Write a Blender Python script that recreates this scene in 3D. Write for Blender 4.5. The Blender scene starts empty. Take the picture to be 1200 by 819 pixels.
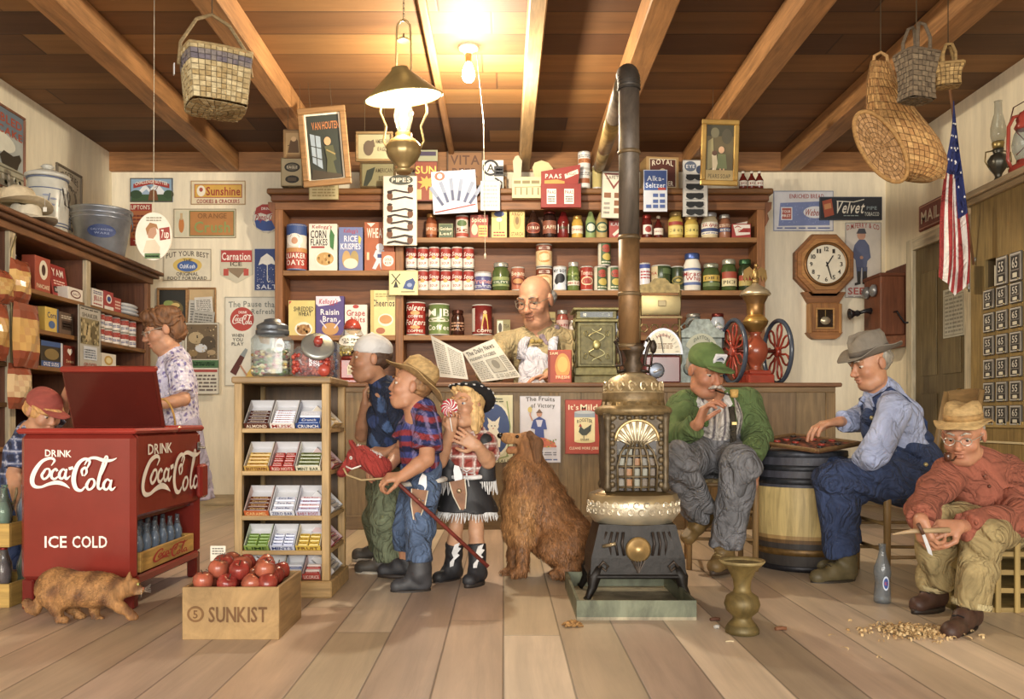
import bpy, math, random
import numpy as np
from mathutils import Vector, Matrix
PI = math.pi
SC = bpy.context.scene
COL = SC.collection
# ------------------------------------------------------------------ camera, light, exposure
EYE = 0.8                       # eye height; vanishing point of the room at photo pixel (590, 490)
cd = bpy.data.cameras.new('camera')
cd.sensor_width = 36.0; cd.lens = 36.0 * 1000 / 1200
cd.shift_x = 10 / 1200; cd.shift_y = 80.5 / 1200
cd.clip_start = 0.05
cam = bpy.data.objects.new('camera', cd); COL.objects.link(cam)
cam.location = (0, 0, EYE); cam.rotation_euler = (PI / 2, 0, 0)
SC.camera = cam
SC.view_settings.view_transform = 'Standard'; SC.view_settings.look = 'None'
SC.view_settings.exposure = 0.14; SC.view_settings.gamma = 1.0
SC.view_settings.use_curve_mapping = False
wd = bpy.data.worlds.new('world'); SC.world = wd; wd.use_nodes = True
bg = wd.node_tree.nodes['Background']
bg.inputs[0].default_value = (1.0, 0.94, 0.83, 1); bg.inputs[1].default_value = 0.55
def area_light(name, loc, target, sx, sy, power, col):
 l = bpy.data.lights.new(name, 'AREA'); l.shape = 'RECTANGLE'; l.size = sx; l.size_y = sy
 l.energy = power; l.color = col
 o = bpy.data.objects.new(name, l); COL.objects.link(o); o.location = loc
 o.rotation_euler = (Vector(target) - Vector(loc)).to_track_quat('-Z', 'Y').to_euler()
 return o
# the shop front behind the camera: two tall windows
area_light('shop_window_light', (-2.3, -5.2, 2.0), (-0.4, 6.0, 1.0), 2.4, 2.2, 400, (1.0, 0.95, 0.86))
area_light('shop_window_light', (2.3, -5.2, 2.0), (1.0, 6.0, 1.0), 2.4, 2.2, 310, (1.0, 0.945, 0.85))
area_light('front_fill_light', (0.1, -5.2, 1.6), (0.0, 6.0, 1.0), 1.2, 2.0, 150, (1.0, 0.97, 0.92))  # added central fill that softens the shadows, no door stands here
# ------------------------------------------------------------------ colour + geometry helpers
def hx(h):
 if len(h) == 3: h = h[0]*2 + h[1]*2 + h[2]*2
 out = []
 for i in (0, 2, 4):
  c = int(h[i:i+2], 16) / 255
  out.append(c / 12.92 if c <= 0.04045 else ((c + 0.055) / 1.055) ** 2.4)
 return (out[0], out[1], out[2])
_hc = {}
def H(h):
 if not isinstance(h, str): return h
 if h not in _hc:
  c = hx(h); g = .3*c[0]+.59*c[1]+.11*c[2]; _hc[h] = tuple(v*.88+g*.12 for v in c)
 return _hc[h]
def mixc(a, b, t):
 a = H(a); b = H(b); return tuple(a[i]*(1-t) + b[i]*t for i in range(3))
def P(px, py, D): return Vector(((px - 590) * D / 1000, D, EYE - (py - 490) * D / 1000))
def FD(py): return 1000 * EYE / (py - 490)
# materials: every one reads the printed or painted colour of its surface from "Col"
MATS = {}
def mat(kind):
 if kind in MATS: return MATS[kind]
 m = bpy.data.materials.new(kind); m.use_nodes = True
 nt = m.node_tree; N = nt.nodes; L = nt.links; b = N['Principled BSDF']
 def nd(t, **k):
  n = N.new(t)
  for a, v in k.items(): setattr(n, a, v)
  return n
 at = nd('ShaderNodeAttribute', attribute_name='Col')
 tc = nd('ShaderNodeTexCoord')
 def noise(scale, stretch=(1, 1, 1), det=4, rough=0.55, dist=0.0):
  mp = nd('ShaderNodeMapping'); mp.inputs['Scale'].default_value = stretch
  L.new(tc.outputs['Object'], mp.inputs[0])
  n = nd('ShaderNodeTexNoise'); n.inputs['Scale'].default_value = scale
  n.inputs['Detail'].default_value = det; n.inputs['Roughness'].default_value = rough
  n.inputs['Distortion'].default_value = dist
  L.new(mp.outputs[0], n.inputs[0]); return n
 def mult(src, fac, lo, hi, fmin=0.3, fmax=0.7):
  mr = nd('ShaderNodeMapRange'); mr.inputs[1].default_value = fmin; mr.inputs[2].default_value = fmax
  mr.inputs[3].default_value = lo; mr.inputs[4].default_value = hi
  L.new(fac, mr.inputs[0])
  vm = nd('ShaderNodeVectorMath', operation='SCALE')
  L.new(src, vm.inputs[0]); L.new(mr.outputs[0], vm.inputs['Scale']); return vm.outputs[0]
 def ridge(fac):
  a = nd('ShaderNodeMath', operation='SUBTRACT'); a.inputs[1].default_value = .5; L.new(fac, a.inputs[0]); c_ = nd('ShaderNodeMath', operation='ABSOLUTE'); L.new(a.outputs[0], c_.inputs[0])
  e_ = nd('ShaderNodeMath', operation='POWER'); e_.inputs[1].default_value = .6; L.new(c_.outputs[0], e_.inputs[0]); return e_.outputs[0]
 def bump(fac, dist, st=1.0):
  bp = nd('ShaderNodeBump'); bp.inputs['Strength'].default_value = st; bp.inputs['Distance'].default_value = dist
  L.new(fac, bp.inputs['Height']); L.new(bp.outputs[0], b.inputs['Normal'])
 col = at.outputs['Color']; rough = 0.7; metal = 0.0
 if kind == 'matte':
  n = noise(14); col = mult(col, n.outputs[0], 0.86, 1.1); rough = 0.75
 elif kind == 'print':
  n = noise(9); col = mult(col, n.outputs[0], 0.9, 1.06); rough = 0.55
 elif kind == 'gloss':
  n = noise(7); col = mult(col, n.outputs[0], 0.9, 1.08); rough = 0.22
 elif kind in ('woodx', 'woody', 'woodz'):
  st = {'woodx': (0.12, 1.6, 1.6), 'woody': (1.6, 0.12, 1.6), 'woodz': (1.6, 1.6, 0.12)}[kind]
  n = noise(26, st, 6, 0.6, 0.6); n2 = noise(3.0)
  col = mult(col, n.outputs[0], 0.62, 1.2); col = mult(col, n2.outputs[0], 0.82, 1.12); rough = 0.55
  bump(n.outputs[0], 0.002, 0.5)
 elif kind == 'rough_wood':
  n = noise(20, (0.3, 0.3, 0.3), 8, 0.7, 1.0); col = mult(col, n.outputs[0], 0.6, 1.25); rough = 0.8
 elif kind == 'metal':
  n = noise(6); rough = 0.36; metal = 0.62; col = mult(col, n.outputs[0], 0.7, 1.2)
 elif kind == 'castiron':
  n = noise(28, (1, 1, 1), 5); rough = 0.48; metal = 0.45; col = mult(col, n.outputs[0], 0.6, 1.35); bump(n.outputs[0], 0.004, 0.6)
 elif kind == 'rust':
  n = noise(9, (1, 1, .5), 7, .65, .5); rough = 0.5; metal = 0.35; col = mult(col, n.outputs[0], 0.45, 1.7); bump(n.outputs[0], 0.002, .5)
 elif kind == 'cloth':
  n = noise(8, (1, 1, .7), 5, .62, 1.3); col = mult(col, n.outputs[0], 0.74, 1.22)
  rough = 0.95; n3 = noise(7, (1, 1, .8), 3, .5, 1.6); bump(ridge(n3.outputs[0]), 0.05, 0.75)
 elif kind == 'felt':
  n = noise(12, (1, 1, 1), 5, .6, .8); col = mult(col, n.outputs[0], 0.78, 1.2); rough = .95; bump(n.outputs[0], .006, .5)
 elif kind == 'denim':
  n = noise(9, (1, 1, .6), 7, .68, 1.3); col = mult(col, n.outputs[0], 0.6, 1.45); rough = 0.95; n3 = noise(8, (1, 1, .8), 3, .5, 1.6); bump(ridge(n3.outputs[0]), 0.055, 0.8)
 elif kind == 'leather':
  n = noise(16, (1, 1, 1), 5); col = mult(col, n.outputs[0], 0.7, 1.3); rough = 0.58; bump(n.outputs[0], 0.004, .5)
 elif kind == 'skin':
  n = noise(22, (1, 1, 1), 4); col = mult(col, n.outputs[0], 0.86, 1.1); rough = 0.5
  b.inputs['Subsurface Weight'].default_value = 0.12; b.inputs['Subsurface Radius'].default_value = (.02, .008, .004)
 elif kind == 'fur':
  n = noise(40, (1, 1, .3), 5, .6, 1.2); col = mult(col, n.outputs[0], 0.55, 1.45); rough = 0.8; bump(n.outputs[0], 0.008, .7)
 elif kind == 'hair':
  n = noise(60, (1, 1, .15), 3); col = mult(col, n.outputs[0], 0.55, 1.5); rough = 0.6; bump(n.outputs[0], 0.006, .7)
 elif kind == 'straw':
  n = noise(40, (1, 1, 2), 3); col = mult(col, n.outputs[0], 0.7, 1.25); rough = 0.8; bump(n.outputs[0], 0.003, .6)
 elif kind == 'glaze':
  n = noise(8); rough = 0.3; col = mult(col, n.outputs[0], 0.8, 1.12)
 elif kind == 'apple':
  n = noise(30, (1, 1, .25), 4); rough = 0.25; col = mult(col, n.outputs[0], 0.6, 1.35)
 elif kind == 'glass':
  out = N['Material Output']; tr = nd('ShaderNodeBsdfTransparent'); gl = nd('ShaderNodeBsdfGlossy'); gl.inputs['Roughness'].default_value = 0.08
  lw = nd('ShaderNodeLayerWeight'); lw.inputs[0].default_value = 0.35
  mr = nd('ShaderNodeMapRange'); mr.inputs[3].default_value = 0.025; mr.inputs[4].default_value = 0.4
  L.new(lw.outputs['Facing'], mr.inputs[0]); L.new(col, tr.inputs[0])
  df = nd('ShaderNodeBsdfDiffuse'); df.inputs[0].default_value = (.75, .8, .85, 1); m0 = nd('ShaderNodeMixShader'); m0.inputs[0].default_value = .1; L.new(tr.outputs[0], m0.inputs[1]); L.new(df.outputs[0], m0.inputs[2])
  mx = nd('ShaderNodeMixShader'); L.new(mr.outputs[0], mx.inputs[0]); L.new(m0.outputs[0], mx.inputs[1]); L.new(gl.outputs[0], mx.inputs[2])
  L.new(mx.outputs[0], out.inputs[0])
 elif kind.startswith('emit'):
  L.new(col, b.inputs['Emission Color']); b.inputs['Emission Strength'].default_value = float(kind[4:])
 elif kind == 'plaster':
  n = noise(1.3, (1, 1, .35), 6, .6, .4); n2 = noise(7, (2.0, 2.0, .25), 5, .7)
  col = mult(col, n.outputs[0], 0.84, 1.08); col = mult(col, n2.outputs[0], 0.86, 1.08); rough = 0.85; bump(n2.outputs[0], 0.004, .3)
 L.new(col, b.inputs['Base Color'])
 b.inputs['Roughness'].default_value = rough; b.inputs['Metallic'].default_value = metal
 MATS[kind] = m; return m
def box_faces(): return [(0,1,3,2),(4,6,7,5),(0,4,5,1),(2,3,7,6),(0,2,6,4),(1,5,7,3)]
class M:
 """collects coloured faces, links them as ONE mesh object"""
 def __init__(s, T=None): s.v=[]; s.f=[]; s.c=[]; s.m=[]; s.s=[]; s.T = T or Matrix()
 def add(s, vs, fs, col, mt='matte', smooth=False):
  b = len(s.v); T = s.T; c = H(col)
  s.v.extend([T @ Vector(v) for v in vs])
  for f in fs:
   s.f.append([b+i for i in f]); s.c.append(c); s.m.append(mt); s.s.append(smooth)
  return s
 def convex(s, vs, fs, col, mt, smooth=False):
  c = Vector((0,0,0))
  vs = [Vector(v) for v in vs]
  for v in vs: c += v
  c /= len(vs); out = []
  for f in fs:
   a, b_, d = vs[f[0]], vs[f[1]], vs[f[2]]
   n = (b_-a).cross(d-a)
   out.append(f if n.dot(a-c) >= 0 else f[::-1])
  return s.add(vs, out, col, mt, smooth)
 def box(s, x0, x1, y0, y1, z0, z1, col, mt='matte', bev=0.0, R=None):
  X=(x0,x1); Y=(y0,y1); Z=(z0,z1)
  if bev <= 0:
   vs = [(X[i>>2&1], Y[i>>1&1], Z[i&1]) for i in range(8)]
   if R is not None:
    c = Vector(((x0+x1)/2,(y0+y1)/2,(z0+z1)/2)); vs = [c + R @ (Vector(v)-c) for v in vs]
   return s.convex(vs, box_faces(), col, mt)
  vs = []; idx = {}
  for i in range(8):
   k = (i>>2&1, i>>1&1, i&1); sg = [1 if a == 0 else -1 for a in k]
   p = [X[k[0]], Y[k[1]], Z[k[2]]]
   for ax in range(3):
    q = list(p)
    for o in range(3):
     if o != ax: q[o] += sg[o]*bev
    idx[(k, ax)] = len(vs); vs.append(q)
  fs = []
  for ax in range(3):
   o1, o2 = [a for a in range(3) if a != ax]
   for e in (0, 1):
    ring = []
    for a, b_ in ((0,0),(1,0),(1,1),(0,1)):
     k = [0,0,0]; k[ax]=e; k[o1]=a; k[o2]=b_; ring.append(idx[(tuple(k), ax)])
    fs.append(ring)
   for a in (0,1):
    for b_ in (0,1):
     k0=[0,0,0]; k0[o1]=a; k0[o2]=b_; k1=list(k0); k1[ax]=1
     fs.append([idx[(tuple(k0),o1)], idx[(tuple(k0),o2)], idx[(tuple(k1),o2)], idx[(tuple(k1),o1)]])
  for i in range(8):
   k = (i>>2&1, i>>1&1, i&1); fs.append([idx[(k,0)], idx[(k,1)], idx[(k,2)]])
  if R is not None:
   c = Vector(((x0+x1)/2,(y0+y1)/2,(z0+z1)/2)); vs = [c + R @ (Vector(v)-c) for v in vs]
  return s.convex(vs, fs, col, mt)
 def lathe(s, prof, col, mt='matte', n=24, o=(0,0,0), sx=1.0, sy=1.0, smooth=True, cols=None, wob=None, cap=1):
  vs=[]
  for r, z in prof:
   for i in range(n):
    a = 2*PI*i/n; rr = r*(wob(a, z) if wob else 1)
    vs.append((o[0]+rr*math.cos(a)*sx, o[1]+rr*math.sin(a)*sy, o[2]+z))
  for k in range(len(prof)-1):
   fs = [(k*n+i, k*n+(i+1)%n, (k+1)*n+(i+1)%n, (k+1)*n+i) for i in range(n)]
   if k == 0: s.add(vs, [], col, mt); b0 = len(s.v)-len(vs)
   c = H(cols[k] if cols else col)
   for f in fs: s.f.append([b0+i for i in f]); s.c.append(c); s.m.append(mt); s.s.append(smooth)
  if cap and prof[0][0] > 1e-5:
   s.f.append([b0+i for i in range(n)][::-1]); s.c.append(H(cols[0] if cols else col)); s.m.append(mt); s.s.append(False)
  if cap and prof[-1][0] > 1e-5:
   k = len(prof)-1; s.f.append([b0+k*n+i for i in range(n)]); s.c.append(H(cols[-1] if cols else col)); s.m.append(mt); s.s.append(False)
  return s
 def tube(s, pts, r, col, mt='matte', n=8, closed=False, sq=None):
  pts = [Vector(p) for p in pts]; K = len(pts); vs = []; up = None
  rr = r if isinstance(r, (list, tuple)) else [r]*K
  for i, p in enumerate(pts):
   t = (pts[(i+1) % K]-pts[i-1]) if closed else (pts[min(i+1,K-1)]-pts[max(i-1,0)])
   if t.length < 1e-9: t = Vector((0,0,1))
   t.normalize()
   if up is None:
    up = Vector((0,0,1)) if abs(t.z) < 0.9 else Vector((0,1,0))
   a = t.cross(up)
   if a.length < 1e-5: a = t.cross(Vector((1,0.1,0)))
   a.normalize(); b = a.cross(t).normalized(); up = b
   for j in range(n):
    an = 2*PI*(j+.5)/n; vs.append(p + a*(rr[i]*math.cos(an)*(sq or 1)) + b*(rr[i]*math.sin(an)))
  fs = []
  for i in range(K if closed else K-1):
   for j in range(n):
    a0=i*n; b0=((i+1)%K)*n; fs.append((a0+j, b0+j, b0+(j+1)%n, a0+(j+1)%n))
  s.add(vs, fs, col, mt, n > 5)
  if not closed:
   b0 = len(s.v)-len(vs)
   for f in ([b0+j for j in range(n)], [b0+(K-1)*n+j for j in range(n)][::-1]):
    s.f.append(f); s.c.append(H(col)); s.m.append(mt); s.s.append(False)
  return s
 def sph(s, c, r, col, mt='matte', n=12, m=8, wob=None):
  if not isinstance(r, (tuple, list)): r = (r, r, r)
  prof = [(math.sin(PI*k/m), -math.cos(PI*k/m)) for k in range(m+1)]
  vs = []
  for q, z in prof:
   for i in range(n):
    a = 2*PI*i/n; w = wob(a, z) if wob else 1
    vs.append((c[0]+r[0]*q*math.cos(a)*w, c[1]+r[1]*q*math.sin(a)*w, c[2]+r[2]*z*w))
  fs = [(k*n+i, k*n+(i+1)%n, (k+1)*n+(i+1)%n, (k+1)*n+i) for k in range(m) for i in range(n)]
  return s.add(vs, fs, col, mt, True)
 def prism(s, pts, y0, y1, col, mt='matte', ax='y', smooth=False):
  """outline in the other two axes, extruded along ax"""
  n = len(pts)
  def q(p, t): return {'y': (p[0], t, p[1]), 'x': (t, p[0], p[1]), 'z': (p[0], p[1], t)}[ax]
  vs = [q(p, y0) for p in pts] + [q(p, y1) for p in pts]
  s.add(vs, [list(range(n)), list(range(2*n-1, n-1, -1))] , col, mt)
  b0 = len(s.v)-2*n
  for i in range(n):
   s.f.append([b0+i, b0+(i+1)%n, b0+n+(i+1)%n, b0+n+i][::-1]); s.c.append(H(col)); s.m.append(mt); s.s.append(smooth)
  return s
 def build(s, name, parent=None, loc=None, rz=0.0, **tags):
  me = bpy.data.meshes.new(name)
  me.from_pydata([tuple(v) for v in s.v], [], s.f)
  kinds = sorted(set(s.m)); ix = {k: i for i, k in enumerate(kinds)}
  for k in kinds: me.materials.append(mat(k))
  if len(kinds) > 1: me.polygons.foreach_set('material_index', [ix[k] for k in s.m])
  me.polygons.foreach_set('use_smooth', s.s)
  lens = np.array([len(f) for f in s.f]); cc = np.ones((len(s.f), 4), np.float32)
  cc[:, :3] = np.array(s.c, np.float32)
  at = me.attributes.new('Col', 'FLOAT_COLOR', 'CORNER')
  at.data.foreach_set('color', np.repeat(cc, lens, axis=0).ravel())
  me.update()
  o = bpy.data.objects.new(name, me); COL.objects.link(o)
  if parent: o.parent = parent
  if loc is not None: o.location = loc
  o.rotation_euler.z = rz
  for k, v in tags.items(): o[k] = v
  return o
def empty(name, loc, rz=0.0, **tags):
 o = bpy.data.objects.new(name, None); COL.objects.link(o)
 o.empty_display_size = 0.05; o.location = loc; o.rotation_euler.z = rz
 for k, v in tags.items(): o[k] = v
 return o
def tg(label, cat, group=None):
 d = {'label': label, 'category': cat}
 if group: d['group'] = group
 return d
def clone(o, loc, rz=None, label=None, parent=None, scale=None):
 kids = [c for c in o.children] if parent is None or True else []
 c = o.copy(); COL.objects.link(c)
 if parent is not None: c.parent = parent
 if loc is not None: c.location = loc
 if rz is not None: c.rotation_euler.z = rz
 if scale: c.scale = (scale,)*3
 if label: c['label'] = label
 for k in kids: clone(k, None, None, None, c)
 return c
ORD = ['first', 'second', 'third', 'fourth', 'fifth', 'sixth', 'seventh', 'eighth', 'ninth', 'tenth', 'eleventh', 'twelfth']
# ------------------------------------------------------------------ lettering
GLY = {}
def load_glyphs():
 chars = "ABCDEFGHIJKLMNOPQRSTUVWXYZabcdefghijklmnopqrstuvwxyz0123456789-'&.,:!?*$/%"
 tmp = []
 for ch in chars:
  cu = bpy.data.curves.new('g', 'FONT'); cu.body = ch; cu.size = 1.0; cu.resolution_u = 2; cu.offset = 0.016
  ob = bpy.data.objects.new('g', cu); COL.objects.link(ob); tmp.append((ch, ob, cu))
 dg = bpy.context.evaluated_depsgraph_get(); dg.update()
 for ch, ob, cu in tmp:
  me = ob.evaluated_get(dg).to_mesh()
  vs = [(v.co.x, v.co.y) for v in me.vertices]
  fs = [tuple(p.vertices) for p in me.polygons]
  ob.evaluated_get(dg).to_mesh_clear()
  x0 = min(v[0] for v in vs); x1 = max(v[0] for v in vs)
  GLY[ch] = ([((v[0]-x0)/0.72, v[1]/0.72) for v in vs], fs, (x1-x0)/0.72)
 for ch, ob, cu in tmp:
  bpy.data.objects.remove(ob); bpy.data.curves.remove(cu)
load_glyphs()
class Art:
 """flat printing laid over a face. Window (x0,y0)-(x1,y1), y down; drawn with a small command language"""
 def __init__(s, x0, y0, x1, y1): s.w = (x0, y0, x1, y1); s.it = []; s.n = 0; s.rnd = random.Random(5)
 def shp(s, vs, fs, col): s.it.append((vs, fs, col, s.n))
 def poly(s, pts, col): s.n += 1; s.shp(pts, [tuple(range(len(pts)))], col)
 def rect(s, x0, y0, x1, y1, col):
  s.n += 1; w = abs(s.w[2]-s.w[0]); k = max(1, int(abs(x1-x0)/w*14)); vs = []
  for i in range(k+1):
   x = x0+(x1-x0)*i/k; vs += [(x, y0), (x, y1)]
  s.shp(vs, [(2*i, 2*i+1, 2*i+3, 2*i+2) for i in range(k)], col)
 def ell(s, cx, cy, rx, ry, col, n=24):
  s.n += 1; vs = [(cx, cy)]; fs = []
  for q in (0.5, 1.0): vs += [(cx+rx*q*math.cos(2*PI*i/n), cy+ry*q*math.sin(2*PI*i/n)) for i in range(n)]
  for i in range(n):
   j = (i+1) % n; fs += [(0, 1+i, 1+j), (1+i, 1+n+i, 1+n+j, 1+j)]
  s.shp(vs, fs, col)
 def line(s, w, col, pts, taper=False):
  s.n += 1; vs = []; fs = []; K = len(pts)
  for i, p in enumerate(pts):
   a = pts[max(i-1, 0)]; b = pts[min(i+1, K-1)]; dx, dy = b[0]-a[0], b[1]-a[1]; l = math.hypot(dx, dy) or 1
   ww = w*(p[2] if len(p) > 2 else 1)/2
   vs += [(p[0]-dy/l*ww, p[1]+dx/l*ww), (p[0]+dy/l*ww, p[1]-dx/l*ww)]
  for i in range(K-1): s.n += .05; s.shp(vs[2*i:2*i+4], [(0, 1, 3, 2)], col)
 def text(s, t, cx, cy, w, h, col, shear=0.0, arc=0.0, slope=0.0):
  s.n += 1; x = 0; gl = []
  for ch in t:
   if ch == ' ' or ch not in GLY: x += 0.42; continue
   g = GLY[ch]; gl.append((g, x)); x += g[2] + 0.13
  if x <= 0.13: return
  tw = x - 0.13; kx = w/tw;
  for g, gx in gl:
   vs = []
   for vx, vy in g[0]:
    X = (gx+vx)*kx - w/2 + vy*h*shear; Y = vy*h - h/2; u = X/(w/2)
    Y += arc*(1-u*u) - slope*X*-1
    vs.append((cx+X, cy-Y))
   s.shp(vs, g[1], col)
 def do(s, cmds):
  for c in cmds.split(';'):
   q = c.strip().split(' ')
   k = q[0]
   if not k: continue
   if k == 'r': s.rect(*map(float, q[1:5]), q[5])
   elif k == 'e': s.ell(*map(float, q[1:5]), q[5])
   elif k == 'p':
    n = list(map(float, q[2:])); s.poly(list(zip(n[::2], n[1::2])), q[1])
   elif k == 'l':
    n = list(map(float, q[3:])); s.line(float(q[1]), q[2], list(zip(n[::2], n[1::2])))
   elif k in 'tiA':
    n = list(map(float, q[1:5])); arc = 0
    if k == 'A': arc = float(q[5]); q = q[:5]+q[6:]
    s.text(' '.join(q[6:]), *n, q[5], shear=.25 if k == 'i' else 0, arc=arc)
   elif k == 'q':       # rows of tiny unreadable print
    x0, y0, x1, y1 = map(float, q[1:5]); n = int(q[5])
    for i in range(n):
     y = y0+(y1-y0)*(i+.5)/n; x = x0; hh = (y1-y0)/n*.25
     while x < x1-.02*(x1-x0):
      ww = min((x1-x0)*s.rnd.uniform(.08, .25), x1-x); s.n -= 1
      s.rect(x, y-hh, x+ww, y+hh, q[6]); x += ww+(x1-x0)*.04
    s.n += 1
   elif k == 'b':       # border frame
    x0, y0, x1, y1, w = map(float, q[1:6])
    for a in ((x0,y0,x1,y0+w),(x0,y1-w,x1,y1),(x0,y0+w,x0+w,y1-w),(x1-w,y0+w,x1,y1-w)): s.rect(*a, q[6]); s.n -= 1
    s.n += 1
   elif k == 'd':       # speckles
    x0, y0, x1, y1 = map(float, q[1:5])
    for i in range(int(q[5])):
     s.n -= 1 if i else 0
     r_ = float(q[6]); s.ell(s.rnd.uniform(x0, x1), s.rnd.uniform(y0, y1), r_, r_, q[7+i % (len(q)-7)], 6)
  return s
 def flat(s, m, w, h, y=0.0, z0=0.0, mt='print', eps=0.0006, xc=0.0):
  """onto the plane facing -Y at depth y, width w centred on xc, bottom at z0"""
  x0, y0, x1, y1 = s.w
  for vs, fs, col, n in s.it:
   m.add([(xc+((a-x0)/(x1-x0)-.5)*w, y-eps*n, z0+(1-(b-y0)/(y1-y0))*h) for a, b in vs], fs, col, mt)
  return m
 def wrap(s, m, r, h, z0=0.0, mt='print', span=PI, eps=0.0005, rf=None):
  x0, y0, x1, y1 = s.w
  for vs, fs, col, n in s.it:
   o = []
   for a, b in vs:
    th = ((a-x0)/(x1-x0)-.5)*span; z = z0+(1-(b-y0)/(y1-y0))*h; rr = (rf(z) if rf else r)+eps*n
    o.append((rr*math.sin(th), -rr*math.cos(th), z))
   m.add(o, fs, col, mt)
  return m
# ------------------------------------------------------------------ implicit surfaces for bodies, clothes and animals
class SD:
 def __init__(s, vox=0.006): s.vox = vox; s.p = []
 def cap(s, a, b, ra, rb, col='fff', k=0.02, cut=False, sub=False, fl=None):
  s.p.append(('c', np.array(a, float), np.array(b, float), ra, rb, H(col), k, cut, sub, fl)); return s
 def ell(s, c, r, col='fff', k=0.02, R=None, sub=False):
  if not isinstance(r, (tuple, list)): r = (r, r, r)
  Rm = np.eye(3) if R is None else np.array([list(x) for x in R])
  s.p.append(('e', np.array(c, float), np.array(r, float), Rm, max(r), H(col), k, False, sub, None)); return s
 def dist(s, p, X):
  if p[0] == 'c':
   a, b, ra, rb, cut, fl = p[1], p[2], p[3], p[4], p[7], p[9]
   ba = b-a; L2 = ba @ ba + 1e-12; pa = X-a
   t = np.clip((pa @ ba)/L2, 0, 1); q = pa - t[..., None]*ba
   if fl is not None:      # flatten along a direction
    n = np.array(fl[0], float); n /= np.linalg.norm(n); e = q @ n; q = q + (e*(fl[1]-1))[..., None]*n
   d = np.sqrt((q*q).sum(-1)) - (ra+(rb-ra)*t)
   if fl is not None: d = d/max(1.0, fl[1]**.5)
   if cut: d = np.maximum(d, (X-b) @ (ba/math.sqrt(L2)))
   return d
  c, r, Rm = p[1], p[2], p[3]
  q = (X-c) @ Rm; k0 = np.sqrt(((q/r)**2).sum(-1)); k1 = np.sqrt(((q/(r*r))**2).sum(-1)) + 1e-9
  return k0*(k0-1)/k1
 def mesh(s, name, mt, parent=None, disp=None, pat=None, clip=None, loc=None, soft=.004, **tags):
  v = s.vox; lo = np.full(3, 1e9); hi = -lo; bb = []
  for p in s.p:
   if p[0] == 'c': m = max(p[3], p[4]); a = np.minimum(p[1], p[2])-m; b = np.maximum(p[1], p[2])+m
   else: a = p[1]-p[4]; b = p[1]+p[4]
   bb.append((a, b))
   if not p[8]: lo = np.minimum(lo, a); hi = np.maximum(hi, b)
  lo -= 3*v; hi += 3*v; n = np.ceil((hi-lo)/v).astype(int)+1
  ax = [np.float32(lo[i])+np.arange(n[i], dtype=np.float32)*np.float32(v) for i in range(3)]
  F = np.full(tuple(n), 0.2, np.float32)
  for p, (a, b) in zip(s.p, bb):
   k = p[6]; mg = k+3*v
   i0 = np.maximum(((a-mg-lo)/v).astype(int), 0); i1 = np.minimum(np.ceil((b+mg-lo)/v).astype(int)+1, n)
   if (i1 <= i0).any(): continue
   X = np.stack(np.meshgrid(*[ax[i][i0[i]:i1[i]] for i in range(3)], indexing='ij'), -1)
   d = s.dist(p, X).astype(np.float32); S = tuple(slice(i0[i], i1[i]) for i in range(3)); f = F[S]
   if p[8]:
    d = -d; h = np.clip(.5-.5*(f-d)/k, 0, 1); F[S] = f*(1-h)+d*h+k*h*(1-h)
   else:
    h = np.clip(.5+.5*(f-d)/k, 0, 1); F[S] = f*(1-h)+d*h-k*h*(1-h)
  if disp or clip:
   idx = np.argwhere(np.abs(F) < 0.03) if not clip else None
   if disp:
    idx = np.argwhere(np.abs(F) < 0.03); X = idx*v+lo; F[tuple(idx.T)] += disp(X).astype(np.float32)
   if clip:
    for c0, nn in clip:
     nn = np.array(nn, float); nn /= np.linalg.norm(nn); c0 = np.array(c0, float)
     pl = (ax[0]-c0[0])[:, None, None]*nn[0]+(ax[1]-c0[1])[None, :, None]*nn[1]+(ax[2]-c0[2])[None, None, :]*nn[2]
     F = np.maximum(F, pl.astype(np.float32))
  F[0] = F[-1] = 0.2; F[:, 0] = F[:, -1] = 0.2; F[:, :, 0] = F[:, :, -1] = 0.2
  ins = F < 0
  cnt = np.zeros(tuple(n-1), np.int8)
  for i in (0, 1):
   for j in (0, 1):
    for k in (0, 1): cnt += ins[i:n[0]-1+i, j:n[1]-1+j, k:n[2]-1+k]
  act = np.argwhere((cnt > 0) & (cnt < 8)); K = len(act)
  idm = np.full(tuple(n-1), -1, np.int64); idm[tuple(act.T)] = np.arange(K)
  cor = [(i, j, k) for i in (0, 1) for j in (0, 1) for k in (0, 1)]
  val = {c: F[tuple((act+np.array(c)).T)] for c in cor}
  acc = np.zeros((K, 3)); num = np.zeros(K)
  for c in cor:
   for a_ in range(3):
    if c[a_] == 0:
     c2 = tuple(c[q]+(q == a_) for q in range(3)); f0, f1 = val[c], val[c2]
     mk = (f0 < 0) != (f1 < 0); t = np.where(mk, f0/(f0-f1+1e-12*(f0 == f1)), 0)
     pt = np.tile(np.array(c, float), (K, 1)); pt[:, a_] += t
     acc += pt*mk[:, None]; num += mk
  V = lo + (act + acc/num[:, None])*v
  faces = []
  for a_ in range(3):
   s0 = [slice(1, -1)]*3; s1 = [slice(1, -1)]*3; s0[a_] = slice(0, n[a_]-1); s1[a_] = slice(1, n[a_])
   A = ins[tuple(s0)]; B = ins[tuple(s1)]; o = np.array([1, 1, 1]); o[a_] = 0
   b_, c_ = (a_+1) % 3, (a_+2) % 3
   for flip, mk in ((False, A & ~B), (True, ~A & B)):
    e = np.argwhere(mk)+o
    def g(db, dc):
     q = e.copy(); q[:, b_] -= db; q[:, c_] -= dc; return idm[tuple(q.T)]
    quad = np.stack([g(1,1), g(0,1), g(0,0), g(1,0)], 1)
    faces.append(quad[:, ::-1] if flip else quad)
  Fc = np.concatenate(faces)
  # colours from the nearest pieces
  W = np.zeros(K); CC = np.zeros((K, 3))
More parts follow.
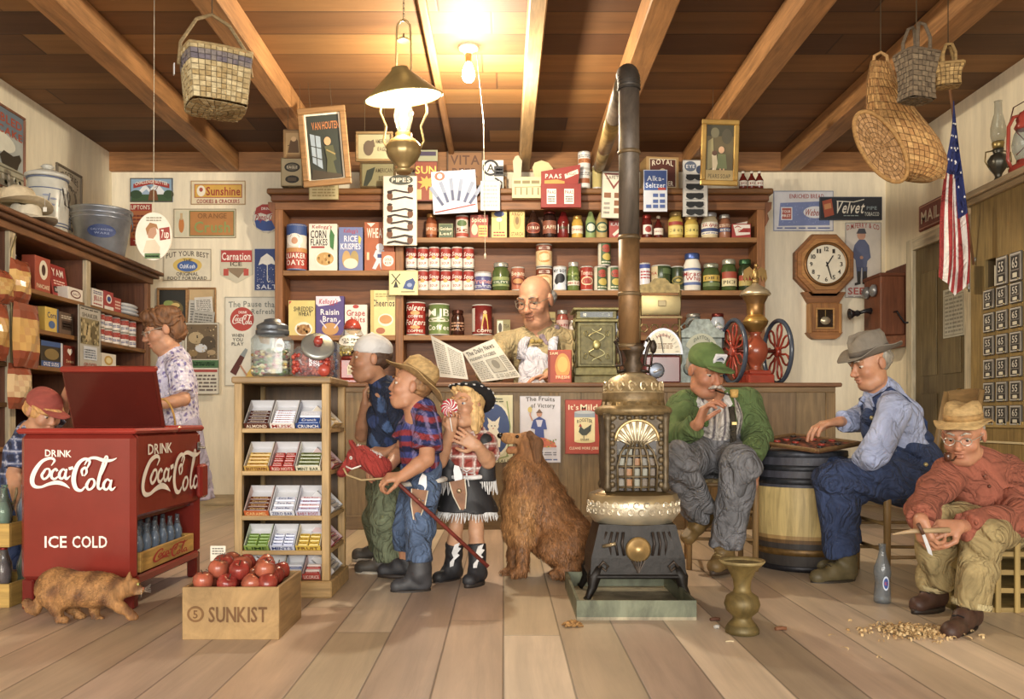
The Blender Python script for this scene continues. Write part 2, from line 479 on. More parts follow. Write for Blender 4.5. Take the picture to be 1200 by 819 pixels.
  for p in s.p:
   if p[8]: continue
   w = np.exp(-np.clip(s.dist(p, V), -.02, .3)/soft); W += w; CC += w[:, None]*np.array(p[5])
  CC /= W[:, None]
  if pat: CC = pat(V, CC)
  me = bpy.data.meshes.new(name)
  me.vertices.add(K); me.vertices.foreach_set('co', V.astype(np.float32).ravel())
  me.loops.add(len(Fc)*4); me.loops.foreach_set('vertex_index', Fc.ravel().astype(np.int32))
  me.polygons.add(len(Fc)); me.polygons.foreach_set('loop_start', np.arange(len(Fc), dtype=np.int32)*4)
  me.polygons.foreach_set('use_smooth', np.ones(len(Fc), bool))
  me.update(calc_edges=True)
  at = me.attributes.new('Col', 'FLOAT_COLOR', 'POINT')
  at.data.foreach_set('color', np.concatenate([CC, np.ones((K, 1))], 1).astype(np.float32).ravel())
  me.materials.append(mat(mt))
  o = bpy.data.objects.new(name, me); COL.objects.link(o)
  if parent: o.parent = parent
  if loc is not None: o.location = loc
  for k_, v_ in tags.items(): o[k_] = v_
  return o
def folds(amp, f=22.0, seed=0.0, st=(1, 1, 1)):
 def fn(X):
  x, y, z = X[:, 0]*st[0]+seed, X[:, 1]*st[1]+seed*1.7, X[:, 2]*st[2]
  w = np.sin(x*f*.43+z*f*.31)*1.5+np.sin(y*f*.5-z*f*.37)*1.4
  a = 1-2*np.abs(np.sin((z*f+w*1.3)*.6)); b = 1-2*np.abs(np.sin(((x-y)*f*1.1+z*f*.8+w)*.55))
  return amp*1.5*(a*.55+b*.45)
 return fn
# ------------------------------------------------------------------ the room
FZ, CZ = 0.0, 3.23; XL, XR, YB, YF = -3.6, 3.51, 7.84, -2.2
def special(name, fn):
 m = bpy.data.materials.new(name); m.use_nodes = True; fn(m.node_tree, m.node_tree.nodes, m.node_tree.links); return m
def planks(nt, N, L, along, wid, ramp, gap, rough, grain_s, tint=None, length=None, bumpd=.004):
 b = N['Principled BSDF']; tc = N.new('ShaderNodeTexCoord'); sp = N.new('ShaderNodeSeparateXYZ'); L.new(tc.outputs['Object'], sp.inputs[0])
 A = sp.outputs['X'] if along == 'Y' else sp.outputs['Y']; B = sp.outputs['Y'] if along == 'Y' else sp.outputs['X']
 def mth(op, a, b_=None):
  n = N.new('ShaderNodeMath'); n.operation = op
  for i, q in enumerate((a, b_)):
   if q is None: continue
   if isinstance(q, (int, float)): n.inputs[i].default_value = q
   else: L.new(q, n.inputs[i])
  return n.outputs[0]
 u = mth('DIVIDE', A, wid); cell = mth('FLOOR', u); fr = mth('FRACT', u)
 w1 = N.new('ShaderNodeTexWhiteNoise'); w1.noise_dimensions = '1D'; L.new(cell, w1.inputs['W'])
 v = mth('ADD', mth('DIVIDE', B, length or 3.0), mth('MULTIPLY', w1.outputs[0], 7.3)); c2 = mth('FLOOR', v); f2 = mth('FRACT', v)
 cx = N.new('ShaderNodeCombineXYZ'); L.new(cell, cx.inputs[0]); L.new(c2, cx.inputs[1])
 w2 = N.new('ShaderNodeTexWhiteNoise'); w2.noise_dimensions = '3D'; L.new(cx.outputs[0], w2.inputs[0])
 cr = N.new('ShaderNodeValToRGB'); cr.color_ramp.interpolation = 'LINEAR'
 while len(cr.color_ramp.elements) < len(ramp): cr.color_ramp.elements.new(0.5)
 for i, c in enumerate(ramp):
  cr.color_ramp.elements[i].position = i/(len(ramp)-1); cr.color_ramp.elements[i].color = (*H(c), 1)
 L.new(w2.outputs[0], cr.inputs[0])
 mp = N.new('ShaderNodeMapping'); mp.inputs['Scale'].default_value = (1, .08, 1) if along == 'Y' else (.08, 1, 1); L.new(tc.outputs['Object'], mp.inputs[0])
 ad = N.new('ShaderNodeVectorMath'); ad.operation = 'ADD'; L.new(mp.outputs[0], ad.inputs[0]); L.new(w2.outputs['Color'], ad.inputs[1])
 nz = N.new('ShaderNodeTexNoise'); nz.inputs['Scale'].default_value = grain_s; nz.inputs['Detail'].default_value = 7; nz.inputs['Roughness'].default_value = .65; nz.inputs['Distortion'].default_value = .5
 L.new(ad.outputs[0], nz.inputs[0])
 big = N.new('ShaderNodeTexNoise'); big.inputs['Scale'].default_value = 1.1; big.inputs['Detail'].default_value = 4; L.new(tc.outputs['Object'], big.inputs[0])
 def mr(src, lo, hi):
  m_ = N.new('ShaderNodeMapRange'); m_.inputs[1].default_value = .3; m_.inputs[2].default_value = .7; m_.inputs[3].default_value = lo; m_.inputs[4].default_value = hi
  L.new(src, m_.inputs[0]); return m_.outputs[0]
 g = mth('MULTIPLY', mr(nz.outputs[0], .74, 1.18), mr(big.outputs[0], .85, 1.12))
 e = mth('MINIMUM', mth('MULTIPLY', mth('MINIMUM', fr, mth('SUBTRACT', 1.0, fr)), wid), mth('MULTIPLY', mth('MINIMUM', f2, mth('SUBTRACT', 1.0, f2)), length or 3.0))
 ed = N.new('ShaderNodeMapRange'); ed.inputs[1].default_value = 0; ed.inputs[2].default_value = gap; ed.inputs[3].default_value = .35; ed.inputs[4].default_value = 1; L.new(e, ed.inputs[0])
 g = mth('MULTIPLY', g, ed.outputs[0])
 sc = N.new('ShaderNodeVectorMath'); sc.operation = 'SCALE'; L.new(cr.outputs[0], sc.inputs[0]); L.new(g, sc.inputs['Scale']); L.new(sc.outputs[0], b.inputs['Base Color'])
 bp = N.new('ShaderNodeBump'); bp.inputs['Distance'].default_value = bumpd; bp.inputs['Strength'].default_value = .5; L.new(g, bp.inputs['Height']); L.new(bp.outputs[0], b.inputs['Normal'])
 b.inputs['Roughness'].default_value = rough
def struct(name, m, matl=None, **k):
 o = m.build(name, **k); o['kind'] = 'structure'
 if matl:
  o.data.materials.clear(); o.data.materials.append(matl); o.data.polygons.foreach_set('material_index', [0]*len(o.data.polygons))
 return o
mfloor = special('floor_boards', lambda nt, N, L: planks(nt, N, L, 'Y', .21, ['a4917a', 'c8b498', 'b59c86', 'dccab0', 'ab9282', 'c4b290', 'bea28a', 'e6d6bc'], .005, .4, 9, length=4.2))
mceil = special('ceiling_boards', lambda nt, N, L: planks(nt, N, L, 'X', .3, ['5a3818', '8c5e2a', '6a441e', '7e5224', '4c2c14', '966830', '72481f'], .01, .7, 7, length=2.6))
m = M(); m.box(XL-.1, XR+.1, YF, YB+.1, -.1, 0, '999'); struct('floor', m, mfloor)
m = M(); m.box(XL-.1, XR+.1, YF, YB+.1, CZ, CZ+.1, '999'); struct('ceiling', m, mceil)
WALLC = 'eee2c6'
m = M(); m.box(XL-.1, XR+.1, YB, YB+.1, 0, CZ, WALLC, 'plaster'); struct('wall_back', m)
m = M(); m.box(XL-.1, XL, YF, YB, 0, CZ, 'f2e6c8', 'plaster'); struct('wall_left', m)
m = M(); m.box(XR, XR+.1, YF, YB, 0, CZ, 'f4e6c4', 'plaster'); struct('wall_right', m)
m = M(); m.box(XL, XR, YB-.05, YB, CZ-.17, CZ, 'a0692f', 'woodx'); struct('trim_1', m)
for nm, x0, x1, y0, y1 in (('baseboard_back', XL+.02, XR-.02, YB-.02, YB), ('baseboard_left', XL, XL+.02, YF, YB), ('baseboard_right', XR-.02, XR, YF, 6.3)):
 m = M(); m.box(x0, x1, y0, y1, 0, .1, 'b09a72', 'woodx', .004); struct(nm, m)
for i, (x, w, y0) in enumerate(((-2.5, .17, 0), (-1.62, .15, 0), (-.47, .05, 0), (.19, .1, 0), (.88, .16, 0), (1.72, .18, 0), (2.62, .18, 0))):
 m = M(); m.box(x-w/2, x+w/2, -1.0, YB-.05, CZ-.17 if w > .06 else CZ-.05, CZ, 'a8743c' if i != 3 else 'c09a64', 'woody', .008); struct('trim_%d' % (i+2), m)
# cross battens of the roof boards
m = M(); m.box(XL, XR, 4.2, 4.24, CZ-.03, CZ, '5a3a1e', 'woodx'); struct('trim_9', m)
# door in the right wall with its casing
m = M(); Y0, Y1, Z = 6.42, 7.24, 2.22
m.box(XR-.045, XR, Y0-.11, Y0, 0, Z+.1, 'cfc3a4', 'woodz', .006); m.box(XR-.045, XR, Y1, Y1+.11, 0, Z+.1, 'cfc3a4', 'woodz', .006)
m.box(XR-.045, XR, Y0, Y1, Z, Z+.1, 'cfc3a4', 'woody', .006); struct('trim_10', m)
m = M(); m.box(XR-.012, XR, Y0, Y1, .01, Z, '6d5c38', 'woodz')
for a, b, c, d in ((.1, .36, .25, 1.0), (.46, .72, .25, 1.0), (.1, .36, 1.15, 2.0), (.46, .72, 1.15, 2.0)):
 m.box(XR-.02, XR-.012, Y0+a, Y0+b, c, d, '75643e', 'woodz', .003)
door = struct('door_1', m)
m = M(); m.sph((XR-.05, Y0+.06, 1.0), (.025, .03, .03), 'b08a4a', 'metal'); m.tube([(XR-.02, Y0+.06, 1.0), (XR-.045, Y0+.06, 1.0)], .012, 'b08a4a', 'metal'); m.build('door_handle', door)
RX = Matrix.Rotation(PI/2, 4, 'Z')      # turns a face from -Y to +X
RXm = Matrix.Rotation(-PI/2, 4, 'Z')    # turns a face from -Y to -X
def crom(pts, k=5):
 out = []; n = len(pts)
 pts = [tuple(p)+(1,)*(3-len(p)) for p in pts]
 for i in range(n-1):
  p0, p1, p2, p3 = pts[max(i-1, 0)], pts[i], pts[i+1], pts[min(i+2, n-1)]
  for j in range(k):
   t = j/k; out.append(tuple(.5*((2*p1[a])+(-p0[a]+p2[a])*t+(2*p0[a]-5*p1[a]+4*p2[a]-p3[a])*t*t+(-p0[a]+3*p1[a]-3*p2[a]+p3[a])*t**3) for a in range(3)))
 out.append(pts[-1]); return out
def script_logo(a, x0, y0, x1, y1, col, w=9):
 """the flowing two-word drink script, in a 75..360 x 285..400 design space"""
 S = [[(150,320,.3),(160,304,.8),(146,297,1),(120,308,1.2),(98,338,1.6),(90,365,1.6),(97,383,1.3),(118,386,.9),(142,377,1.1),(168,372,1.5),(190,378,1.2),(208,390,.2)],
  [(128,338,.9),(121,350,1),(126,361,.8),(137,357,.8),(146,344,.9),(144,331,.7),(134,331,.7),(128,338,.9)],
  [(170,337,.9),(164,330,.7),(153,341,1),(152,356,1),(162,361,.8),(176,350,.4)],
  [(197,337,.6),(188,331,.7),(178,342,1),(177,355,1),(185,360,.8),(195,348,.6),(200,331,.6)],
  [(200,330,.6),(195,350,1),(199,361,.9),(211,351,.3)], [(206,330,1.1),(220,326,1.1)],
  [(254,352,.4),(262,340,.8),(258,326,.8),(247,335,.9),(250,352,.5)],
  [(262,330,.5),(272,308,.9),(258,299,1),(238,312,1.3),(225,340,1.6),(222,368,1.6),(230,391,1.4),(246,396,.9),(258,384,.5)],
  [(256,318,.3),(268,300,.8),(290,296,1.1),(318,304,1.3),(342,303,.8),(357,296,.2)],
  [(270,366,.9),(263,380,1.1),(268,393,.8),(280,389,.8),(288,375,.9),(284,362,.7),(274,362,.7),(270,366,.9)],
  [(296,372,.4),(315,335,.6),(328,298,.8),(322,292,.5),(313,320,1),(302,360,1.2),(299,384,1),(305,392,.8),(315,384,.4)],
  [(338,368,.6),(328,362,.7),(318,374,1),(317,388,1),(326,393,.8),(336,381,.6),(342,364,.6)], [(342,363,.6),(337,384,1),(342,394,.9),(354,385,.3)]]
 sx = (x1-x0)/285; sy = (y1-y0)/115
 for st in S:
  a.line(w*min(sx, sy), col, [(x0+(p[0]-75)*sx, y0+(p[1]-287)*sy, p[2]) for p in crom(st)]); a.n -= 1
 a.n += 1
# ---------------- wall shelving behind the counter
root = empty('grocery_shelf_unit', (0, 7.5, 0), **tg('tall brown wooden wall shelving behind the counter, stocked with tins and boxes', 'shelves'))
SX0, SX1, SXD = -2.01, 2.30, -.915
WD = '8a5432'
m = M(); m.box(SX0, SX1, .27, .3, 0, 2.72, '7c4618', 'woodx'); m.build('back_panel', root)
for x0, x1 in ((SX0, SX0+.07), (SX1-.07, SX1)):
 m = M(); m.box(x0, x1, 0, .3, 0, 2.72, '96602f', 'woodz', .004); m.build('side_panel', root)
m = M(); m.box(SXD-.035, SXD+.035, 0, .28, 0, 2.72, '94602f', 'woodz', .004); m.build('divider', root)
m = M(); m.box(SX0-.06, SX1+.06, -.05, .31, 2.76, 2.81, '805424', 'woodx', .01); m.box(SX0-.03, SX1+.03, -.025, .3, 2.7, 2.76, '7c4a26', 'woodx', .01); m.box(SX0, SX1, -.005, .3, 2.63, 2.7, '8f5c30', 'woodx', .004)
m.build('cornice', root)
for zt, xa, xb in ((2.10, SX0+.07, SXD-.035), (1.53, SX0+.07, SXD-.035), (2.39, SXD+.035, SX1-.07), (1.925, SXD+.035, SX1-.07), (1.53, SXD+.035, SX1-.07), (1.0, SX0+.07, SXD-.035), (1.0, SXD+.035, SX1-.07)):
 m = M(); m.box(xa, xb, .005, .27, zt-.045, zt, '9a6a34', 'woodx', .003); m.build('shelf', root)
for x, sg in ((SX0, -1), (SX1, 1)):
 m = M(); m.prism([(x, 2.7), (x+sg*.06, 2.7), (x+sg*.055, 2.64), (x+sg*.02, 2.6), (x+sg*.035, 2.55), (x, 2.48)], .0, .05, '7a4826', 'woodz'); m.build('bracket', root)
# ---------------- shop counter
root = empty('shop_counter', (0, 6.15, 0), **tg('long panelled wooden shop counter with a worn dark top edge', 'counter'))
CX0, CX1, CT = -1.3, 2.39, 1.055
m = M(); m.box(CX0-.03, CX1+.04, -.035, .62, CT-.03, CT, '7b5232', 'woodx', .008); m.box(CX0, CX1, -.012, .6, CT-.07, CT-.03, '866a42', 'woodx', .004); m.build('counter_top', root)
m = M()
x = CX0+.001; i = 0; r_ = random.Random(3)
while x < CX1-.05:
 w = min(.31, CX1-x); m.box(x, x+w-.003, 0, .018, .1, CT-.07, mixc('8c744c', '7a6242', r_.random()), 'woodz'); x += w
m.box(CX0, CX1, .02, .58, 0, CT-.07, '5f4a2e', 'woodx'); m.build('front_panel', root)
for x in (CX0, -.42, .33, 1.25, CX1-.07):
 m = M(); m.box(x, x+.07, -.012, .02, .08, CT-.07, '85693f', 'woodz', .003); m.build('stile', root)
m = M(); m.box(CX0-.01, CX1+.01, -.022, .02, 0, .1, '7d6440', 'woodx', .004); m.build('kick_board', root)
# ---------------- cabinet of shelves along the left wall
LX = -3.12
root = empty('grocery_cabinet', (LX, 6.3, 0), **tg('long brown open-fronted grocery cabinet with pale posts along the left wall', 'cabinet'))
y0, y1, zt = -1.6, 1.22, 2.09
m = M(); m.box(-.47, -.44, y0, y1, 0, zt-.05, '583618', 'woody'); m.build('back_panel', root)
m = M(); m.box(-.46, .1, y0, y1+.08, zt-.03, zt, '744a28', 'woody', .006); m.box(-.46, .07, y0, y1+.05, zt-.06, zt-.03, '603c20', 'woody', .006); m.box(-.46, .03, y0, y1+.01, zt-.11, zt-.06, '80542c', 'woody', .004); m.build('cornice', root)
for y in (y0, -.93, .06, y1-.07):
 m = M(); m.box(-.02, .012, y, y+.07, 0, zt-.11, 'b8a888' if y < 1 else '8a5a38', 'woodz', .004); m.box(-.44, -.02, y+.01, y+.045, 0, zt-.11, '6f4228', 'woodz'); m.build('upright', root)
for z in (1.66, 1.40, 1.155, .9, .62, .3, .06):
 m = M(); m.box(-.44, -.003, y0+.01, y1-.02, z-.03, z, '8c6030', 'woody', .003); m.build('shelf', root)
# ---------------- post office box cabinet on the right
root = empty('post_box_cabinet', (3.1, 4.6, 0), **tg('olive brown cabinet of small numbered metal post boxes against the right wall', 'cabinet'))
OC = '8f7640'
m = M()
# front wall facing -X, left open where the one box stands open
oy0, oy1, oz0, oz1 = 5.375-4.6, 5.495-4.6, 1.635, 1.815
for a, b, c, d in ((.0, oy0, 0, 2.2), (oy1, 1.06, 0, 2.2), (oy0, oy1, 0, oz0), (oy0, oy1, oz1, 2.2)): m.box(0, .02, a, b, c, d, OC, 'woodz')
m.box(.02, .4, 0, .02, 0, 2.2, OC, 'woodz'); m.box(.02, .4, 1.04, 1.06, 0, 2.2, OC, 'woodz'); m.box(.38, .4, .02, 1.04, 0, 2.2, '4a3a20', 'woodz')
for z in (oz0-.012, oz1): m.box(.02, .3, oy0-.012, oy1+.012, z, z+.012, '5a4828')
for y in (oy0-.012, oy1): m.box(.02, .3, y, y+.012, oz0, oz1, '5a4828')
m.build('body', root)
m = M(); m.box(-.06, .4, -.05, 1.12, 2.24, 2.28, 'b8a27c', 'woody', .008); m.box(-.035, .4, -.03, 1.09, 2.2, 2.24, 'a48c64', 'woody', .008); m.build('cornice', root)
m = M(); m.box(-.012, 0, .0, 1.06, .74, .78, 'a38a50', 'woody', .003); m.build('rail', root)
def boxdoor(num, tall):
 m = M(); h = .18 if tall else .125; w = .118
 m.T = RXm
 m.box(-w/2, w/2, -.012, 0, 0, h, '6f6c68', 'metal', .004)
 a = Art(0, 0, 100, 100); a.do('b 4 4 96 96 5 c4c0b6;r 14 10 86 62 34322f;b 14 10 86 62 3 8f8b83;r 26 66 74 90 2c2a28;r 31 70 69 86 d5cfb8'); a.text(num, 50, 36, 46, 34, 'cfcabd')
 a.flat(m, w, h, -.0125)
 m.sph((w*.3, -.018, h*.08), .006, 'a89a70', 'metal', 8, 6)
 return m
for c, yc in enumerate((5.437, 5.293, 5.149)):
 for r in range(7):
  if r == 0 and c == 0: continue
  z = 1.625 if r == 0 else 1.495-(r-1)*.148
  m = boxdoor('55' if (r+c) % 2 else '65', r == 0); m.build('mailbox_door', root, (0, yc-4.6, z))
m = boxdoor('55', True); o = m.build('mailbox_door', root, (-.06, 5.56-4.6, 1.63), -.5); o['label'] = 'small box door standing open'
for i in range(3):
 m = M(); m.box(-.05, .05, 0, .004, 0, .13, 'e8e0c8', 'print', R=Matrix.Rotation(.15*i, 3, 'Y')); m.T = Matrix()
 o = m.build('envelope', None, (3.16+.03*i, 5.42+i*.014, 1.647), -PI/2+.3, **tg('%s upright pale envelope inside the open post box' % ('nearest', 'middle', 'rearmost')[i], 'envelope', 'letters in the open post box'))
m = M(); m.T = RXm
a = Art(0, 0, 100, 100)
for cx, cy, s_ in ((48, 50, 1), (20, 42, .6), (78, 44, .6)):
 for k in range(3): a.line(2, 'c9b98c', [(cx+s_*(8+6*k)*math.cos(t*.5)*(1-t*.05), cy+s_*(16+6*k)*math.sin(t*.5)*(1-t*.05), 1) for t in range(11)])
a.do('p d8cba0 40 30 52 24 60 34 58 60 66 90 34 90 42 60;l 2 c9b98c 4 92 96 92;l 2 c9b98c 4 8 96 8'); a.flat(m, 1.0, .62, -.001, mt='matte'); m.build('painted_ornament', root, (0, .53, .08))
# ---------------- red drink cooler
RED = '84261a'
CX, CY = -1.78, 3.56
root = empty('drink_cooler', (CX, CY, 0), **tg('big red chest cooler lettered in white script, with its lid raised', 'cooler'))
hw, dp = .24, .79
m = M()
m.box(-hw, hw, 0, .05, .12, .735, RED, 'gloss', .02)                 # end lettered ICE COLD
m.box(-hw, hw, dp-.05, dp, .12, .735, RED, 'gloss', .02)
m.box(-hw+.005, -hw+.035, .03, dp-.03, .12, .72, RED, 'gloss')
m.box(hw-.05, hw-.002, .03, dp-.03, .38, .735, RED, 'gloss', .012)   # upper side panel
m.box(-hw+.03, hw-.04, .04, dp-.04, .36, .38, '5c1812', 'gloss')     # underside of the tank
m.build('cabinet', root)
m = M(); m.box(-hw+.01, hw+.0, .04, dp-.04, .095, .135, '8a241a', 'gloss', .008)
for k in range(5): m.box(-hw+.06, hw-.03, .1+k*.14, .16+k*.14, .135, .142, '4a1410', 'gloss')
m.build('lower_rack', root)
for x in (-hw+.005, hw-.055):
 for y in (.005, dp-.055):
  m = M(); m.box(x, x+.05, y, y+.05, 0, .125, '6d1a13', 'gloss', .006); m.build('leg', root)
m = M(); m.box(-hw-.012, hw+.012, -.012, .47, .735, .757, 'a83226', 'gloss', .01); m.build('tank_rim', root)
m = M(); m.box(-hw-.012, hw+.012, .475, dp+.012, .735, .765, 'a83226', 'gloss', .01); m.build('rear_lid', root)
m = M(); a = Art(22, 508, 157, 690);
a.text('DRINK', 68, 532, 31, 8.5, 'f4ece2', slope=-.04); a.text('ICE', 65, 641, 26, 14.5, 'f4ece2'); a.text('COLD', 105, 641, 41, 14.5, 'f4ece2')
script_logo(a, 32, 534, 139, 580, 'f4ece2', 9); a.flat(m, 2*hw, .615, -.001, .12, 'gloss'); m.build('lettering', root)
m = M(); m.T = Matrix.Translation((hw, dp/2, 0)) @ RX; a = Art(0, 0, 100, 46)
a.text('DRINK', 34, 9, 34, 6, 'f4ece2'); script_logo(a, 5, 11, 96, 38, 'f4ece2', 10); a.flat(m, dp, .355, -.001, .38, 'gloss'); m.build('lettering', root)
m = M(); T = Matrix.Translation((0, .44, .765)) @ Matrix.Rotation(-.42, 4, 'X') @ Matrix.Identity(4)
m.T = Matrix.Translation((0, .44, .757)) @ Matrix.Rotation(.38, 4, 'X')
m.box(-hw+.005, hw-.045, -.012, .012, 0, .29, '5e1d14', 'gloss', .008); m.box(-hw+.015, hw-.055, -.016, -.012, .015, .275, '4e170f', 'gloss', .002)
m.box(-hw, hw-.04, -.016, .014, .275, .3, '8e2a1c', 'gloss', .006); m.build('raised_lid', root)
m = M(); m.box(hw, hw+.035, .7, dp+.005, .4, .57, '8d2419', 'gloss', .012); m.build('cap_catcher', root)
m = M(); m.box(hw, hw+.008, .73, .76, .64, .68, '8c8880', 'metal', .003); m.tube([(hw+.005, .73, .655), (hw+.03, .735, .65), (hw+.03, .755, .65), (hw+.005, .76, .655)], .005, 'b8b2a4', 'metal', 6); m.build('bottle_opener', root)
def bottle(h, col='b8c4d0', cap=None, liquid=None, lab=None):
 m = M(); r = h*.14
 pr = [(.001, 0), (r*.9, 0), (r, h*.03), (r*.93, h*.22), (r*.82, h*.35), (r, h*.5), (r*.95, h*.6), (r*.55, h*.76), (r*.38, h*.88), (r*.4, h*.97), (r*.45, h)]
 m.lathe(pr, col, 'glass', 14)
 if liquid: m.lathe([(.001, .004), (r*.8, .006), (r*.84, h*.2), (r*.7, h*.35), (r*.85, h*.5), (r*.8, h*.6), (r*.4, h*.74), (.001, h*.74)], liquid, 'gloss', 12)
 if cap: m.lathe([(r*.5, h*.97), (r*.52, h), (r*.4, h*1.02), (.001, h*1.02)], cap, 'metal', 12)
 if lab: Art(0, 0, 100, 100).do(lab).wrap(m, r*1.01, h*.3, h*.2)
 return m
def crate(name, w, d, h, col, art, label, cat, loc, rz=0, cells=0, mt='woodx', group=None, side=None, ink='7a2018'):
 root = empty(name, loc, rz, **tg(label, cat, group)); t = .012
 for y, yy in ((-d/2, 'f'), (d/2-t, 'b')):
  m = M(); m.box(-w/2, w/2, y, y+t, 0, h, col, mt, .002)
  if yy == 'f' and art: Art(0, 0, 100, 100).do(art).flat(m, w, h, y-.001, mt='matte')
  m.build('end_board' if w < d else 'side_board', root)
 for x in (-w/2, w/2-t):
  m = M(); m.box(x, x+t, -d/2+t, d/2-t, 0, h, col, 'woody', .002)
  if side and x > 0:
   T = m.T; m.T = Matrix.Translation((w/2, 0, 0)) @ RX
   a = Art(0, 0, 100, 30)
   if side == 'logo': script_logo(a, 18, 4, 84, 25, 'b02818', 12)
   else: a.do(side)
   a.flat(m, d, h, -.001, mt='matte'); m.T = T
  m.build('side_board' if w < d else 'end_board', root)
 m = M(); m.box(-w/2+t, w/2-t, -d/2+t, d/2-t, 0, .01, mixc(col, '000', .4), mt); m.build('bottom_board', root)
 return root
# crate of bottles on the cooler's lower rack
crate('bottle_crate', .24, .62, .085, 'c89a40', None, 'yellow wooden bottle crate with red script standing in the open bottom of the cooler', 'crate', (-1.665, 3.945, .142), side='logo')
b0 = bottle(.18, 'c4d2e0', liquid='8f9cae').build('glass_bottle')
for i in range(6):
 for j in range(3):
  o = b0 if i == j == 0 else clone(b0, (0, 0, 0))
  o.location = (-1.595-j*.07, 3.72+i*.09, .153)
  for k, v in tg('empty clear bottle in the cooler crate, %s from the near end of the %s row' % (ORD[i], ('outer', 'middle', 'inner')[j]), 'bottle', 'bottles in the cooler crate').items(): o[k] = v
# ---------------- candy rack
RX0, RX1, RY0, RY1, RT = -1.2, -.775, 3.8, 4.2, .985
root = empty('candy_rack', (0, 0, 0), **tg('narrow five-tier light oak candy rack holding slanted sweet boxes', 'rack'))
root.location = (-.9875, 4.0, 0); hw, hd = .2125, .2
OAK = 'b39158'
m = M(); m.box(-hw-.012, hw+.012, -hd-.012, hd+.012, 0, .075, OAK, 'woodx', .006); m.build('plinth', root)
m = M(); m.box(-hw-.01, hw+.01, -hd-.01, hd+.01, RT-.03, RT, 'a08050', 'woodx', .006); m.build('top', root)
for x, y in ((-hw, -hd), (hw-.035, -hd), (-hw, hd-.035), (hw-.035, hd-.035)):
 m = M(); m.box(x, x+.035, y, y+.035, .075, RT-.03, OAK, 'woodz', .003); m.build('post', root)
m = M(); m.box(-hw+.035, hw-.035, hd-.02, hd-.01, .075, RT-.03, '5a4020', 'woodz'); m.box(-hw+.005, -hw+.015, -hd+.035, hd-.035, .075, RT-.03, '5a4020', 'woodz'); m.build('back_panel', root)
TIER = [.755, .565, .365, .21, .08]
for z in TIER[:-1]:
 m = M(); m.box(-hw+.003, hw-.003, -hd+.004, hd-.01, z-.02, z, OAK, 'woodx', .002); m.build('shelf', root)
def candy_box(w, d, h, colr, bars, txt, nb, label, loc, rz, tilt=.62, txtc='f4ecd8', grid=1):
 """open display carton leaning back, rows of wrapped bars inside"""
 root = empty('candy_carton', loc, rz, **tg(label, 'candy box', 'cartons on the candy rack'))
 T = Matrix.Rotation(tilt, 4, 'X')
 m = M(); m.T = T; t = .003
 m.box(-w/2, w/2, 0, d, 0, t, 'c8c8cc', 'print'); m.box(-w/2, w/2, -t, 0, 0, h*.75, colr, 'print'); m.box(-w/2, w/2, d, d+t, 0, h, 'd4d4d8', 'print')
 for x in (-w/2, w/2-t): m.prism([(0, 0), (d, 0), (d, h), (0, h*.75)], x, x+t, mixc(colr, 'd0d0d0', .6), 'print', 'x')
 a = Art(0, 0, 100, 30); a.text(txt, 50, 15, 84, 18, txtc); a.flat(m, w, h*.75, -t-.0005)
 m.build('carton', root)
 for g in range(grid):
  for i in range(nb):
   bw = (w-.012)/grid; x0 = -w/2+.006+g*bw
   m = M(); m.T = T; dd = d*.62/nb
   y0 = .008+i*dd
   m.box(x0+.002, x0+bw-.002, y0, y0+dd*.85, t+.001, t+h*.55, bars[i % len(bars)], 'gloss', .003)
   m.T = T @ Matrix.Translation((x0+bw/2, y0+dd*.42, t+h*.55)) @ Matrix.Rotation(-PI/2, 4, 'X')
   a = Art(0, 0, 100, 20); a.text(txt.title()[:9], 50, 10, 74, 12, txtc); a.flat(m, bw*.9, dd*.6, -.0008, -dd*.3)
   m.build('candy_bar', root)
 return root
rows = [[('5a2a1a', ['4a2016'], 'ALMOND', 4, 'f0e0c8', 1, 'dark brown carton of chocolate bars on the top tier'), ('e8e0d8', ['e6e2ea', 'd8d4e4'], 'MUSK', 6, 'a03028', 1, 'white carton of pale wrapped bars on the top tier'), ('27488c', ['2c4f9a', 'e0e0e8'], 'CRUNCH', 2, 'f2f2f8', 1, 'blue carton of blue and white bars on the top tier')],
  [('caa040', ['c89a3a', 'd8b050'], 'BUTTERFIN', 4, '6a2010', 1, 'orange yellow carton of bars on the second tier'), ('a82820', ['b03026', 'a8281e'], 'RED HOTS', 3, 'f2d8c8', 2, 'bright red carton of round red sweets on the second tier'), ('e0dcc0', ['6a7040', '767c46'], 'MINT BAR', 4, '304020', 1, 'cream carton of olive green bars on the second tier')],
  [('c86020', ['5a2c14', '6a3418'], 'CARAMEL', 4, 'f0c880', 1, 'brown and orange carton of dark bars on the third tier'), ('d8dce8', ['cfd4e6', 'e4e6f0'], 'ZERO BAR', 3, '283878', 1, 'silver white carton of bars on the third tier'), ('c8c8e0', ['c0c4e4', 'e8d4dc'], 'BABY ROOT', 4, 'a02038', 1, 'pale lilac carton of bars on the third tier')],
  [('8aa848', ['7a9c38'], 'LIME', 4, '24400c', 2, 'light green carton of green gum on the fourth tier'), ('c8d0e8', ['c4ccec', 'dde2f4'], 'MINTS', 4, '283c80', 2, 'pale blue carton of gum on the fourth tier'), ('d8b838', ['d8b430'], 'FRUIT', 3, '6a3008', 2, 'yellow carton of gum sticks on the fourth tier')],
  [('c8ccd0', ['d8d8dc'], 'SODA', 3, '405080', 1, 'grey carton on the bottom tier at its left end'), ('caa860', ['c8a050'], 'HONEY', 3, '6a3008', 1, 'tan carton on the bottom tier beside the grey one'), ('8a98c0', ['7c8cc0', 'e0e4f0'], 'PEPPER', 4, 'f0f0f8', 1, 'slate blue carton on the bottom tier'), ('b84038', ['c04038', 'e8d8d0'], 'LICORICE', 4, 'f4e4d8', 1, 'red striped carton at the right end of the bottom tier')]]
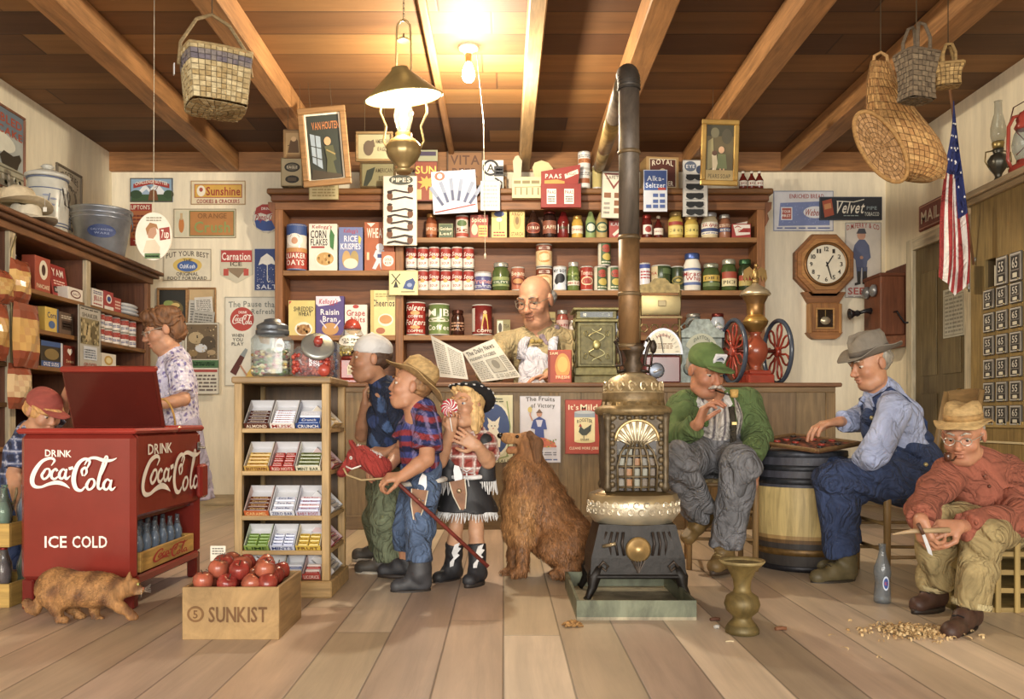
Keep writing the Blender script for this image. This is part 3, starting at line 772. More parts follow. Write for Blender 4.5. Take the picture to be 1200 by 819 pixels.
for r, row in enumerate(rows):
 n = len(row); w = .345/n
 for c, (bc, bars, txt, nb, tc, grid, lb) in enumerate(row):
  x = -.9875-.1725+w*(c+.5)
  candy_box(w-.006, .15 if r < 3 else .12, .04, bc, bars, txt, nb, lb, (x, 3.8+.02, TIER[r]+.0), 0, .68 if r < 4 else .5, tc, grid)
for r, (bc, lb) in enumerate((('c8a44c', 'yellow'), ('b03a34', 'red'), ('c4c8d0', 'silver'), ('a83248', 'crimson'), ('b0a8a4', 'grey'))):
 candy_box(.2, .11, .04, bc, [mixc(bc, 'fff', .3), bc], 'SWEETS', 3, '%s carton of sweets facing out of the right side of the candy rack' % lb, (-.783-.01, 4.0, TIER[r]), PI/2, .7)
# ---------------- apple crate
crate('apple_crate', .35, .34, .19, 'a58350', None, 'weathered wooden apple crate with faded stencil, full of red apples', 'crate', (-.985, 3.25, 0), .0, mt='rough_wood')
ac = [o for o in COL.objects if o.name.startswith('apple_crate')][0]
m = M(); a = Art(0, 0, 100, 55); a.ell(13, 28, 9, 9, '7a5428'); a.ell(13, 28, 6.5, 6.5, 'a07c48'); a.text('5', 13, 28, 5, 9, '6e4820'); a.text('SUNKIST', 58, 28, 62, 17, '6e4a24'); a.flat(m, .34, .18, -.1715, .005, 'rough_wood'); m.build('stencil', ac)
def apple(seed):
 r = random.Random(seed); m = M()
 m.lathe([(.001, .014), (.012, .006), (.024, .0), (.034, .012), (.040, .034), (.036, .054), (.024, .066), (.011, .066), (.001, .058)], mixc('8e241e', 'c88858', r.random()*.3), 'apple', 16, wob=lambda a, z: 1+.03*math.cos(5*a)*(z > .04))
 o = m.build('apple'); m = M(); m.tube([(0, 0, .057), (.003, 0, .068), (.008, 0, .078)], .0022, '4a3018', 'woodz', 5); m.build('stem', o)
 return o
protos = [apple(i) for i in range(4)]; used = set(); r_ = random.Random(11)
k = 0
rowz = ['front', 'second', 'third', 'fourth', 'back']
for lay, (nx, ny, z) in enumerate(((4, 4, .115), (4, 4, .165), (3, 3, .21))):
 for j in range(ny):
  for i in range(nx):
   if lay == 0 : continue
   x = -.985+(i-(nx-1)/2)*.078+r_.uniform(-.004, .004); y = 3.25+(j-(ny-1)/2)*.077+r_.uniform(-.004, .004)
   q = k % 4; o = protos[q] if q not in used else clone(protos[q], (0, 0, 0)); used.add(q)
   o.location = (x, y, z+r_.uniform(-.004, .006)); o.rotation_euler = (r_.uniform(-.6, .6), r_.uniform(-.6, .6), r_.uniform(0, 6)); o.scale = (.95,)*3; k += 1
   for kk, v in tg('red apple in the crate, %s from left in the %s row of the %s layer' % (ORD[i], rowz[j], ('bottom', 'lower', 'topmost')[lay]), 'apple', 'apples in the crate').items(): o[kk] = v
m = M(); m.box(-.003, .003, -.003, .003, 0, .12, 'a89068', 'woodz'); o = m.build('price_sign', None, (-1.13, 3.385, .15), **tg('small white handwritten price card on a stick in the apple crate', 'price sign'))
m = M(); m.box(-.03, .03, -.008, -.004, .085, .145, 'dcd6c4', 'print'); Art(0, 0, 100, 100).do('q 12 10 88 60 3 6a6458;t 60 78 40 24 4a443c 5c').flat(m, .06, .06, -.0085, .085); m.build('card', o)
# ---------------- parlour stove in its ash tray
m = M(); TX0, TX1, TY0, TY1 = .29, .765, 3.38, 4.02
m.box(0, TX1-TX0, 0, TY1-TY0, 0, .012, '8a8068', 'rust')
GN = '606450'
m.box(0, TX1-TX0, 0, .012, .012, .078, GN, 'rust'); m.box(0, TX1-TX0, TY1-TY0-.012, TY1-TY0, .012, .078, GN, 'rust')
m.box(0, .012, .012, TY1-TY0-.012, .012, .078, GN, 'rust'); m.box(TX1-TX0-.012, TX1-TX0, .012, TY1-TY0-.012, .012, .078, GN, 'rust')
m.build('ash_tray', None, (TX0, TY0, 0), **tg('shallow mottled green metal tray under the parlour stove', 'stove tray'))
root = empty('parlour_stove', (.577, 3.8, .012), **tg('ornate cast-iron parlour stove with a nickel skirt and a tall stovepipe', 'stove'))
IR, BR, NK = '1e1915', '7a6038', 'b8a888'
m = M();
def taper(m, hw0, hd0, z0, hw1, hd1, z1, col, mt): m.convex([(-hw0,-hd0,z0),(-hw0,hd0,z0),(hw0,hd0,z0),(hw0,-hd0,z0),(-hw1,-hd1,z1),(-hw1,hd1,z1),(hw1,hd1,z1),(hw1,-hd1,z1)], [(0,1,2,3),(4,5,6,7),(0,1,5,4),(1,2,6,5),(2,3,7,6),(3,0,4,7)], col, mt)
taper(m, .205, .15, .115, .2, .145, .19, IR, 'castiron'); taper(m, .2, .145, .19, .165, .125, .33, IR, 'castiron'); m.box(-.21, .21, -.155, .155, .1, .12, IR, 'castiron', .006)
for s_ in (-1, 1):
 for k in range(4): m.tube([(s_*(.06+.028*k), -.15+.006*k, .2), (s_*(.07+.026*k), -.148+.006*k, .25), (s_*(.062+.024*k), -.142+.005*k, .3)], .006, '3a302a', 'castiron', 6)
 m.tube([(s_*.17, -.15, .15), (s_*.15, -.155, .175), (s_*.13, -.155, .155), (s_*.14, -.155, .135), (s_*.155, -.155, .15)], .006, '4a3e34', 'castiron', 6)
for k in range(5): m.tube([(0, -.153, .125), ((k-2)*.014, -.153, .18)], .0035, '4a3e34', 'castiron', 5)
m.build('firebox', root)
for sx in (-1, 1):
 for sy in (-1, 1):
  m = M(); m.tube([(sx*.165, sy*.115, .15), (sx*.19, sy*.13, .1), (sx*.195, sy*.135, .06), (sx*.215, sy*.145, .02), (sx*.222, sy*.15, .012)], [.035, .03, .02, .014, .016], IR, 'castiron', 10); m.build('leg', root)
m = M(); m.T = Matrix.Translation((0, -.145, .225)) @ Matrix.Rotation(PI/2, 4, 'X'); m.lathe([(.001, -.01), (.052, -.01), (.055, .004), (.045, .012), (.03, .014), (.022, .026), (.001, .03)], 'b8965a', 'metal', 24); m.build('damper_knob', root)
m = M(); m.tube([(-.15, -.15, .24), (-.115, -.17, .25), (-.1, -.172, .255)], .008, 'a89470', 'metal', 8); m.build('latch_handle', root)
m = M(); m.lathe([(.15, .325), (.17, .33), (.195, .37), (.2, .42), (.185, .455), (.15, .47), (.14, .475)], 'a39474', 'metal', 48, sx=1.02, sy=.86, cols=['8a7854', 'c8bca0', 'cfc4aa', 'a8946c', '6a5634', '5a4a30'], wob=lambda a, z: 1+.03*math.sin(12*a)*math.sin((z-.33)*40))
for k in range(28):
 a_ = PI+PI*(k+.5)/28; cx, cy = .204*math.cos(a_), .172*math.sin(a_); r_ = .012
 m.tube([(cx+r_*math.cos(t)*math.sin(-a_), cy+r_*math.cos(t)*math.cos(a_), .385+.03*(k % 2)+r_*math.sin(t)) for t in [x*.9 for x in range(7)]], .0035, 'ddd2ba', 'metal', 5)
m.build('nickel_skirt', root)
m = M(); m.box(-.135, .135, -.1, .115, .47, .8, '4e4232', 'castiron')     # body shell: front opening is in front of it
for sx in (-1, 1):
 for sy in (-1, 1): m.lathe([(.014, .47), (.02, .49), (.013, .51), (.016, .6), (.013, .7), (.018, .78), (.022, .81)], '5a4c36', 'castiron', 10, (sx*.125, sy*.105+.005, 0))
 for k in range(9): m.sph((sx*.105, -.108, .5+k*.036), (.012, .008, .014), '6b5a3e', 'castiron', 8, 6)
for k in range(7): m.sph(((k-3)*.033, -.108, .79), (.013, .008, .01), '6b5a3e', 'castiron', 8, 6)
m.build('barrel', root)
m = M()        # arched window: shell fan above a grid of mica panes
m.box(-.085, .085, -.104, -.1, .475, .69, '2a1c12', 'gloss')
fan = [(-.088+.176*0, .0)]
pts = [(.088*math.cos(t), .69+.085*math.sin(t)) for t in np.linspace(0, PI, 17)]
m.prism(pts, -.112, -.1, 'b8a684', 'metal')
for k in range(9):
 t = PI*(k+.5)/9; m.tube([(.02*math.cos(t), -.114, .665+.012*math.sin(t)), (.086*math.cos(t), -.12, .69+.083*math.sin(t))], [.003, .008], 'd6c8a8', 'metal', 6)
m.tube([(.093*math.cos(t), -.115, .69+.09*math.sin(t)) for t in np.linspace(-.0, PI, 17)], .007, 'c4a870', 'metal', 6)
m.build('window_fan', root)
m = M()
for i in range(6):
 x = (i-2.5)*.033; m.tube([(x, -.118, .475), (x*1.05, -.128, .58), (x*.85, -.124, .64), (x*.4, -.112, .69)], .005, '6c5c40', 'castiron', 6)
for z, w, y in ((.49, .085, -.12), (.535, .09, -.126), (.58, .09, -.13), (.625, .083, -.126), (.66, .06, -.12)): m.tube([(-w, y+.01, z), (0, y, z), (w, y+.01, z)], .005, '6c5c40', 'castiron', 6)
m.build('window_grate', root)
rr_ = random.Random(4); m = M()
for i in range(5):
 for z in (.5, .545, .59, .63): m.box((i-2)*.033-.013, (i-2)*.033+.013, -.108, -.105, z-.008, z+.024, rr_.choice(['8a8878', '7a7468', '6a5a48', 'a06a34', '50402c', '605c50']), 'gloss')  # the orange tone puts the fire's glow into the pane colour
m.build('mica_pane', root)
m = M(); m.lathe([(.13, .8), (.165, .805), (.172, .82), (.165, .835), (.14, .845), (.138, .86)], '8a744c', 'castiron', 40); m.build('rim', root)
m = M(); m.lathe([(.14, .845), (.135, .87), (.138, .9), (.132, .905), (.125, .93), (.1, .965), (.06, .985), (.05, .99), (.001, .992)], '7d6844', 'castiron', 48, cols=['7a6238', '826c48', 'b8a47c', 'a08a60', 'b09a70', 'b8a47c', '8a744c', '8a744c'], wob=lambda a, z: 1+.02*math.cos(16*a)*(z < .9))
for k in range(8):
 a_ = PI+PI*(k+.5)/8; cx, cy, r_ = .13*math.cos(a_), .13*math.sin(a_), .018
 m.tube([(cx+r_*(1-t*.09)*math.cos(t)*math.sin(-a_), cy+r_*math.cos(t)*math.cos(a_)+.0, .928+r_*math.sin(t)) for t in [x*.8 for x in range(8)]], .0045, 'd6c49c', 'metal', 5)
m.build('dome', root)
m = M(); m.lathe([(.05, .985), (.035, 1.0), (.045, 1.02), (.03, 1.05), (.042, 1.08), (.055, 1.1), (.04, 1.12)], '4c3c2a', 'castiron', 20)
for sx in (-1, 1): m.tube([(sx*.03, 0, 1.0), (sx*.07, 0, .995), (sx*.075, 0, 1.02), (sx*.05, 0, 1.025), (sx*.055, 0, 1.06), (sx*.065, 0, 1.1), (sx*.08, 0, 1.13), (sx*.072, 0, 1.145), (sx*.06, 0, 1.13)], .008, '3a2e24', 'castiron', 8)
m.build('finial', root)
m = M(); rp = .047
m.tube([(-.018, 0, 1.09), (-.018, 0, 1.6)], rp, '7a5a34', 'rust', 20); m.tube([(-.018, 0, 1.58), (-.018, 0, 2.02), (-.018, 0, 2.25)], rp*.97, '5c5248', 'rust', 20)
for z in (1.1, 1.33, 1.58, 1.96): m.lathe([(rp, z), (rp+.004, z+.004), (rp+.004, z+.014), (rp, z+.018)], '6a5638', 'rust', 20, (-.018, 0, 0))
arc = [(-.018, .07*(1-math.cos(t)), 2.25+.09*math.sin(t)) for t in np.linspace(0, 1.45, 8)]
m.tube(arc, rp*1.05, '3e3832', 'rust', 20)
for p in arc[:-1]: m.lathe([(rp*1.05, -.003), (rp*1.12, 0), (rp*1.05, .003)], '2e2a26', 'rust', 16, p)
e0 = Vector(arc[-1]); e1 = Vector((.29, 3.98, 2.30)); e1 = Vector((.86-.577, YB-.06-3.8, 2.235+.8))
m.tube([e0, e0+(e1-e0)*.3], rp, '6a5e4c', 'rust', 20); m.tube([e0+(e1-e0)*.28, e0+(e1-e0)*.62], rp*1.04, '8a7038', 'rust', 20); m.tube([e0+(e1-e0)*.6, e1], rp, '7c6840', 'rust', 20)
m.build('stovepipe', root)
# ---------------- barrel table, checkers
root = empty('barrel', (1.617, 4.63, 0), **tg('wooden barrel with a yellow middle and dark iron hoops, used as a games table', 'barrel'))
bp = [(.225, 0), (.232, .03), (.25, .12), (.262, .22), (.266, .32), (.262, .42), (.25, .52), (.232, .6), (.226, .625)]
def brf(z):
 for (r0, z0), (r1, z1) in zip(bp, bp[1:]):
  if z0 <= z <= z1: return r0+(r1-r0)*(z-z0)/(z1-z0)
 return .23
zs = [0, .03, .08, .12, .15, .17, .19, .25, .32, .38, .44, .455, .5, .55, .6, .625]
def stc(z): return '3a3430' if z < .15 else ('6a4c24' if z < .17 else ('a88448' if z < .19 else ('c8ad68' if z < .44 else '40404a')))
m = M(); m.lathe([(brf(z), z) for z in zs]+[(.001, .615)], 'caa868', 'woodz', 60, cols=[stc((a+b)/2) for a, b in zip(zs, zs[1:])]+['7a6038'], wob=lambda a, z: 1-.006*(abs(((a/(2*PI)*20) % 1)-.5) > .42)); m.build('staves', root)
for z0, z1, c in ((.0, .03, '28262a'), (.085, .12, '6e5020'), (.455, .49, '2c2e34'), (.525, .555, '2c2e34'), (.595, .628, '383a42')):
 m = M(); m.lathe([(brf(z0)+.001, z0), (brf(z0)+.005, z0+.002), (brf(z1)+.005, z1-.002), (brf(z1)+.001, z1)], c, 'castiron', 60); m.build('hoop', root)
root = empty('checkers_board', (1.615, 4.56, .66), .62, **tg('square wooden checkers board with raised edge lying on the barrel', 'game board')); TB = Matrix.Rotation(.0, 4, 'X')
root.rotation_euler = (.13, 0, 0)
RB = Matrix.Rotation(.66, 4, 'Z'); hb = .205
m = M(RB); m.box(-hb, hb, -hb, hb, 0, .01, '5a3018', 'woodx')
for i in range(8):
 for j in range(8): m.box(-.168+i*.042, -.168+(i+1)*.042, -.168+j*.042, -.168+(j+1)*.042, .01, .0112, '8a4422' if (i+j) % 2 else '3c2012', 'matte')
m.build('playing_surface', root)
m = M(RB)
for a in ((-hb, hb, -hb, -hb+.016), (-hb, hb, hb-.016, hb), (-hb, -hb+.016, -hb+.016, hb-.016), (hb-.016, hb, -hb+.016, hb-.016)): m.box(*a, .0, .022, '7a5a30', 'woodx', .003)
m.build('edge_frame', root)
rr_ = random.Random(8); pcs = []
for k, (i, j) in enumerate([(1, 0), (3, 1), (0, 3), (2, 4), (5, 2), (6, 4), (4, 5), (1, 6), (6, 7), (3, 6), (5, 0), (7, 2)]):
 c, nm_ = (('25201e', 'black'), ('a03020', 'red'))[k % 2]
 m = M(); m.lathe([(.016, 0), (.0175, .002), (.0175, .007), (.015, .009), (.012, .008), (.001, .008)], c, 'gloss', 18)
 p = Matrix.Rotation(.13, 4, 'X') @ RB @ Vector((-.147+i*.042, -.147+j*.042, .0115))
 o = m.build('checker_piece', None, (1.615+p.x, 4.56+p.y, .66+p.z), **tg('%s checker, %s of its colour counting from the left on the barrel board' % (nm_, ORD[0]), 'checker', 'checkers on the board')); o.rotation_euler = (.13, 0, 0); pcs.append((nm_, o))
for nm_ in ('black', 'red'):
 for q, o in enumerate(sorted([o for n_, o in pcs if n_ == nm_], key=lambda o: o.location.x)): o['label'] = '%s checker, %s of its colour counting from the left on the barrel board' % (nm_, ORD[q])
# ---------------- spittoon, floor litter, bottle
m = M(); m.lathe([(.055, 0), (.062, .004), (.062, .018), (.052, .035), (.034, .055), (.036, .065), (.058, .085), (.066, .11), (.058, .138), (.034, .155), (.03, .17), (.034, .2), (.05, .235), (.078, .262), (.084, .27), (.082, .274), (.072, .262), (.044, .236), (.026, .2), (.024, .16), (.001, .158)], '8a7440', 'rust', 36, cols=['5c4e28']*3+['6c5a2c']*6+['7c6834']*4+['a08e5c']*3+['5a4c2c']*4)
m.build('spittoon', None, (.888, 3.175, 0), **tg('tall tarnished brass spittoon on the floor in front of the barrel', 'spittoon'))
for i, (px, py, l, c, lb) in enumerate(((838, 728, .04, '5a3420', 'crumpled brown cigar butt left of the spittoon'), (840, 737, .018, 'b0aca4', 'grey ash lump left of the spittoon'), (915, 739, .045, '7a4a28', 'brown cigar stub with ash end right of the spittoon'), (855, 752, .03, 'd8c8a0', 'spent match on the floor below the spittoon'))):
 D = FD(py); rr = .008 if i != 3 else .002
 m = M(); m.tube([(-l/2, 0, rr), (l*.1, .004, rr*1.1), (l/2, -.003, rr)], [rr*.8, rr, rr*.8], c, 'matte', 8); m.build(('cigar_butt', 'ash_lump', 'cigar_butt', 'matchstick')[i], None, ((px-590)*D/1000, D, 0), .2, **tg(lb, ('cigar', 'ash', 'cigar', 'match')[i]))
m = M(); rr_ = random.Random(2)
for k in range(14):
 a_ = rr_.uniform(0, 6); m.tube([(.0+.02*math.cos(a_)+rr_.uniform(-.03, .03), .02*math.sin(a_), .004), (rr_.uniform(-.03, .03), rr_.uniform(-.02, .02), .018), (rr_.uniform(-.04, .04), rr_.uniform(-.02, .02), .006)], .004, 'a87c40', 'cloth', 5, sq=2)
m.build('wood_shavings_curl', None, (.262, 3.28, 0), **tg('small curled brown scrap on the floor left of the stove tray', 'scrap'))
b = bottle(.255, 'c8d4e0', liquid=None, lab='e 50 50 12 40 c8d0e0;e 50 50 9 30 2c4a90;t 50 50 10 20 c03028 RC').build('soda_bottle', None, P(1034, 706, FD(706)), **tg('tall clear empty soda bottle standing on the floor beside the chair leg', 'bottle'))
def shavings(name, cx, cy, rx, ry, n, seed, **t):
 m = M(); r = random.Random(seed)
 for i in range(n):
  a_ = r.uniform(0, 2*PI); q = abs(r.gauss(0, .5)); q = min(q, 1.3)
  x, y = q*rx*math.cos(a_), q*ry*math.sin(a_); z0 = max(0, .02*(1-q))*r.random(); h = r.uniform(.004, .011); l = r.uniform(.012, .03); w = r.uniform(.005, .01)
  T = Matrix.Translation((x, y, z0+.001)) @ Matrix.Rotation(r.uniform(0, 6.3), 4, 'Z') @ Matrix.Rotation(r.uniform(-.4, .4), 4, 'X'); m.T = T
  cc = mixc('dcbf88', 'a8824c', r.random()); K = 5; vs = []
  for k in range(K+1):
   t_ = PI*(k/K)*1.2; vs += [(-l/2*math.cos(t_), -w/2, h*math.sin(t_)+.002), (-l/2*math.cos(t_), w/2, h*math.sin(t_)+.002)]
  m.add(vs, [(2*k, 2*k+1, 2*k+3, 2*k+2) for k in range(K)], cc, 'matte', True)
 m.T = Matrix(); return m.build(name, None, (cx, cy, 0), **t)
p = P(1068, 742, FD(742))
shavings('wood_shavings', p.x-.0, p.y, .19, .13, 620, 3, kind='stuff', **tg('heap of pale curled wood shavings on the floor by the whittler', 'wood shavings'))
for i, (px, py) in enumerate(((990, 765), (975, 748), (1030, 778), (995, 728))):
 p = P(px, py, FD(py)); shavings('wood_shaving', p.x, p.y, .004, .004, 1, 20+i, **tg('stray wood shaving on the floorboards, %s from the left of the heap' % ORD[i], 'shaving', 'stray shavings'))
INK = '3a3430'
def card(name, label, cat, x0, y0, x1, y1, bgc, art, D=7.838, th=.006, frame=None, tilt=0, group=None, mt='print', fmt='woodx', lean=0, fw=None, hang=0):
 """a flat sign, card or framed picture; art is drawn in the photo's own pixel grid over its face"""
 w = (x1-x0)*D/1000; h = (y1-y0)*D/1000; c = P((x0+x1)/2, y1, D)
 m = M()
 m.box(-w/2, w/2, -th, 0, 0, h, bgc, mt, .0015)
 a = Art(x0, y0, x1, y1); a.do(art); a.flat(m, w, h, -th-.0006)
 o = m.build(name, None, c, **tg(label, cat, group))
 if frame:
  f = fw or .03; m = M()
  for q in ((-w/2-f, w/2+f, -f, 0), (-w/2-f, w/2+f, h, h+f), (-w/2-f, -w/2, 0, h), (w/2, w/2+f, 0, h)): m.box(q[0], q[1], -th-.018, -.001, q[2], q[3], frame, fmt, .006)
  m.build('frame', o)
 if tilt or lean: o.rotation_euler = (lean, tilt, 0)
 if hang:
  m = M()
  for x in (-w*.3, w*.3): m.tube([(x, -.004, h), (x, -.004, CZ-c.z-.002)], .002, '6a5a40', 'metal', 4)
  m.build('hanging_wire', o)
 return o
S = 'sign'
card('enamel_sign', 'small landscape butter sign of a deer before snowy mountains, top left of the back wall', S, 153, 209, 203, 237, '8fb0cc', 'r 154 226 202 236 3c5a34;p e8ecf0 160 228 170 216 176 222 184 214 196 228;p 9ab4d0 165 228 172 222 178 228;e 160 228 7 5 2e4a2c;e 198 228 6 5 35502e;p 7a4a24 174 235 176 224 180 222 184 224 186 235;l .8 7a4a24 177 223 174 218 178 220;l .8 7a4a24 183 223 186 218 182 220;p a82c20 157 216 178 211 199 216 199 221 178 216 157 221;A 178 216 38 4 3 f4e8d8 CHALLENGE BUTTER;b 153 209 203 237 1 5a4a38', fw=.01)
card('tin_sign', 'narrow orange and red tea sign on the back wall above the bucket', S, 153, 239, 178, 288, 'b0622c', 'r 153 239 178 247 a02a20;t 165 243 22 5 f0e2c8 LIPTON\'S;r 153 279 178 288 a02a20;q 156 251 175 277 6 7a3018;t 165 284 16 5 f0e2c8 TEA')
card('enamel_sign', 'cream biscuit sign with a yellow panel at the top of the back wall', S, 224, 212, 288, 240, 'e2d4b0', 'r 228 216 284 232 d8a830;b 228 216 284 232 .8 a03020;e 236 224 5 6.5 f0e6d0;e 236 222.5 2.2 2.5 b04a38;t 262 224 40 10 a02820 Sunshine;t 256 236 50 4.5 a02820 COOKIES & CRACKERS;b 224 212 288 240 1 b08a5a')
card('enamel_sign', 'orange drink sign with green lettering and a bottle panel at its left', S, 204, 245, 277, 279, 'ddd2b4', 'r 206 247 220 277 d2ccaf;r 222 247 275 277 b87a34;b 222 247 275 277 1.2 6f7a4a;e 213 264 3.2 9 c87828;r 211.6 250 214.4 258 c8a878;t 249 253 34 6 8a5a24 ORANGE;t 249 266 42 13 8a9a50 Crush;b 204 245 277 279 .8 8a7a5a')
m = M(); m.T = Matrix.Rotation(PI/2, 4, 'X')
cp = [(.125 * (1+.045*math.cos(24*a)), 0) for a in [0]]
m.lathe([(.13, -.01), (.132, .0), (.12, .014), (.001, .016)], 'e4ddd0', 'gloss', 72, wob=lambda a, z: 1+(.035*math.cos(21*a) if z < .01 else 0)); m.T = Matrix()
a = Art(297, 237, 329, 275); a.do('p a82a24 299 252 301 244 308 240 318 240 325 244 327 252 320 250 313 252 306 250;p 2c4c92 299 259 306 257 313 260 320 257 327 259 325 267 318 271 308 271 301 267;i 313 255 27 8 a82a24 Pepsi-Cola;t 313 245 12 3 f0e4d8 DRINK'); a.flat(m, .25, .298, -.0175, -.149)
m.build('bottle_cap_sign', None, P(313, 256, 7.828), **tg('round crimped bottle-cap sign in red, white and blue on the back wall', 'sign'))
card('enamel_sign', 'cream overall sign with a yellow and blue oval in its centre', S, 192, 292, 248, 329, 'dad0b6', 'A 220 300 50 6 3 5a4c3c PUT YOUR BEST;e 220 311 17 9 d2b24c;e 220 312 12 6.5 3e62a4;t 220 312 18 5 e8ecf2 OshKosh;t 220 305 10 3 4a4030 THE;A 220 321 26 4 0 5a4c3c ORIGINAL;t 220 326 46 4 5a4c3c FOOT FORWARD;b 192 292 248 329 .8 9a8a70')
m = M(); w, h = .3, .31; pts = [(-.15, .31), (-.15, .08), (0, 0), (.15, .08), (.15, .31)]
m.prism(pts, -.006, 0, 'c8c0a8', 'print'); a = Art(258, 292, 297, 332); a.do('r 259 293 296 307 b0302a;t 277 300 34 9 f2e8dc Carnation;t 277 309 14 5 4a3c2c ICE;p 8a7458 266 314 290 314 284 321 280 326 270 319;r 262 315 268 323 b84030;r 286 315 292 323 b84030'); a.flat(m, w, h, -.0065)
m.build('shield_sign', None, P(277.5, 332, 7.838), **tg('shield-shaped milk sign with a red banner on the back wall', 'sign'))
card('tin_sign', 'upright deep blue salt sign with a white umbrella', S, 298, 291, 328, 341, '27407f', 'p f0ecdf 303 311 306 302 313 297 320 302 324 311 318 309 313 311 308 309;l .9 f0ecdf 313.5 298 313.5 328;l .9 f0ecdf 313.5 328 315 331 317 329;d 302 313 325 332 40 .4 c8d0e8 e8e8f0;t 313 336 24 5 dfe4f0 SALT;b 298 291 328 341 .8 d8d4c4')
# notice board with clippings, calendar
card('picture_board', 'wood-framed dark still-life picture hanging behind the woman', 'picture', 187, 340, 218, 392, '2c2a22', 'e 202 362 13 10 6a5a2c;e 202 362 9 7 2e3020;e 198 356 6 4 8a9a4a;e 207 368 7 5 a8452e;e 206 358 5 3 d0b060;e 196 371 5 4 c8a868;p 3e5a30 190 380 200 374 210 380 215 390 190 390', frame='a87c48', fw=.02)
card('picture_board', 'empty wood-edged notice board behind the pinned clippings', 'board', 222, 339, 252, 450, 'c4a674', '', frame='a87c48', fw=.015)
card('wall_thermometer', 'white enamel thermometer strip behind the woman\'s collar', 'thermometer', 203, 374, 213, 406, 'dcdcdc', 'e 208 379 3 3 6a7488;l 1.2 8a8c94 208 382 208 403;q 204.5 386 206.5 402 6 555', D=7.83, mt='gloss')
for i, (x0, y0, x1, y1, t) in enumerate(((220, 352, 246, 385, .05), (229, 348, 250, 370, -.06), (223, 364, 248, 398, .12))):
 card('newspaper_clipping', ('grey clipping pinned at the left of the notice board', 'small upper clipping pinned across the notice board', 'long lower clipping curling off the notice board')[i], 'clipping', x0, y0, x1, y1, ('b8b4aa', 'cfcac0', 'a8a59c')[i], 'q %d %d %d %d 9 6a6860' % (x0+2, y0+3, x1-2, y1-3), D=7.80-.01*i, th=.002, tilt=t)
card('wall_calendar', 'wall calendar with a brown farm picture, green band and red-headed month grid', 'calendar', 217, 378, 257, 462, 'd8d2c0', 'r 219 380 255 421 6a5638;e 230 396 9 7 b09a70;e 244 402 9 8 4a3c26;e 236 408 7 5 c8ccd0;e 226 414 6 4 8a7040;e 248 413 5 3 a89068;d 220 382 254 420 40 .9 8a744c 3e3220 c0a878;r 217 422 257 431 3e6a3c;q 222 424 252 429 2 c8dcc0;r 219 433 255 436 a83a30;q 220 438 254 459 5 6a5c54;b 217 378 257 462 .6 7a705c', D=7.77, th=.004)
o = card('drink_poster', 'tall cream poster with a red script disc and a tilted bottle beside the shelf unit', 'poster', 264, 348, 330, 452, 'dcd8c8', 'A 297 357 58 7 1 7c8078 The Pause that;t 312 365 34 6 7c8078 Refreshes;e 284 374 14 14 b23424;t 285 366 10 3 f2e6dc DRINK;t 279 393 14 4 555048 WHEN;t 279 398 12 4 555048 YOU;t 279 403 14 4 555048 PLAY;p c89c5c 300 385 310 377 318 388 316 404 306 402;p d8b040 288 440 300 424 312 414 322 426 324 446 296 450;p 5a2418 270 436 282 416 287 419 277 440;p 8a9498 282 416 288 408 291 410 287 419;l 2 c08868 290 440 282 428;b 264 348 330 452 .8 a8a292')
a = Art(264, 348, 330, 452); script_logo(a, 272, 368, 297, 381, 'f4eae0', 9); m = M(); a.flat(m, 66*.007838, 104*.007838, -.0095); m.build('script_lettering', o)
# right part of the back wall
card('enamel_sign', 'blue and white bread sign partly covered by the dark tobacco sign', S, 906, 224, 976, 271, 'd4d4d8', 't 945 230 40 5 a84a48 ENRICHED BREAD;p 7484b8 914 238 966 236 972 240 972 264 912 265;d 914 238 970 262 60 .5 a4b0d4 8c9ac8;r 915 243 928 258 b4584c;b 915 243 928 258 1 e8e8ec;t 921 248 10 3 f0e8e0 YOUR;t 921 253 10 3 f0e8e0 FIRST;e 955 249 14 7 e4e4ea;i 953 249 22 8 a8483c Weber\'s;q 910 266 972 269 1 5c6ca4;b 906 224 976 271 .8 7a84a8')
card('enamel_sign', 'dark navy pipe tobacco sign with white script', S, 960, 231, 1033, 258, '20242e', 'p a84a2c 963 236 974 233 977 252 966 255;p c88850 965 240 973 238 974 244 966 246;i 994 243 34 14 e2dccc Velvet;l 1 e2dccc 980 236 1000 237 1012 234;t 1021 244 12 4 8a9aa0 PIPE;t 1021 251 17 4.5 c8ccc4 TOBACCO;q 988 252 1006 254 1 9aa;b 960 231 1033 258 .8 4a5060', D=7.824, th=.008)
card('seed_poster', 'seed poster of a standing boy in a blue suit', 'poster', 990, 261, 1032, 349, 'd2ccc4', 'A 1011 267 38 6 3 b04a40 D.M.FERRY & CO;e 1009 276 5 5.5 c09078;p 4a4c58 1003 274 1006 268 1013 268 1015 274;p 5a6488 1001 287 1006 281 1013 281 1018 288 1020 302 1016 306 1015 314 1003 314 1002 305 998 300;p 4c5678 1003 313 1009 313 1008 329 1004 329;p 4c5678 1010 313 1016 313 1015 329 1010 329;p 34302e 1004 318 1008 318 1008 333 1001 335 1001 332 1004 331;p 34302e 1011 318 1015 318 1016 331 1019 334 1010 333;e 1009 302 2 2 c09078;t 1011 341 36 8 b04a40 SEEDS;q 993 347 1029 348.5 1 888;b 990 261 1032 349 .7 9a9488')
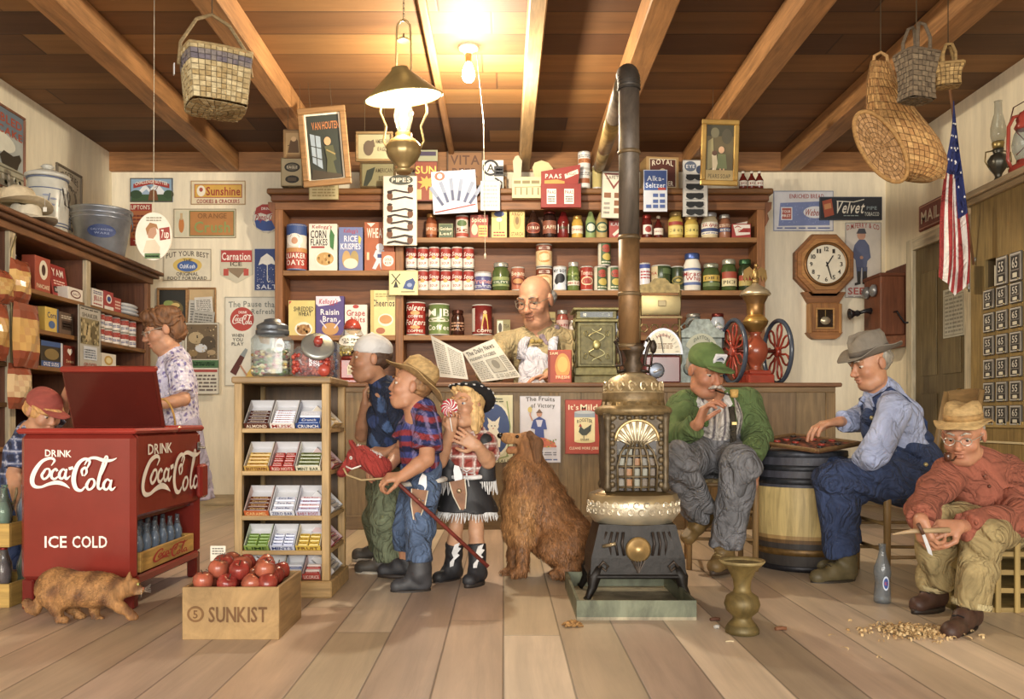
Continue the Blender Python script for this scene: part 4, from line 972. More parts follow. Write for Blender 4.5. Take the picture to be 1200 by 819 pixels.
# posters on the counter front
card('animal_poster', 'poster of a white kitten on a blue oval pinned to the counter front', 'poster', 549, 463, 601, 542, 'c8c29c', 'e 578 503 22 33 d8d4b8;e 578 503 19.5 30 2c4478;l 1.4 7a8a48 594 470 598 500 594 535;l 1.4 7a8a48 553 536 575 540 596 534;e 578 499 6.5 5.5 dcd4c0;p dcd4c0 573 497 571 489 577 494;p dcd4c0 580 494 586 488 584 498;p dcd4c0 573 503 583 503 587 512 586 524 570 524 570 512;e 576 499 .8 .8 444;e 580 499 .8 .8 444;e 578 502 1 .7 b06858;q 556 466 590 472 2 5a5c44;t 590 540 14 3.5 444838 SALE', D=6.13, th=.004)
card('victory_poster', 'pale Fruits of Victory poster of a woman in blue carrying a basket', 'poster', 609, 464, 657, 542, 'd0cfd8', 'A 633 468 34 5 1 4c463e The Fruits;t 636 475 28 5 4c463e of Victory;e 632 485 3.2 3.8 c08c70;p 6a4a30 628 484 632 479 636 484;p 364a90 625 492 632 488 639 492 641 503 637 503 638 516 626 516 627 503 622 502;p c8c8dc 628 492 636 492 634 500 630 500;l 1.6 c08c70 624 493 621 486 622 482;e 621 480 2.6 3.4 c8b460;p c4603c 619 516 627 512 638 513 650 518 652 524 616 524;d 616 515 652 524 30 1 b04838 c8a040 6c8440;q 614 529 652 534 2 6c6c78;q 620 537 655 540 1 5a6a9a;b 609 464 657 542 .6 a4a4ac', D=6.13, th=.004)
card('tin_sign', 'red It\'s Mild sign with a cream rooster tin on the counter front', S, 662, 468, 706, 532, 'b03c22', 't 672 477 12 6 f0dcb8 It\'s;t 690 477 20 7 f0dcb8 Mild;r 673 483 697 517 e6d8a0;r 673 483 697 489 8c9aa8;e 685 483 12 2 b4bcc0;e 685 517 12 2 d8c888;A 685 494 18 4 2 3a3020 ROOSTER;p 3a4238 678 506 680 499 684 503 689 500 693 497 692 505 687 510 682 510;p a83020 678 500 680 496 682 500;l .8 3a3020 684 510 684 514;t 685 515 10 2.5 4a4030 SNUFF;t 684 525 34 3 f0dcb8 CLEANS MORE JOBS;b 662 468 706 532 .8 7a2010', D=6.13, th=.004)
# left wall
def lcard(name, label, cat, X, px0, px1, z0, z1, bgc, art, frame=None):
 ya, yb = X/((px0-590)/1000), X/((px1-590)/1000); w = yb-ya; h = z1-z0
 m = M(); m.T = RX; m.box(-w/2, w/2, -.006, 0, 0, h, bgc, 'print', .001); a = Art(0, 0, 100, 100); a.do(art); a.flat(m, w, h, -.0066)
 o = m.build(name, None, (X, (ya+yb)/2, z0), **tg(label, cat))
 if frame:
  m = M(); m.T = RX; f = .018
  for q in ((-w/2-f, w/2+f, -f, 0), (-w/2-f, w/2+f, h, h+f), (-w/2-f, -w/2, 0, h), (w/2, w/2+f, 0, h)): m.box(q[0], q[1], -.02, -.001, q[2], q[3], frame, 'woodz', .004)
  m.build('frame', o)
 return o
lcard('cattle_poster', 'framed cattle feed poster high on the left wall above the hats', 'poster', XL, -22, 26, 2.47, 3.03, 'aab0ac', 'r 0 0 100 30 6c7c88;e 30 44 50 14 d8d8c8;t 52 12 88 11 b04a2c BOBLED;t 66 27 62 10 b04a2c CAKE;p 3c3428 40 62 50 54 74 56 90 50 95 56 88 64 84 72 46 72;r 0 72 100 100 a8a48c;l 2 6a6450 0 78 100 74;l 2 6a6450 0 85 100 82;d 0 84 100 100 24 4 e0dcc8 8a8468', frame='8a5a42')
lcard('engraved_print', 'small brown engraved print on the left wall behind the stoneware churn', 'print', XL, 66, 93, 2.38, 2.84, 'b8ae98', 'A 50 16 80 12 8 4c4438 GROCERIES;e 50 52 36 28 6a6254;e 50 50 26 20 a49a84;e 44 48 12 12 4c4438;d 12 24 88 88 60 2.4 4c4438 c8bea8 7a7262;q 14 84 86 94 2 4c4438', frame='7a6c58')
# hanging oval advertising fan
m = M(); m.T = Matrix.Rotation(PI/2, 4, 'X'); m.lathe([(.001, -.002), (.105, -.002), (.105, .002), (.001, .002)], 'e4dcca', 'print', 36, sy=1.32); m.T = Matrix()
a = Art(158, 248, 202, 306); a.do('e 180 277 21 28 ece6d4;p c09070 173 272 177 264 183 266 184 274 180 280 174 279;p a8743c 171 268 176 261 184 263 186 270 182 266 176 268 173 276;p dccdb0 168 296 172 282 182 281 188 290 187 297;p a03020 187 268 199 266 200 280 188 282;t 194 274 9 10 f4e8d8 7up;r 170 297 188 303 5a7a48;q 171 299 187 302 1 dfe8d0;q 172 254 190 260 2 a09880'); a.flat(m, .215, .284, -.0032, -.142)
o = m.build('cardboard_fan', None, P(180, 277, 4.9), **tg('oval cardboard advertising fan with a lady, hung on a long string', 'hanging sign'))
m = M(); m.tube([(0, 0, .137), (.004, 0, CZ-o.location.z)], .0018, 'c8c0a8', 'cloth', 5); m.build('string', o)
# ---------------- things on top of the shelf unit and cards hung from it
TZ = 222
card('tobacco_tin_picture', 'small brown picture hung left of the large cocoa picture', 'picture', 333, 153, 356, 186, '8a6c40', 'r 336 157 353 182 a88c5c;p 5a4226 338 180 341 166 346 161 350 166 351 180;e 345 164 3 3 c8a878;l 1 5a4226 338 172 350 168;b 333 153 356 186 1.4 6a4e28', D=6.2, th=.02, hang=1)
card('tobacco_tin_picture', 'small lower cream tin with two dark ovals on the left end of the shelf top', 'tin', 332, 188, 357, 221, 'b8a882', 'e 345 199 9 5.5 2e2a24;e 345 213 8 4.5 2e2a24;e 345 199 7 4 6a6250;t 345 199 12 3 e0d4b8 EAGLE;r 340 211 350 215 5a4c38;b 332 188 357 221 1 8a784c', D=7.6, th=.08)
card('framed_picture', 'large dark cocoa picture of a figure by a window, hung on wires', 'picture', 363, 133, 405, 211, '2a3028', 'b 363 133 405 211 2 d8ceb4;t 387 147 32 9 b06a30 VAN HOUTEN;p 8a9aa8 368 156 380 160 380 198 369 190;l 1 3a3c34 374 158 374 194;l 1 3a3c34 368 170 380 174;l 1 3a3c34 368 182 380 187;e 388 166 4 5 b08c60;p 4a4c30 384 172 394 171 397 188 393 190 396 205 384 205 386 188;l 1.6 8a7844 386 176 396 182;p 3c3222 368 198 402 206 402 210 366 210', D=6.15, frame='8a6434', fw=.045, tilt=-.09, hang=1)
card('price_card', 'yellowed paper card tacked to the left end of the shelf cornice', 'card', 362, 213, 397, 234, 'd8cc98', 'q 366 217 393 231 4 b0a068;b 362 213 397 234 .8 a8965c', D=7.43, th=.002)
card('framed_sign', 'upper framed sign with an eagle hung partly behind the oil lamp', S, 420, 158, 458, 187, '8c8460', 'e 432 174 6 9 4a3a28;p 4a3a28 426 170 438 164 440 172 430 180;t 449 166 18 5 5a4c34 AMERICAN;t 449 175 12 5 5a4c34 EAGLE', D=6.5, frame='7c6238', th=.01, fw=.02, hang=1)
card('framed_sign', 'lower framed sign with an eagle standing on the shelf top left of the oil lamp', S, 424, 192, 462, 219, '9c9468', 'p 3e4438 426 218 430 200 440 196 436 210 430 219;t 450 200 20 5 5a4c34 AMERICAN;t 450 209 12 5 5a4c34 BEER;b 424 192 462 219 .8 6a5a38', D=7.6, frame='7c6238', th=.01, fw=.015)
card('tin_sign', 'pale green tin sign standing behind the brown SUN sign', S, 490, 176, 513, 218, 'a8a884', 'r 492 178 511 183 4a3c58;q 493 188 510 212 5 7c7c5c', D=7.72, th=.01)
card('sun_sign', 'brown advertising sign with yellow lettering and a yellow sunburst', S, 486, 189, 513, 236, '8a3c20', 't 499 199 24 9 e6b83c SUN;p dca030 500 206 502 210 507 207 505 212 511 213 505 216 508 221 502 218 500 224 498 218 492 221 495 216 489 213 495 212 493 207 498 210;r 489 222 494 234 c8a868;r 503 222 508 234 c8a868;b 486 189 513 236 1 5c2410', D=7.42, th=.004)
card('vita_sign', 'brown wooden lettered sign standing at the back of the shelf top', S, 524, 178, 566, 219, '8a5c2c', 't 545 188 34 11 5a3414 VITA;t 545 203 30 11 5a3414 BEER;b 524 178 566 219 1.6 5a3c18', D=7.72, th=.02)
fan = 'p e8e4ec 508 206 520 199 532 206 545 199 556 214 558 244 510 250;'
for k, (xa, ya, an) in enumerate(((520, 240, -.55), (526, 237, -.3), (532, 235, -.05), (538, 236, .2), (545, 238, .45), (551, 240, .65))):
 dx, dy = math.sin(an), -math.cos(an); x2, y2 = xa+dx*26, ya+dy*26; wx, wy = -dy*2.2, dx*2.2
 fan += 'p 8e9ab4 %.1f %.1f %.1f %.1f %.1f %.1f %.1f %.1f;' % (xa-wx, ya-wy, xa+wx, ya+wy, x2+wx, y2+wy, x2-wx, y2-wy)
 fan += 'p 4c5478 %.1f %.1f %.1f %.1f %.1f %.1f %.1f %.1f;' % (xa-wx*.6, ya-wy*.6, xa+wx*.6, ya+wy*.6, xa+wx*.6+dx*12, ya+wy*.6+dy*12, xa-wx*.6+dx*12, ya-wy*.6+dy*12)
card('tube_display_card', 'white display card holding a fan of grey-blue tubes', 'display card', 508, 200, 560, 250, 'd8d4dc', fan+'e 518 206 6 5 c86a50;e 518 206 3 3 f0e8e8;l 1.4 a03838 510 248 558 241', D=7.41, th=.004, tilt=-.06)
card('round_sign', 'black and white rounded sign with a letter A above a pinned notepad', S, 565, 188, 590, 224, 'e0dcd0', 'e 575 197 9.5 9.5 26262a;e 575 197 7 7 e4e0d8;t 575 197 9 9 26262a A;r 579 195 590 207 33343a;q 581 197 589 205 2 d8d8d0;l 2 26262a 580 209 588 214 588 222', D=7.55, th=.01)
card('notepad', 'pale notepad sheet hanging below the round black and white sign', 'notepad', 563, 212, 586, 247, 'cfd0d0', 'q 566 216 583 243 6 a4a8b0;b 563 212 586 247 .5 8c9098', D=7.40, th=.004)
def carton(name, label, cat, x0, x1, y0, y1, col, art, D=7.52, dep=.1, group=None, bev=.002, rz=0, top=None):
 w = (x1-x0)*D/1000; h = (y1-y0)*D/1000; c = P((x0+x1)/2, y1, D)
 m = M(); m.box(-w/2, w/2, 0, dep, 0, h, col, 'print', bev)
 Art(0, 0, 100, 100).do(art).flat(m, w-.003, h-.003, -.0006, .0015)
 return m, c, w, h, tg(label, cat, group)
def box_item(name, label, cat, x0, x1, y0, y1, col, art, zb=None, **k):
 rz = k.pop('rz', 0); m, c, w, h, t = carton(name, label, cat, x0, x1, y0, y1, col, art, **k)
 if zb is not None: c.z = zb
 return m.build(name, None, c, rz, **t)
TB_ = 2.81
m, c, w, h, t = carton('comb_display_box', 'cream display box with an arched header and rows of combs on the shelf top', 'display box', 600, 648, 207, 232, 'd4c898', 'q 4 10 96 40 1 8a7c50;l 3 8a7c50 6 50 94 46;l 3 8a7c50 8 52 8 86;l 3 8a7c50 22 52 22 86;l 3 8a7c50 36 52 36 86;l 3 8a7c50 50 52 50 86;l 3 8a7c50 64 52 64 86;l 3 8a7c50 78 52 78 86;l 3 8a7c50 92 52 92 86', D=7.40, dep=.06)
m.prism([(.02, .18), (.18, .18), (.18, .27), (.14, .32), (.08, .34), (.02, .32), (0, .28)], .045, .05, 'c8bc84', 'print'); m.prism([(-.16, .18), (-.1, .18), (-.09, .33), (-.12, .38), (-.15, .37), (-.17, .33)], .03, .036, 'c8bc98', 'print'); m.build('comb_display_box', None, c, **t)
m, c, w, h, t = carton('egg_dye_display', 'red egg dye display box with a slanted header', 'display box', 634, 681, 215, 243, '942820', 'r 14 22 38 86 ece4d8;r 58 22 82 86 ece4d8;t 26 36 20 16 9c2c22 PAAS;t 70 36 20 16 9c2c22 PAAS;q 17 50 35 80 3 3a3a3a;q 61 50 79 80 3 3a3a3a', D=7.33, dep=.06)
m.prism([(-.17, .21), (.15, .21), (.17, .38), (-.17, .32)], .04, .046, '9c2c22', 'print'); a = Art(0, 0, 100, 100); a.do('t 30 50 44 26 f0e4d4 PAAS;p e8dcc8 60 40 96 10 98 36 62 66;t 79 38 26 14 9c2c22 EGG;p d09838 6 76 40 70 60 80 60 98 6 98'); a.flat(m, .32, .15, .0385, .205); m.build('egg_dye_display', None, c, **t)
def tin(name, label, cat, x0, x1, y0, y1, col, art, zb=None, D=7.6, group=None, lid='b8b4ac', kind='can', lidh=.1, liq=None):
 w = (x1-x0)*D/1000; h = (y1-y0)*D/1000; r = w/2; c = P((x0+x1)/2, y1, D)
 if zb is not None: c.z = zb
 m = M(); rf = None
 if kind == 'can':
  m.lathe([(r*.97, 0), (r, .004), (r, .01), (r*.98, .012), (r*.98, h-.012), (r, h-.01), (r, h-.004), (r*.94, h), (r*.92, h-.004), (.001, h-.004)], col, 'gloss', 24, cols=[lid]*3+[col]+[lid]*5); rb, z0, hh = r*.985, .014, h-.028
 elif kind == 'jar':
  m.lathe([(r*.9, 0), (r, .01), (r, h*.68), (r*.8, h*.8), (r*.75, h*.86)], liq or col, 'gloss', 24)
  m.lathe([(r*.84, h*.84), (r*.86, h*.86), (r*.86, h*.97), (r*.8, h), (.001, h)], lid, 'metal', 24); rb, z0, hh = r*1.005, h*.1, h*.55
 elif kind == 'bottle':
  m.lathe([(r*.85, 0), (r, .01), (r*.95, h*.35), (r, h*.5), (r*.6, h*.68), (r*.34, h*.8), (r*.32, h*.9)], liq or col, 'gloss', 20)
  m.lathe([(r*.4, h*.88), (r*.42, h*.9), (r*.42, h*.99), (r*.36, h), (.001, h)], lid, 'gloss', 16); rb, z0, hh = r*1.0, h*.12, h*.36
 Art(0, 0, 100, 100).do(art).wrap(m, rb+.0006, hh, z0)
 return m.build(name, None, c, **tg(label, cat, group))
DT = dict(D=7.58)
tin('food_tin', 'upper white tin of the stack beside the egg dye display', 'tin', 677, 692, 177, 198, 'dedcd8', 'r 10 40 90 70 c07840;q 14 12 86 34 2 888;t 50 55 60 20 6a3018 SS', D=7.5, zb=TB_+.167)
tin('food_tin', 'lower white tin of the stack beside the egg dye display', 'tin', 677, 692, 199, 222, 'dedcd8', 'q 14 12 86 34 2 888;r 20 50 80 80 a05c34', D=7.5, zb=TB_)
tin('food_tin', 'plain yellowish tin standing left of the stovepipe on the shelf top', 'tin', 694, 706, 195, 222, 'b8a868', 'r 0 0 100 16 8a7c4c', D=7.5, zb=TB_)
tin('food_tin', 'small brown tin behind the comb display box', 'tin', 584, 594, 177, 200, 'a87848', 'r 10 20 90 60 c8a070;q 14 64 86 90 2 5a3a20', D=7.7, zb=TB_)
card('safety_card', 'white display card with small brown packets left of the stovepipe', 'display card', 704, 201, 732, 256, 'd8d0bc', 'p 8a4438 706 203 731 203 718 222;p e0d8c4 709 205 728 205 718 218;t 718 208 18 4 6a6458 SAFETY;r 707 226 715 232 8c5a34;r 719 226 727 232 8c5a34;r 719 235 727 241 8c5a34;r 719 244 727 250 8c5a34;q 707 236 714 252 3 9a9488;b 704 201 732 256 .6 7a7264', D=7.40, th=.003, tilt=.03)
pc = 'b 449 206 489 288 .6 9a9070;e 470 211 14 6 4a5048;t 470 211 22 5 e8e0cc PIPES;'
def pipe_cmd(x, y, f, s=1.0): return 'l %.1f 2a1c14 %.1f %.1f %.1f %.1f %.1f %.1f %.1f %.1f;e %.1f %.1f %.1f %.1f 6a3c1c;e %.1f %.1f %.1f %.1f 2a1810;' % (2, x-f*15, y+3, x-f*6, y+1, x+f*4, y+3, x+f*11, y+4, x+f*12, y, 3.4*s, 4.4*s, x+f*12, y-4, 3*s, 1.4*s)
card('pipe_display_card', 'white card displaying eight briar pipes, hung below the oil lamp', 'display card', 449, 206, 489, 288, 'dfdacb', pc+''.join(pipe_cmd(469, y, f) for y, f in ((222, 1), (230, -1), (244, -1), (251, 1), (258, -1), (266, 1), (275, -1), (282, 1))), D=7.40, th=.004)
card('windmill_card', 'pale yellow card with a black windmill and a blue clog on the shelf divider', 'card', 456, 317, 490, 346, 'e6dc98', 'p 26262a 461 337 464 328 467 337;l 1.2 26262a 459 321 469 333;l 1.2 26262a 469 321 459 333;p 35508c 472 338 476 329 484 326 487 331 484 340;e 480 334 3 2.4 8c9cc4;l .9 26262a 470 342 486 342;b 456 317 490 346 .6 b8ac70', D=7.46, th=.003)
m, c, w, h, t = carton('powder_carton', 'tan box with a dark baking powder label on the shelf top', 'box', 757, 796, 183, 222, 'b08a50', 'r 8 6 92 92 5c2a20;A 50 20 66 16 6 e8dcc4 ROYAL;e 50 50 13 15 c8b894;e 50 50 8 10 3c2a20;t 50 80 66 15 e8dcc4 POWDER;b 8 6 92 92 2 d8c8a0', D=7.52, dep=.2); c.z = TB_; m.build('powder_carton', None, c, .12, **t)
card('remedy_card', 'blue and white remedy display card right of the stovepipe', 'display card', 754, 199, 782, 248, 'd4dae6', 'r 755 200 781 223 3a5aa0;t 768 209 20 6 e4ecf8 Alka-;t 768 217 23 6 e4ecf8 Seltzer;r 771 220 780 223 b03a34;r 765 227 771 231 4c64a4;r 773 227 779 231 4c64a4;r 765 234 771 238 4c64a4;r 773 234 779 238 4c64a4;r 757 240 763 244 4c64a4;r 765 240 771 244 4c64a4;r 773 240 779 244 4c64a4', D=7.40, th=.003)
gc = 'e 809 195 7 6 5a6880;t 809 195 10 4 dfe0e4 EYE;e 820 199 4.4 5 3a4a68;'
for y in (208, 219, 230, 240, 249): gc += 'e %d %d 5.4 3.6 22262a;e %d %d 5.4 3.6 22262a;r 804 %.1f 824 %.1f 22262a;l .6 8a8f94 803 %.1f 825 %.1f;' % (809, y, 819, y, y-3.4, y-1.2, y+4.2, y+4.2)
card('sunglasses_card', 'pale display card with five pairs of dark sunglasses', 'display card', 800, 188, 829, 254, 'd8d8d4', gc+'b 800 188 829 254 .5 8c8c88', D=7.40, th=.003)
card('framed_picture', "tall gilt-framed picture of a child and dog above the shelves' right end", 'picture', 826, 147, 858, 212, '5c5030', 'r 826 147 858 160 3c3824;e 836 156 5 6 6a6448;e 850 160 6 9 4a4430;p 8a8054 828 166 834 162 836 196 828 200;e 844 176 3.4 4 c49a74;p 6c7448 840 181 849 181 851 198 839 198;p c8b894 833 182 838 180 840 192 838 200 834 200;e 836 180 3 3 5a3c28;l 1.4 e0d4bc 835 198 833 205;l 1.8 c49a74 843 198 843 205;l 1.8 c49a74 847 198 847 205;p a89058 826 200 858 200 858 212 826 212;t 842 207 26 5 5c5030 PEARS SOAP', D=6.25, frame='b08c40', fw=.038, tilt=.03, fmt='metal', hang=1)
for i, x in enumerate((871, 881, 890)):
 tin('tonic_bottle', 'small dark red tonic bottle on the shelf top, %s of three from left' % ORD[i], 'bottle', x-5, x+4.5, 201, 222, '6a1e16', 'r 10 10 90 90 e4dcd0;t 50 50 40 30 8a2a20 10', kind='bottle', D=7.5, lid='d8d0c4', group='tonic bottles on the shelf top', zb=TB_)
# ---------------- groceries on the shelves behind the counter
def J(*a, **k): return tin(*a, **k)
z1, z2, z3, zl = 2.39, 1.925, 1.53, 2.10
k1 = dict(zb=z1, D=7.58)
J('sauce_jar', 'brown sauce jar, leftmost on the top grocery shelf', 'jar', 499, 512, 249, 278, '7a3c1c', 'r 4 10 96 90 b06a3c;t 50 50 70 22 f0e0c8 SPICE', kind='jar', lid='9a6a30', **k1)
box_item('tea_tin', 'flat dark green tin with gold lettering on the top grocery shelf', 'tin', 514, 531, 260, 278, '46583a', 't 50 34 84 20 dcd4b0 Golden;t 50 66 84 20 dcd4b0 Leaf;b 2 2 98 98 4 8a8c58', zb=z1, D=7.56, dep=.08)
J('spice_can', 'white and red can with a green oval on the top grocery shelf', 'can', 534, 549, 251, 278, 'd8cdbc', 'r 0 0 100 14 a84430;e 50 34 26 16 5a7444;r 0 82 100 100 a84430;t 50 66 60 20 8a3020 5c', **k1)
box_item('spice_carton', 'dark red and yellow spice carton on the top grocery shelf', 'box', 551, 572, 250, 278, 'a04030', 't 50 20 84 20 f0d8b0 Spices;r 46 44 96 92 dcb850;e 24 62 18 24 d8c49c;q 50 52 92 86 3 7a3a20', zb=z1, D=7.56, dep=.08)
box_item('cocoa_carton', 'tall pale yellow carton with a blue oval on the top grocery shelf', 'box', 576, 594, 244, 278, 'e0cc74', 'e 50 14 34 10 4a5c94;l 8 8a9c58 50 30 54 70;e 50 34 20 8 f0ecd0;q 12 74 88 94 2 a03830', zb=z1, D=7.56, dep=.08)
box_item('starch_carton', 'square yellow carton with a brown portrait on the top grocery shelf', 'box', 597, 615, 244, 278, 'd8c468', 'e 50 40 26 28 c0a050;e 50 38 12 14 8a6a34;t 50 14 76 12 8a5a28 ARGO;t 50 84 76 14 8a5a28 STARCH;b 2 2 98 98 3 a8883c', zb=z1, D=7.56, dep=.08)
J('syrup_bottle', 'dark brown syrup bottle with a red oval label and long neck', 'bottle', 617, 633, 239, 278, '2e1a12', 'e 50 50 42 46 a8563c;e 50 50 34 38 7a3022;t 50 50 56 24 f0dcc0 SYRUP', kind='bottle', lid='3a2a1c', **k1)
J('coffee_jar', 'dark glass jar with a brown label on the top grocery shelf', 'jar', 636, 652, 244, 278, '2c1814', 'r 4 10 96 90 8a4c34;t 50 50 70 22 e8d4b8 KAFFE', kind='jar', lid='7a2c20', **k1)
J('ketchup_bottle', 'slim red ketchup bottle with a white label on the top grocery shelf', 'bottle', 653, 667, 237, 278, '6e1414', 'p ece8e0 14 20 50 4 86 20 86 90 14 90;t 50 50 56 22 3a5030 HEINZ', kind='bottle', lid='dcd4c8', **k1)
J('mustard_jar', 'small round yellow mustard jar on the top grocery shelf', 'jar', 670, 683, 251, 278, 'c89a2c', 'r 0 20 100 80 e8dcc0;t 50 48 74 26 a03828 French', kind='jar', lid='b88c3c', liq='caa030', **k1)
J('dressing_bottle', 'green dressing bottle with a dark oval label, left of a pair', 'bottle', 686, 698, 238, 278, '8ca060', 'e 50 46 38 44 2c5040;e 50 46 26 30 dce0c8', kind='bottle', lid='e0dcd0', **k1)
J('dressing_bottle', 'amber green dressing bottle, right of a pair beside the stovepipe', 'bottle', 698, 712, 238, 278, 'b0985c', 'e 50 46 38 44 2c5040;e 50 46 26 30 c8c088;t 50 46 40 16 2c5040 OIL', kind='bottle', lid='e0dcd0', **k1)
box_item('soap_carton', 'short red carton with a pale slanted bar picture left of the stovepipe', 'box', 714, 731, 257, 278, 'a8443c', 't 50 18 80 18 f4e4dc KAMI;p e4d4c4 20 76 70 40 84 52 34 88', zb=z1, D=7.56, dep=.08)
J('jam_jar', 'dark red jam jar with white label just right of the stovepipe', 'jar', 752, 764, 250, 278, '5a1812', 'r 20 16 90 86 e4dcd4;e 55 50 20 24 a8342c', kind='jar', lid='8a2820', **k1)
J('sauce_bottle', 'small dark red sauce bottle second right of the stovepipe', 'bottle', 766, 777, 251, 278, '54160f', 'r 8 10 92 90 e0d4c8;t 50 50 60 20 8a2820 HOT', kind='bottle', lid='c8b8a0', **k1)
J('pickle_jar', 'wide yellow relish jar right of the stovepipe', 'jar', 783, 800, 247, 278, 'c8aa44', 'r 8 6 92 30 a83c30;r 8 36 92 94 e2cf70;t 50 66 60 22 5a5a24 38', kind='jar', lid='c8a868', **k1)
J('pickle_jar', 'narrower yellow relish jar below the sunglasses card', 'jar', 802, 818, 252, 278, 'c4a440', 'r 8 8 92 92 e0cc64;t 50 54 60 24 5a5a24 30', kind='jar', lid='c0a060', **k1)
J('peanut_butter_jar', 'white jar with red script over a blue band on the top grocery shelf', 'jar', 822, 841, 248, 278, 'd8c8a0', 'r 0 6 100 94 e8e2d4;i 50 26 84 24 a83830 Skippy;r 0 50 100 74 3a4c80;q 8 80 92 92 1 5a6a9a', kind='jar', lid='c8ccd4', **k1)
J('meat_jar', 'brown meat jar with a blue band, second from the right on the top grocery shelf', 'jar', 842, 856, 250, 278, '9a6448', 'r 0 40 100 70 3e5080;q 6 10 94 34 2 e0c8b0;t 50 55 60 16 e8e0d8 BEEF', kind='jar', lid='c0c0bc', **k1)
m, c, w, h, t = carton('ant_powder_box', 'open red and white carton at the right end of the top grocery shelf', 'box', 858, 880, 261, 278, 'a83430', 'p ece4dc 4 6 96 6 96 30 60 30 30 60 96 60 96 74 20 84;t 60 46 60 18 b03028 CHAMP;t 30 20 40 14 b03028 A', D=7.54, dep=.09); m.prism([(-.075, h), (.07, h), (.075, h+.04), (-.07, h+.012)], .085, .088, 'e0d4c8', 'print'); c.z = z1; m.build('ant_powder_box', None, c, **t)
# stacked soup cans
soup = 'r 0 0 100 52 a02c24;r 0 52 100 100 e6e0d8;i 50 30 64 22 f2e8e0 Soup;e 50 52 13 10 c8a04c;t 50 80 44 14 a02c24 SOUP'
proto = None
for lay, zz in enumerate((z2, z2+.2)):
 for i in range(6):
  x = 482+i*13.4; yy = 7.585+(.012 if i % 2 else -.01)
  if proto is None: proto = J('soup_can', 'x', 'can', x-6.4, x+6.4, 316, 341, 'c8c0b8', soup, zb=zz); o = proto
  else: o = clone(proto, None)
  o.location = ((x-590)*.00758, yy, zz+.0)
  for k, v in tg('red and white soup can, %s from left in %s row of the soup stack' % (ORD[i], ('lower', 'upper')[lay]), 'can', 'stacked soup cans').items(): o[k] = v
proto.dimensions
k2 = dict(zb=z2, D=7.58)
J('prune_can', 'wide blue and red tin right of the stacked soup cans', 'can', 556, 576, 319, 341, '5a5c90', 'r 0 0 100 20 c8ccd8;t 50 50 84 30 e0a0a0 Prunes;q 10 74 90 92 2 c8ccd8', **k2)
J('olive_jar', 'tall green jar of pickled vegetables left of the storekeeper\'s head', 'jar', 577, 597, 308, 341, '4a5c2c', 'r 6 30 94 90 8c9c5c;r 6 52 94 76 3c5c3c;t 50 64 60 14 e8ecd0 OLIVE', kind='jar', lid='c8ccc4', **k2)
J('bean_can', 'red-brown can of beans just left of the storekeeper\'s head', 'can', 599, 615, 313, 341, 'b06850', 't 50 24 76 20 f0dcc0 Beans;e 50 62 34 20 7a3020;e 50 62 24 12 c88c50', **k2)
beet = 'r 0 0 100 28 7a3a20;r 0 28 100 100 dcc08c;e 50 60 28 28 c8883c;e 50 60 18 18 e4cc9c;t 50 14 50 16 f4ece0 8'
J('milk_powder_can', 'lower brown and cream can of the two stacked behind the storekeeper\'s head', 'can', 628, 647, 313, 341, 'dcc08c', beet, zb=z2, D=7.62)
J('milk_powder_can', 'upper brown and cream can of the two stacked above the storekeeper\'s head', 'can', 628, 647, 285, 312, 'dcc08c', beet, zb=z2+.218, D=7.62)
J('syrup_tin', 'white can with a black dog head picture', 'can', 648, 664, 312, 341, 'd4dce6', 't 50 16 70 14 26262a MY BOY;e 50 50 24 22 20222a;e 34 62 12 16 20222a;p 3c6aa8 20 76 80 76 90 96 10 96', **k2)
J('olive_jar', 'slim green olive jar with a white cap beside the dog can', 'jar', 665, 679, 307, 341, '647838', 'r 6 56 94 84 dcd8c4;t 50 70 70 14 a03828 MESA;d 10 6 90 50 16 8 8ca04c 4c6028', kind='jar', lid='dcdcd4', **k2)
J('tomato_can', 'red tomato can with a ring picture right of the storekeeper', 'can', 680, 695, 312, 341, 'a8382c', 't 50 24 70 20 f0d0b8 Tomato;e 50 62 34 20 e0c8a0;e 50 62 26 14 a8382c;r 88 0 100 100 d8ccb0', **k2)
corn = 'r 30 0 100 100 3e5a34;e 58 28 24 18 b04030;e 62 66 24 16 c8b048;q 34 84 96 96 1 d8d8b8'
p_ = J('corn_can', 'white and green vegetable can, lower left of the group of three by the stovepipe', 'can', 696, 711, 312, 341, 'd8d4c0', corn, group='green vegetable cans', **k2)
for x, z, lb in ((719, z2, 'white and green vegetable can, lower right of the group of three by the stovepipe'), (708, z2+.221, 'white and green vegetable can, topmost of the group of three by the stovepipe')): clone(p_, ((x-590)*.00758, 7.58, z), label=lb)
J('tomato_can', 'reddish pink can partly hidden behind the left edge of the stovepipe', 'can', 727, 742, 309, 341, 'c05c58', 'r 0 0 100 20 d8c8c0;e 30 60 24 20 e0b8a8', zb=z2, D=7.66)
J('milk_can', 'white and blue can with red print just right of the stovepipe', 'can', 749, 762, 308, 341, 'dcdce4', 'r 0 0 100 16 3a4c98;q 20 24 90 60 3 b04048;r 0 84 100 100 3a4c98', **k2)
J('pea_can', 'wide green can with a yellow cup picture right of the stovepipe', 'can', 763, 786, 311, 341, '3c4e2c', 'r 0 0 34 100 c8b890;e 50 74 24 16 d8b848;t 18 30 26 14 a03828 PEA;r 50 10 90 34 5a7040', **k2)
J('pea_can', 'dark green can with a gold emblem between the wide green can and the milk bottle', 'can', 786, 801, 312, 341, '36442a', 'e 50 60 34 20 8a7c34;e 50 60 24 12 36442a;e 50 60 12 7 c8b04c', **k2)
J('salad_cream_jar', 'tall white jar of salad dressing with blue and red label', 'jar', 801, 821, 297, 341, 'e8e4d8', 'r 0 10 100 92 5a70a8;r 0 22 100 78 e8e6e4;t 50 38 84 22 a83434 Miracle;t 50 60 60 20 a83434 Whip', kind='jar', lid='4a64a8', **k2)
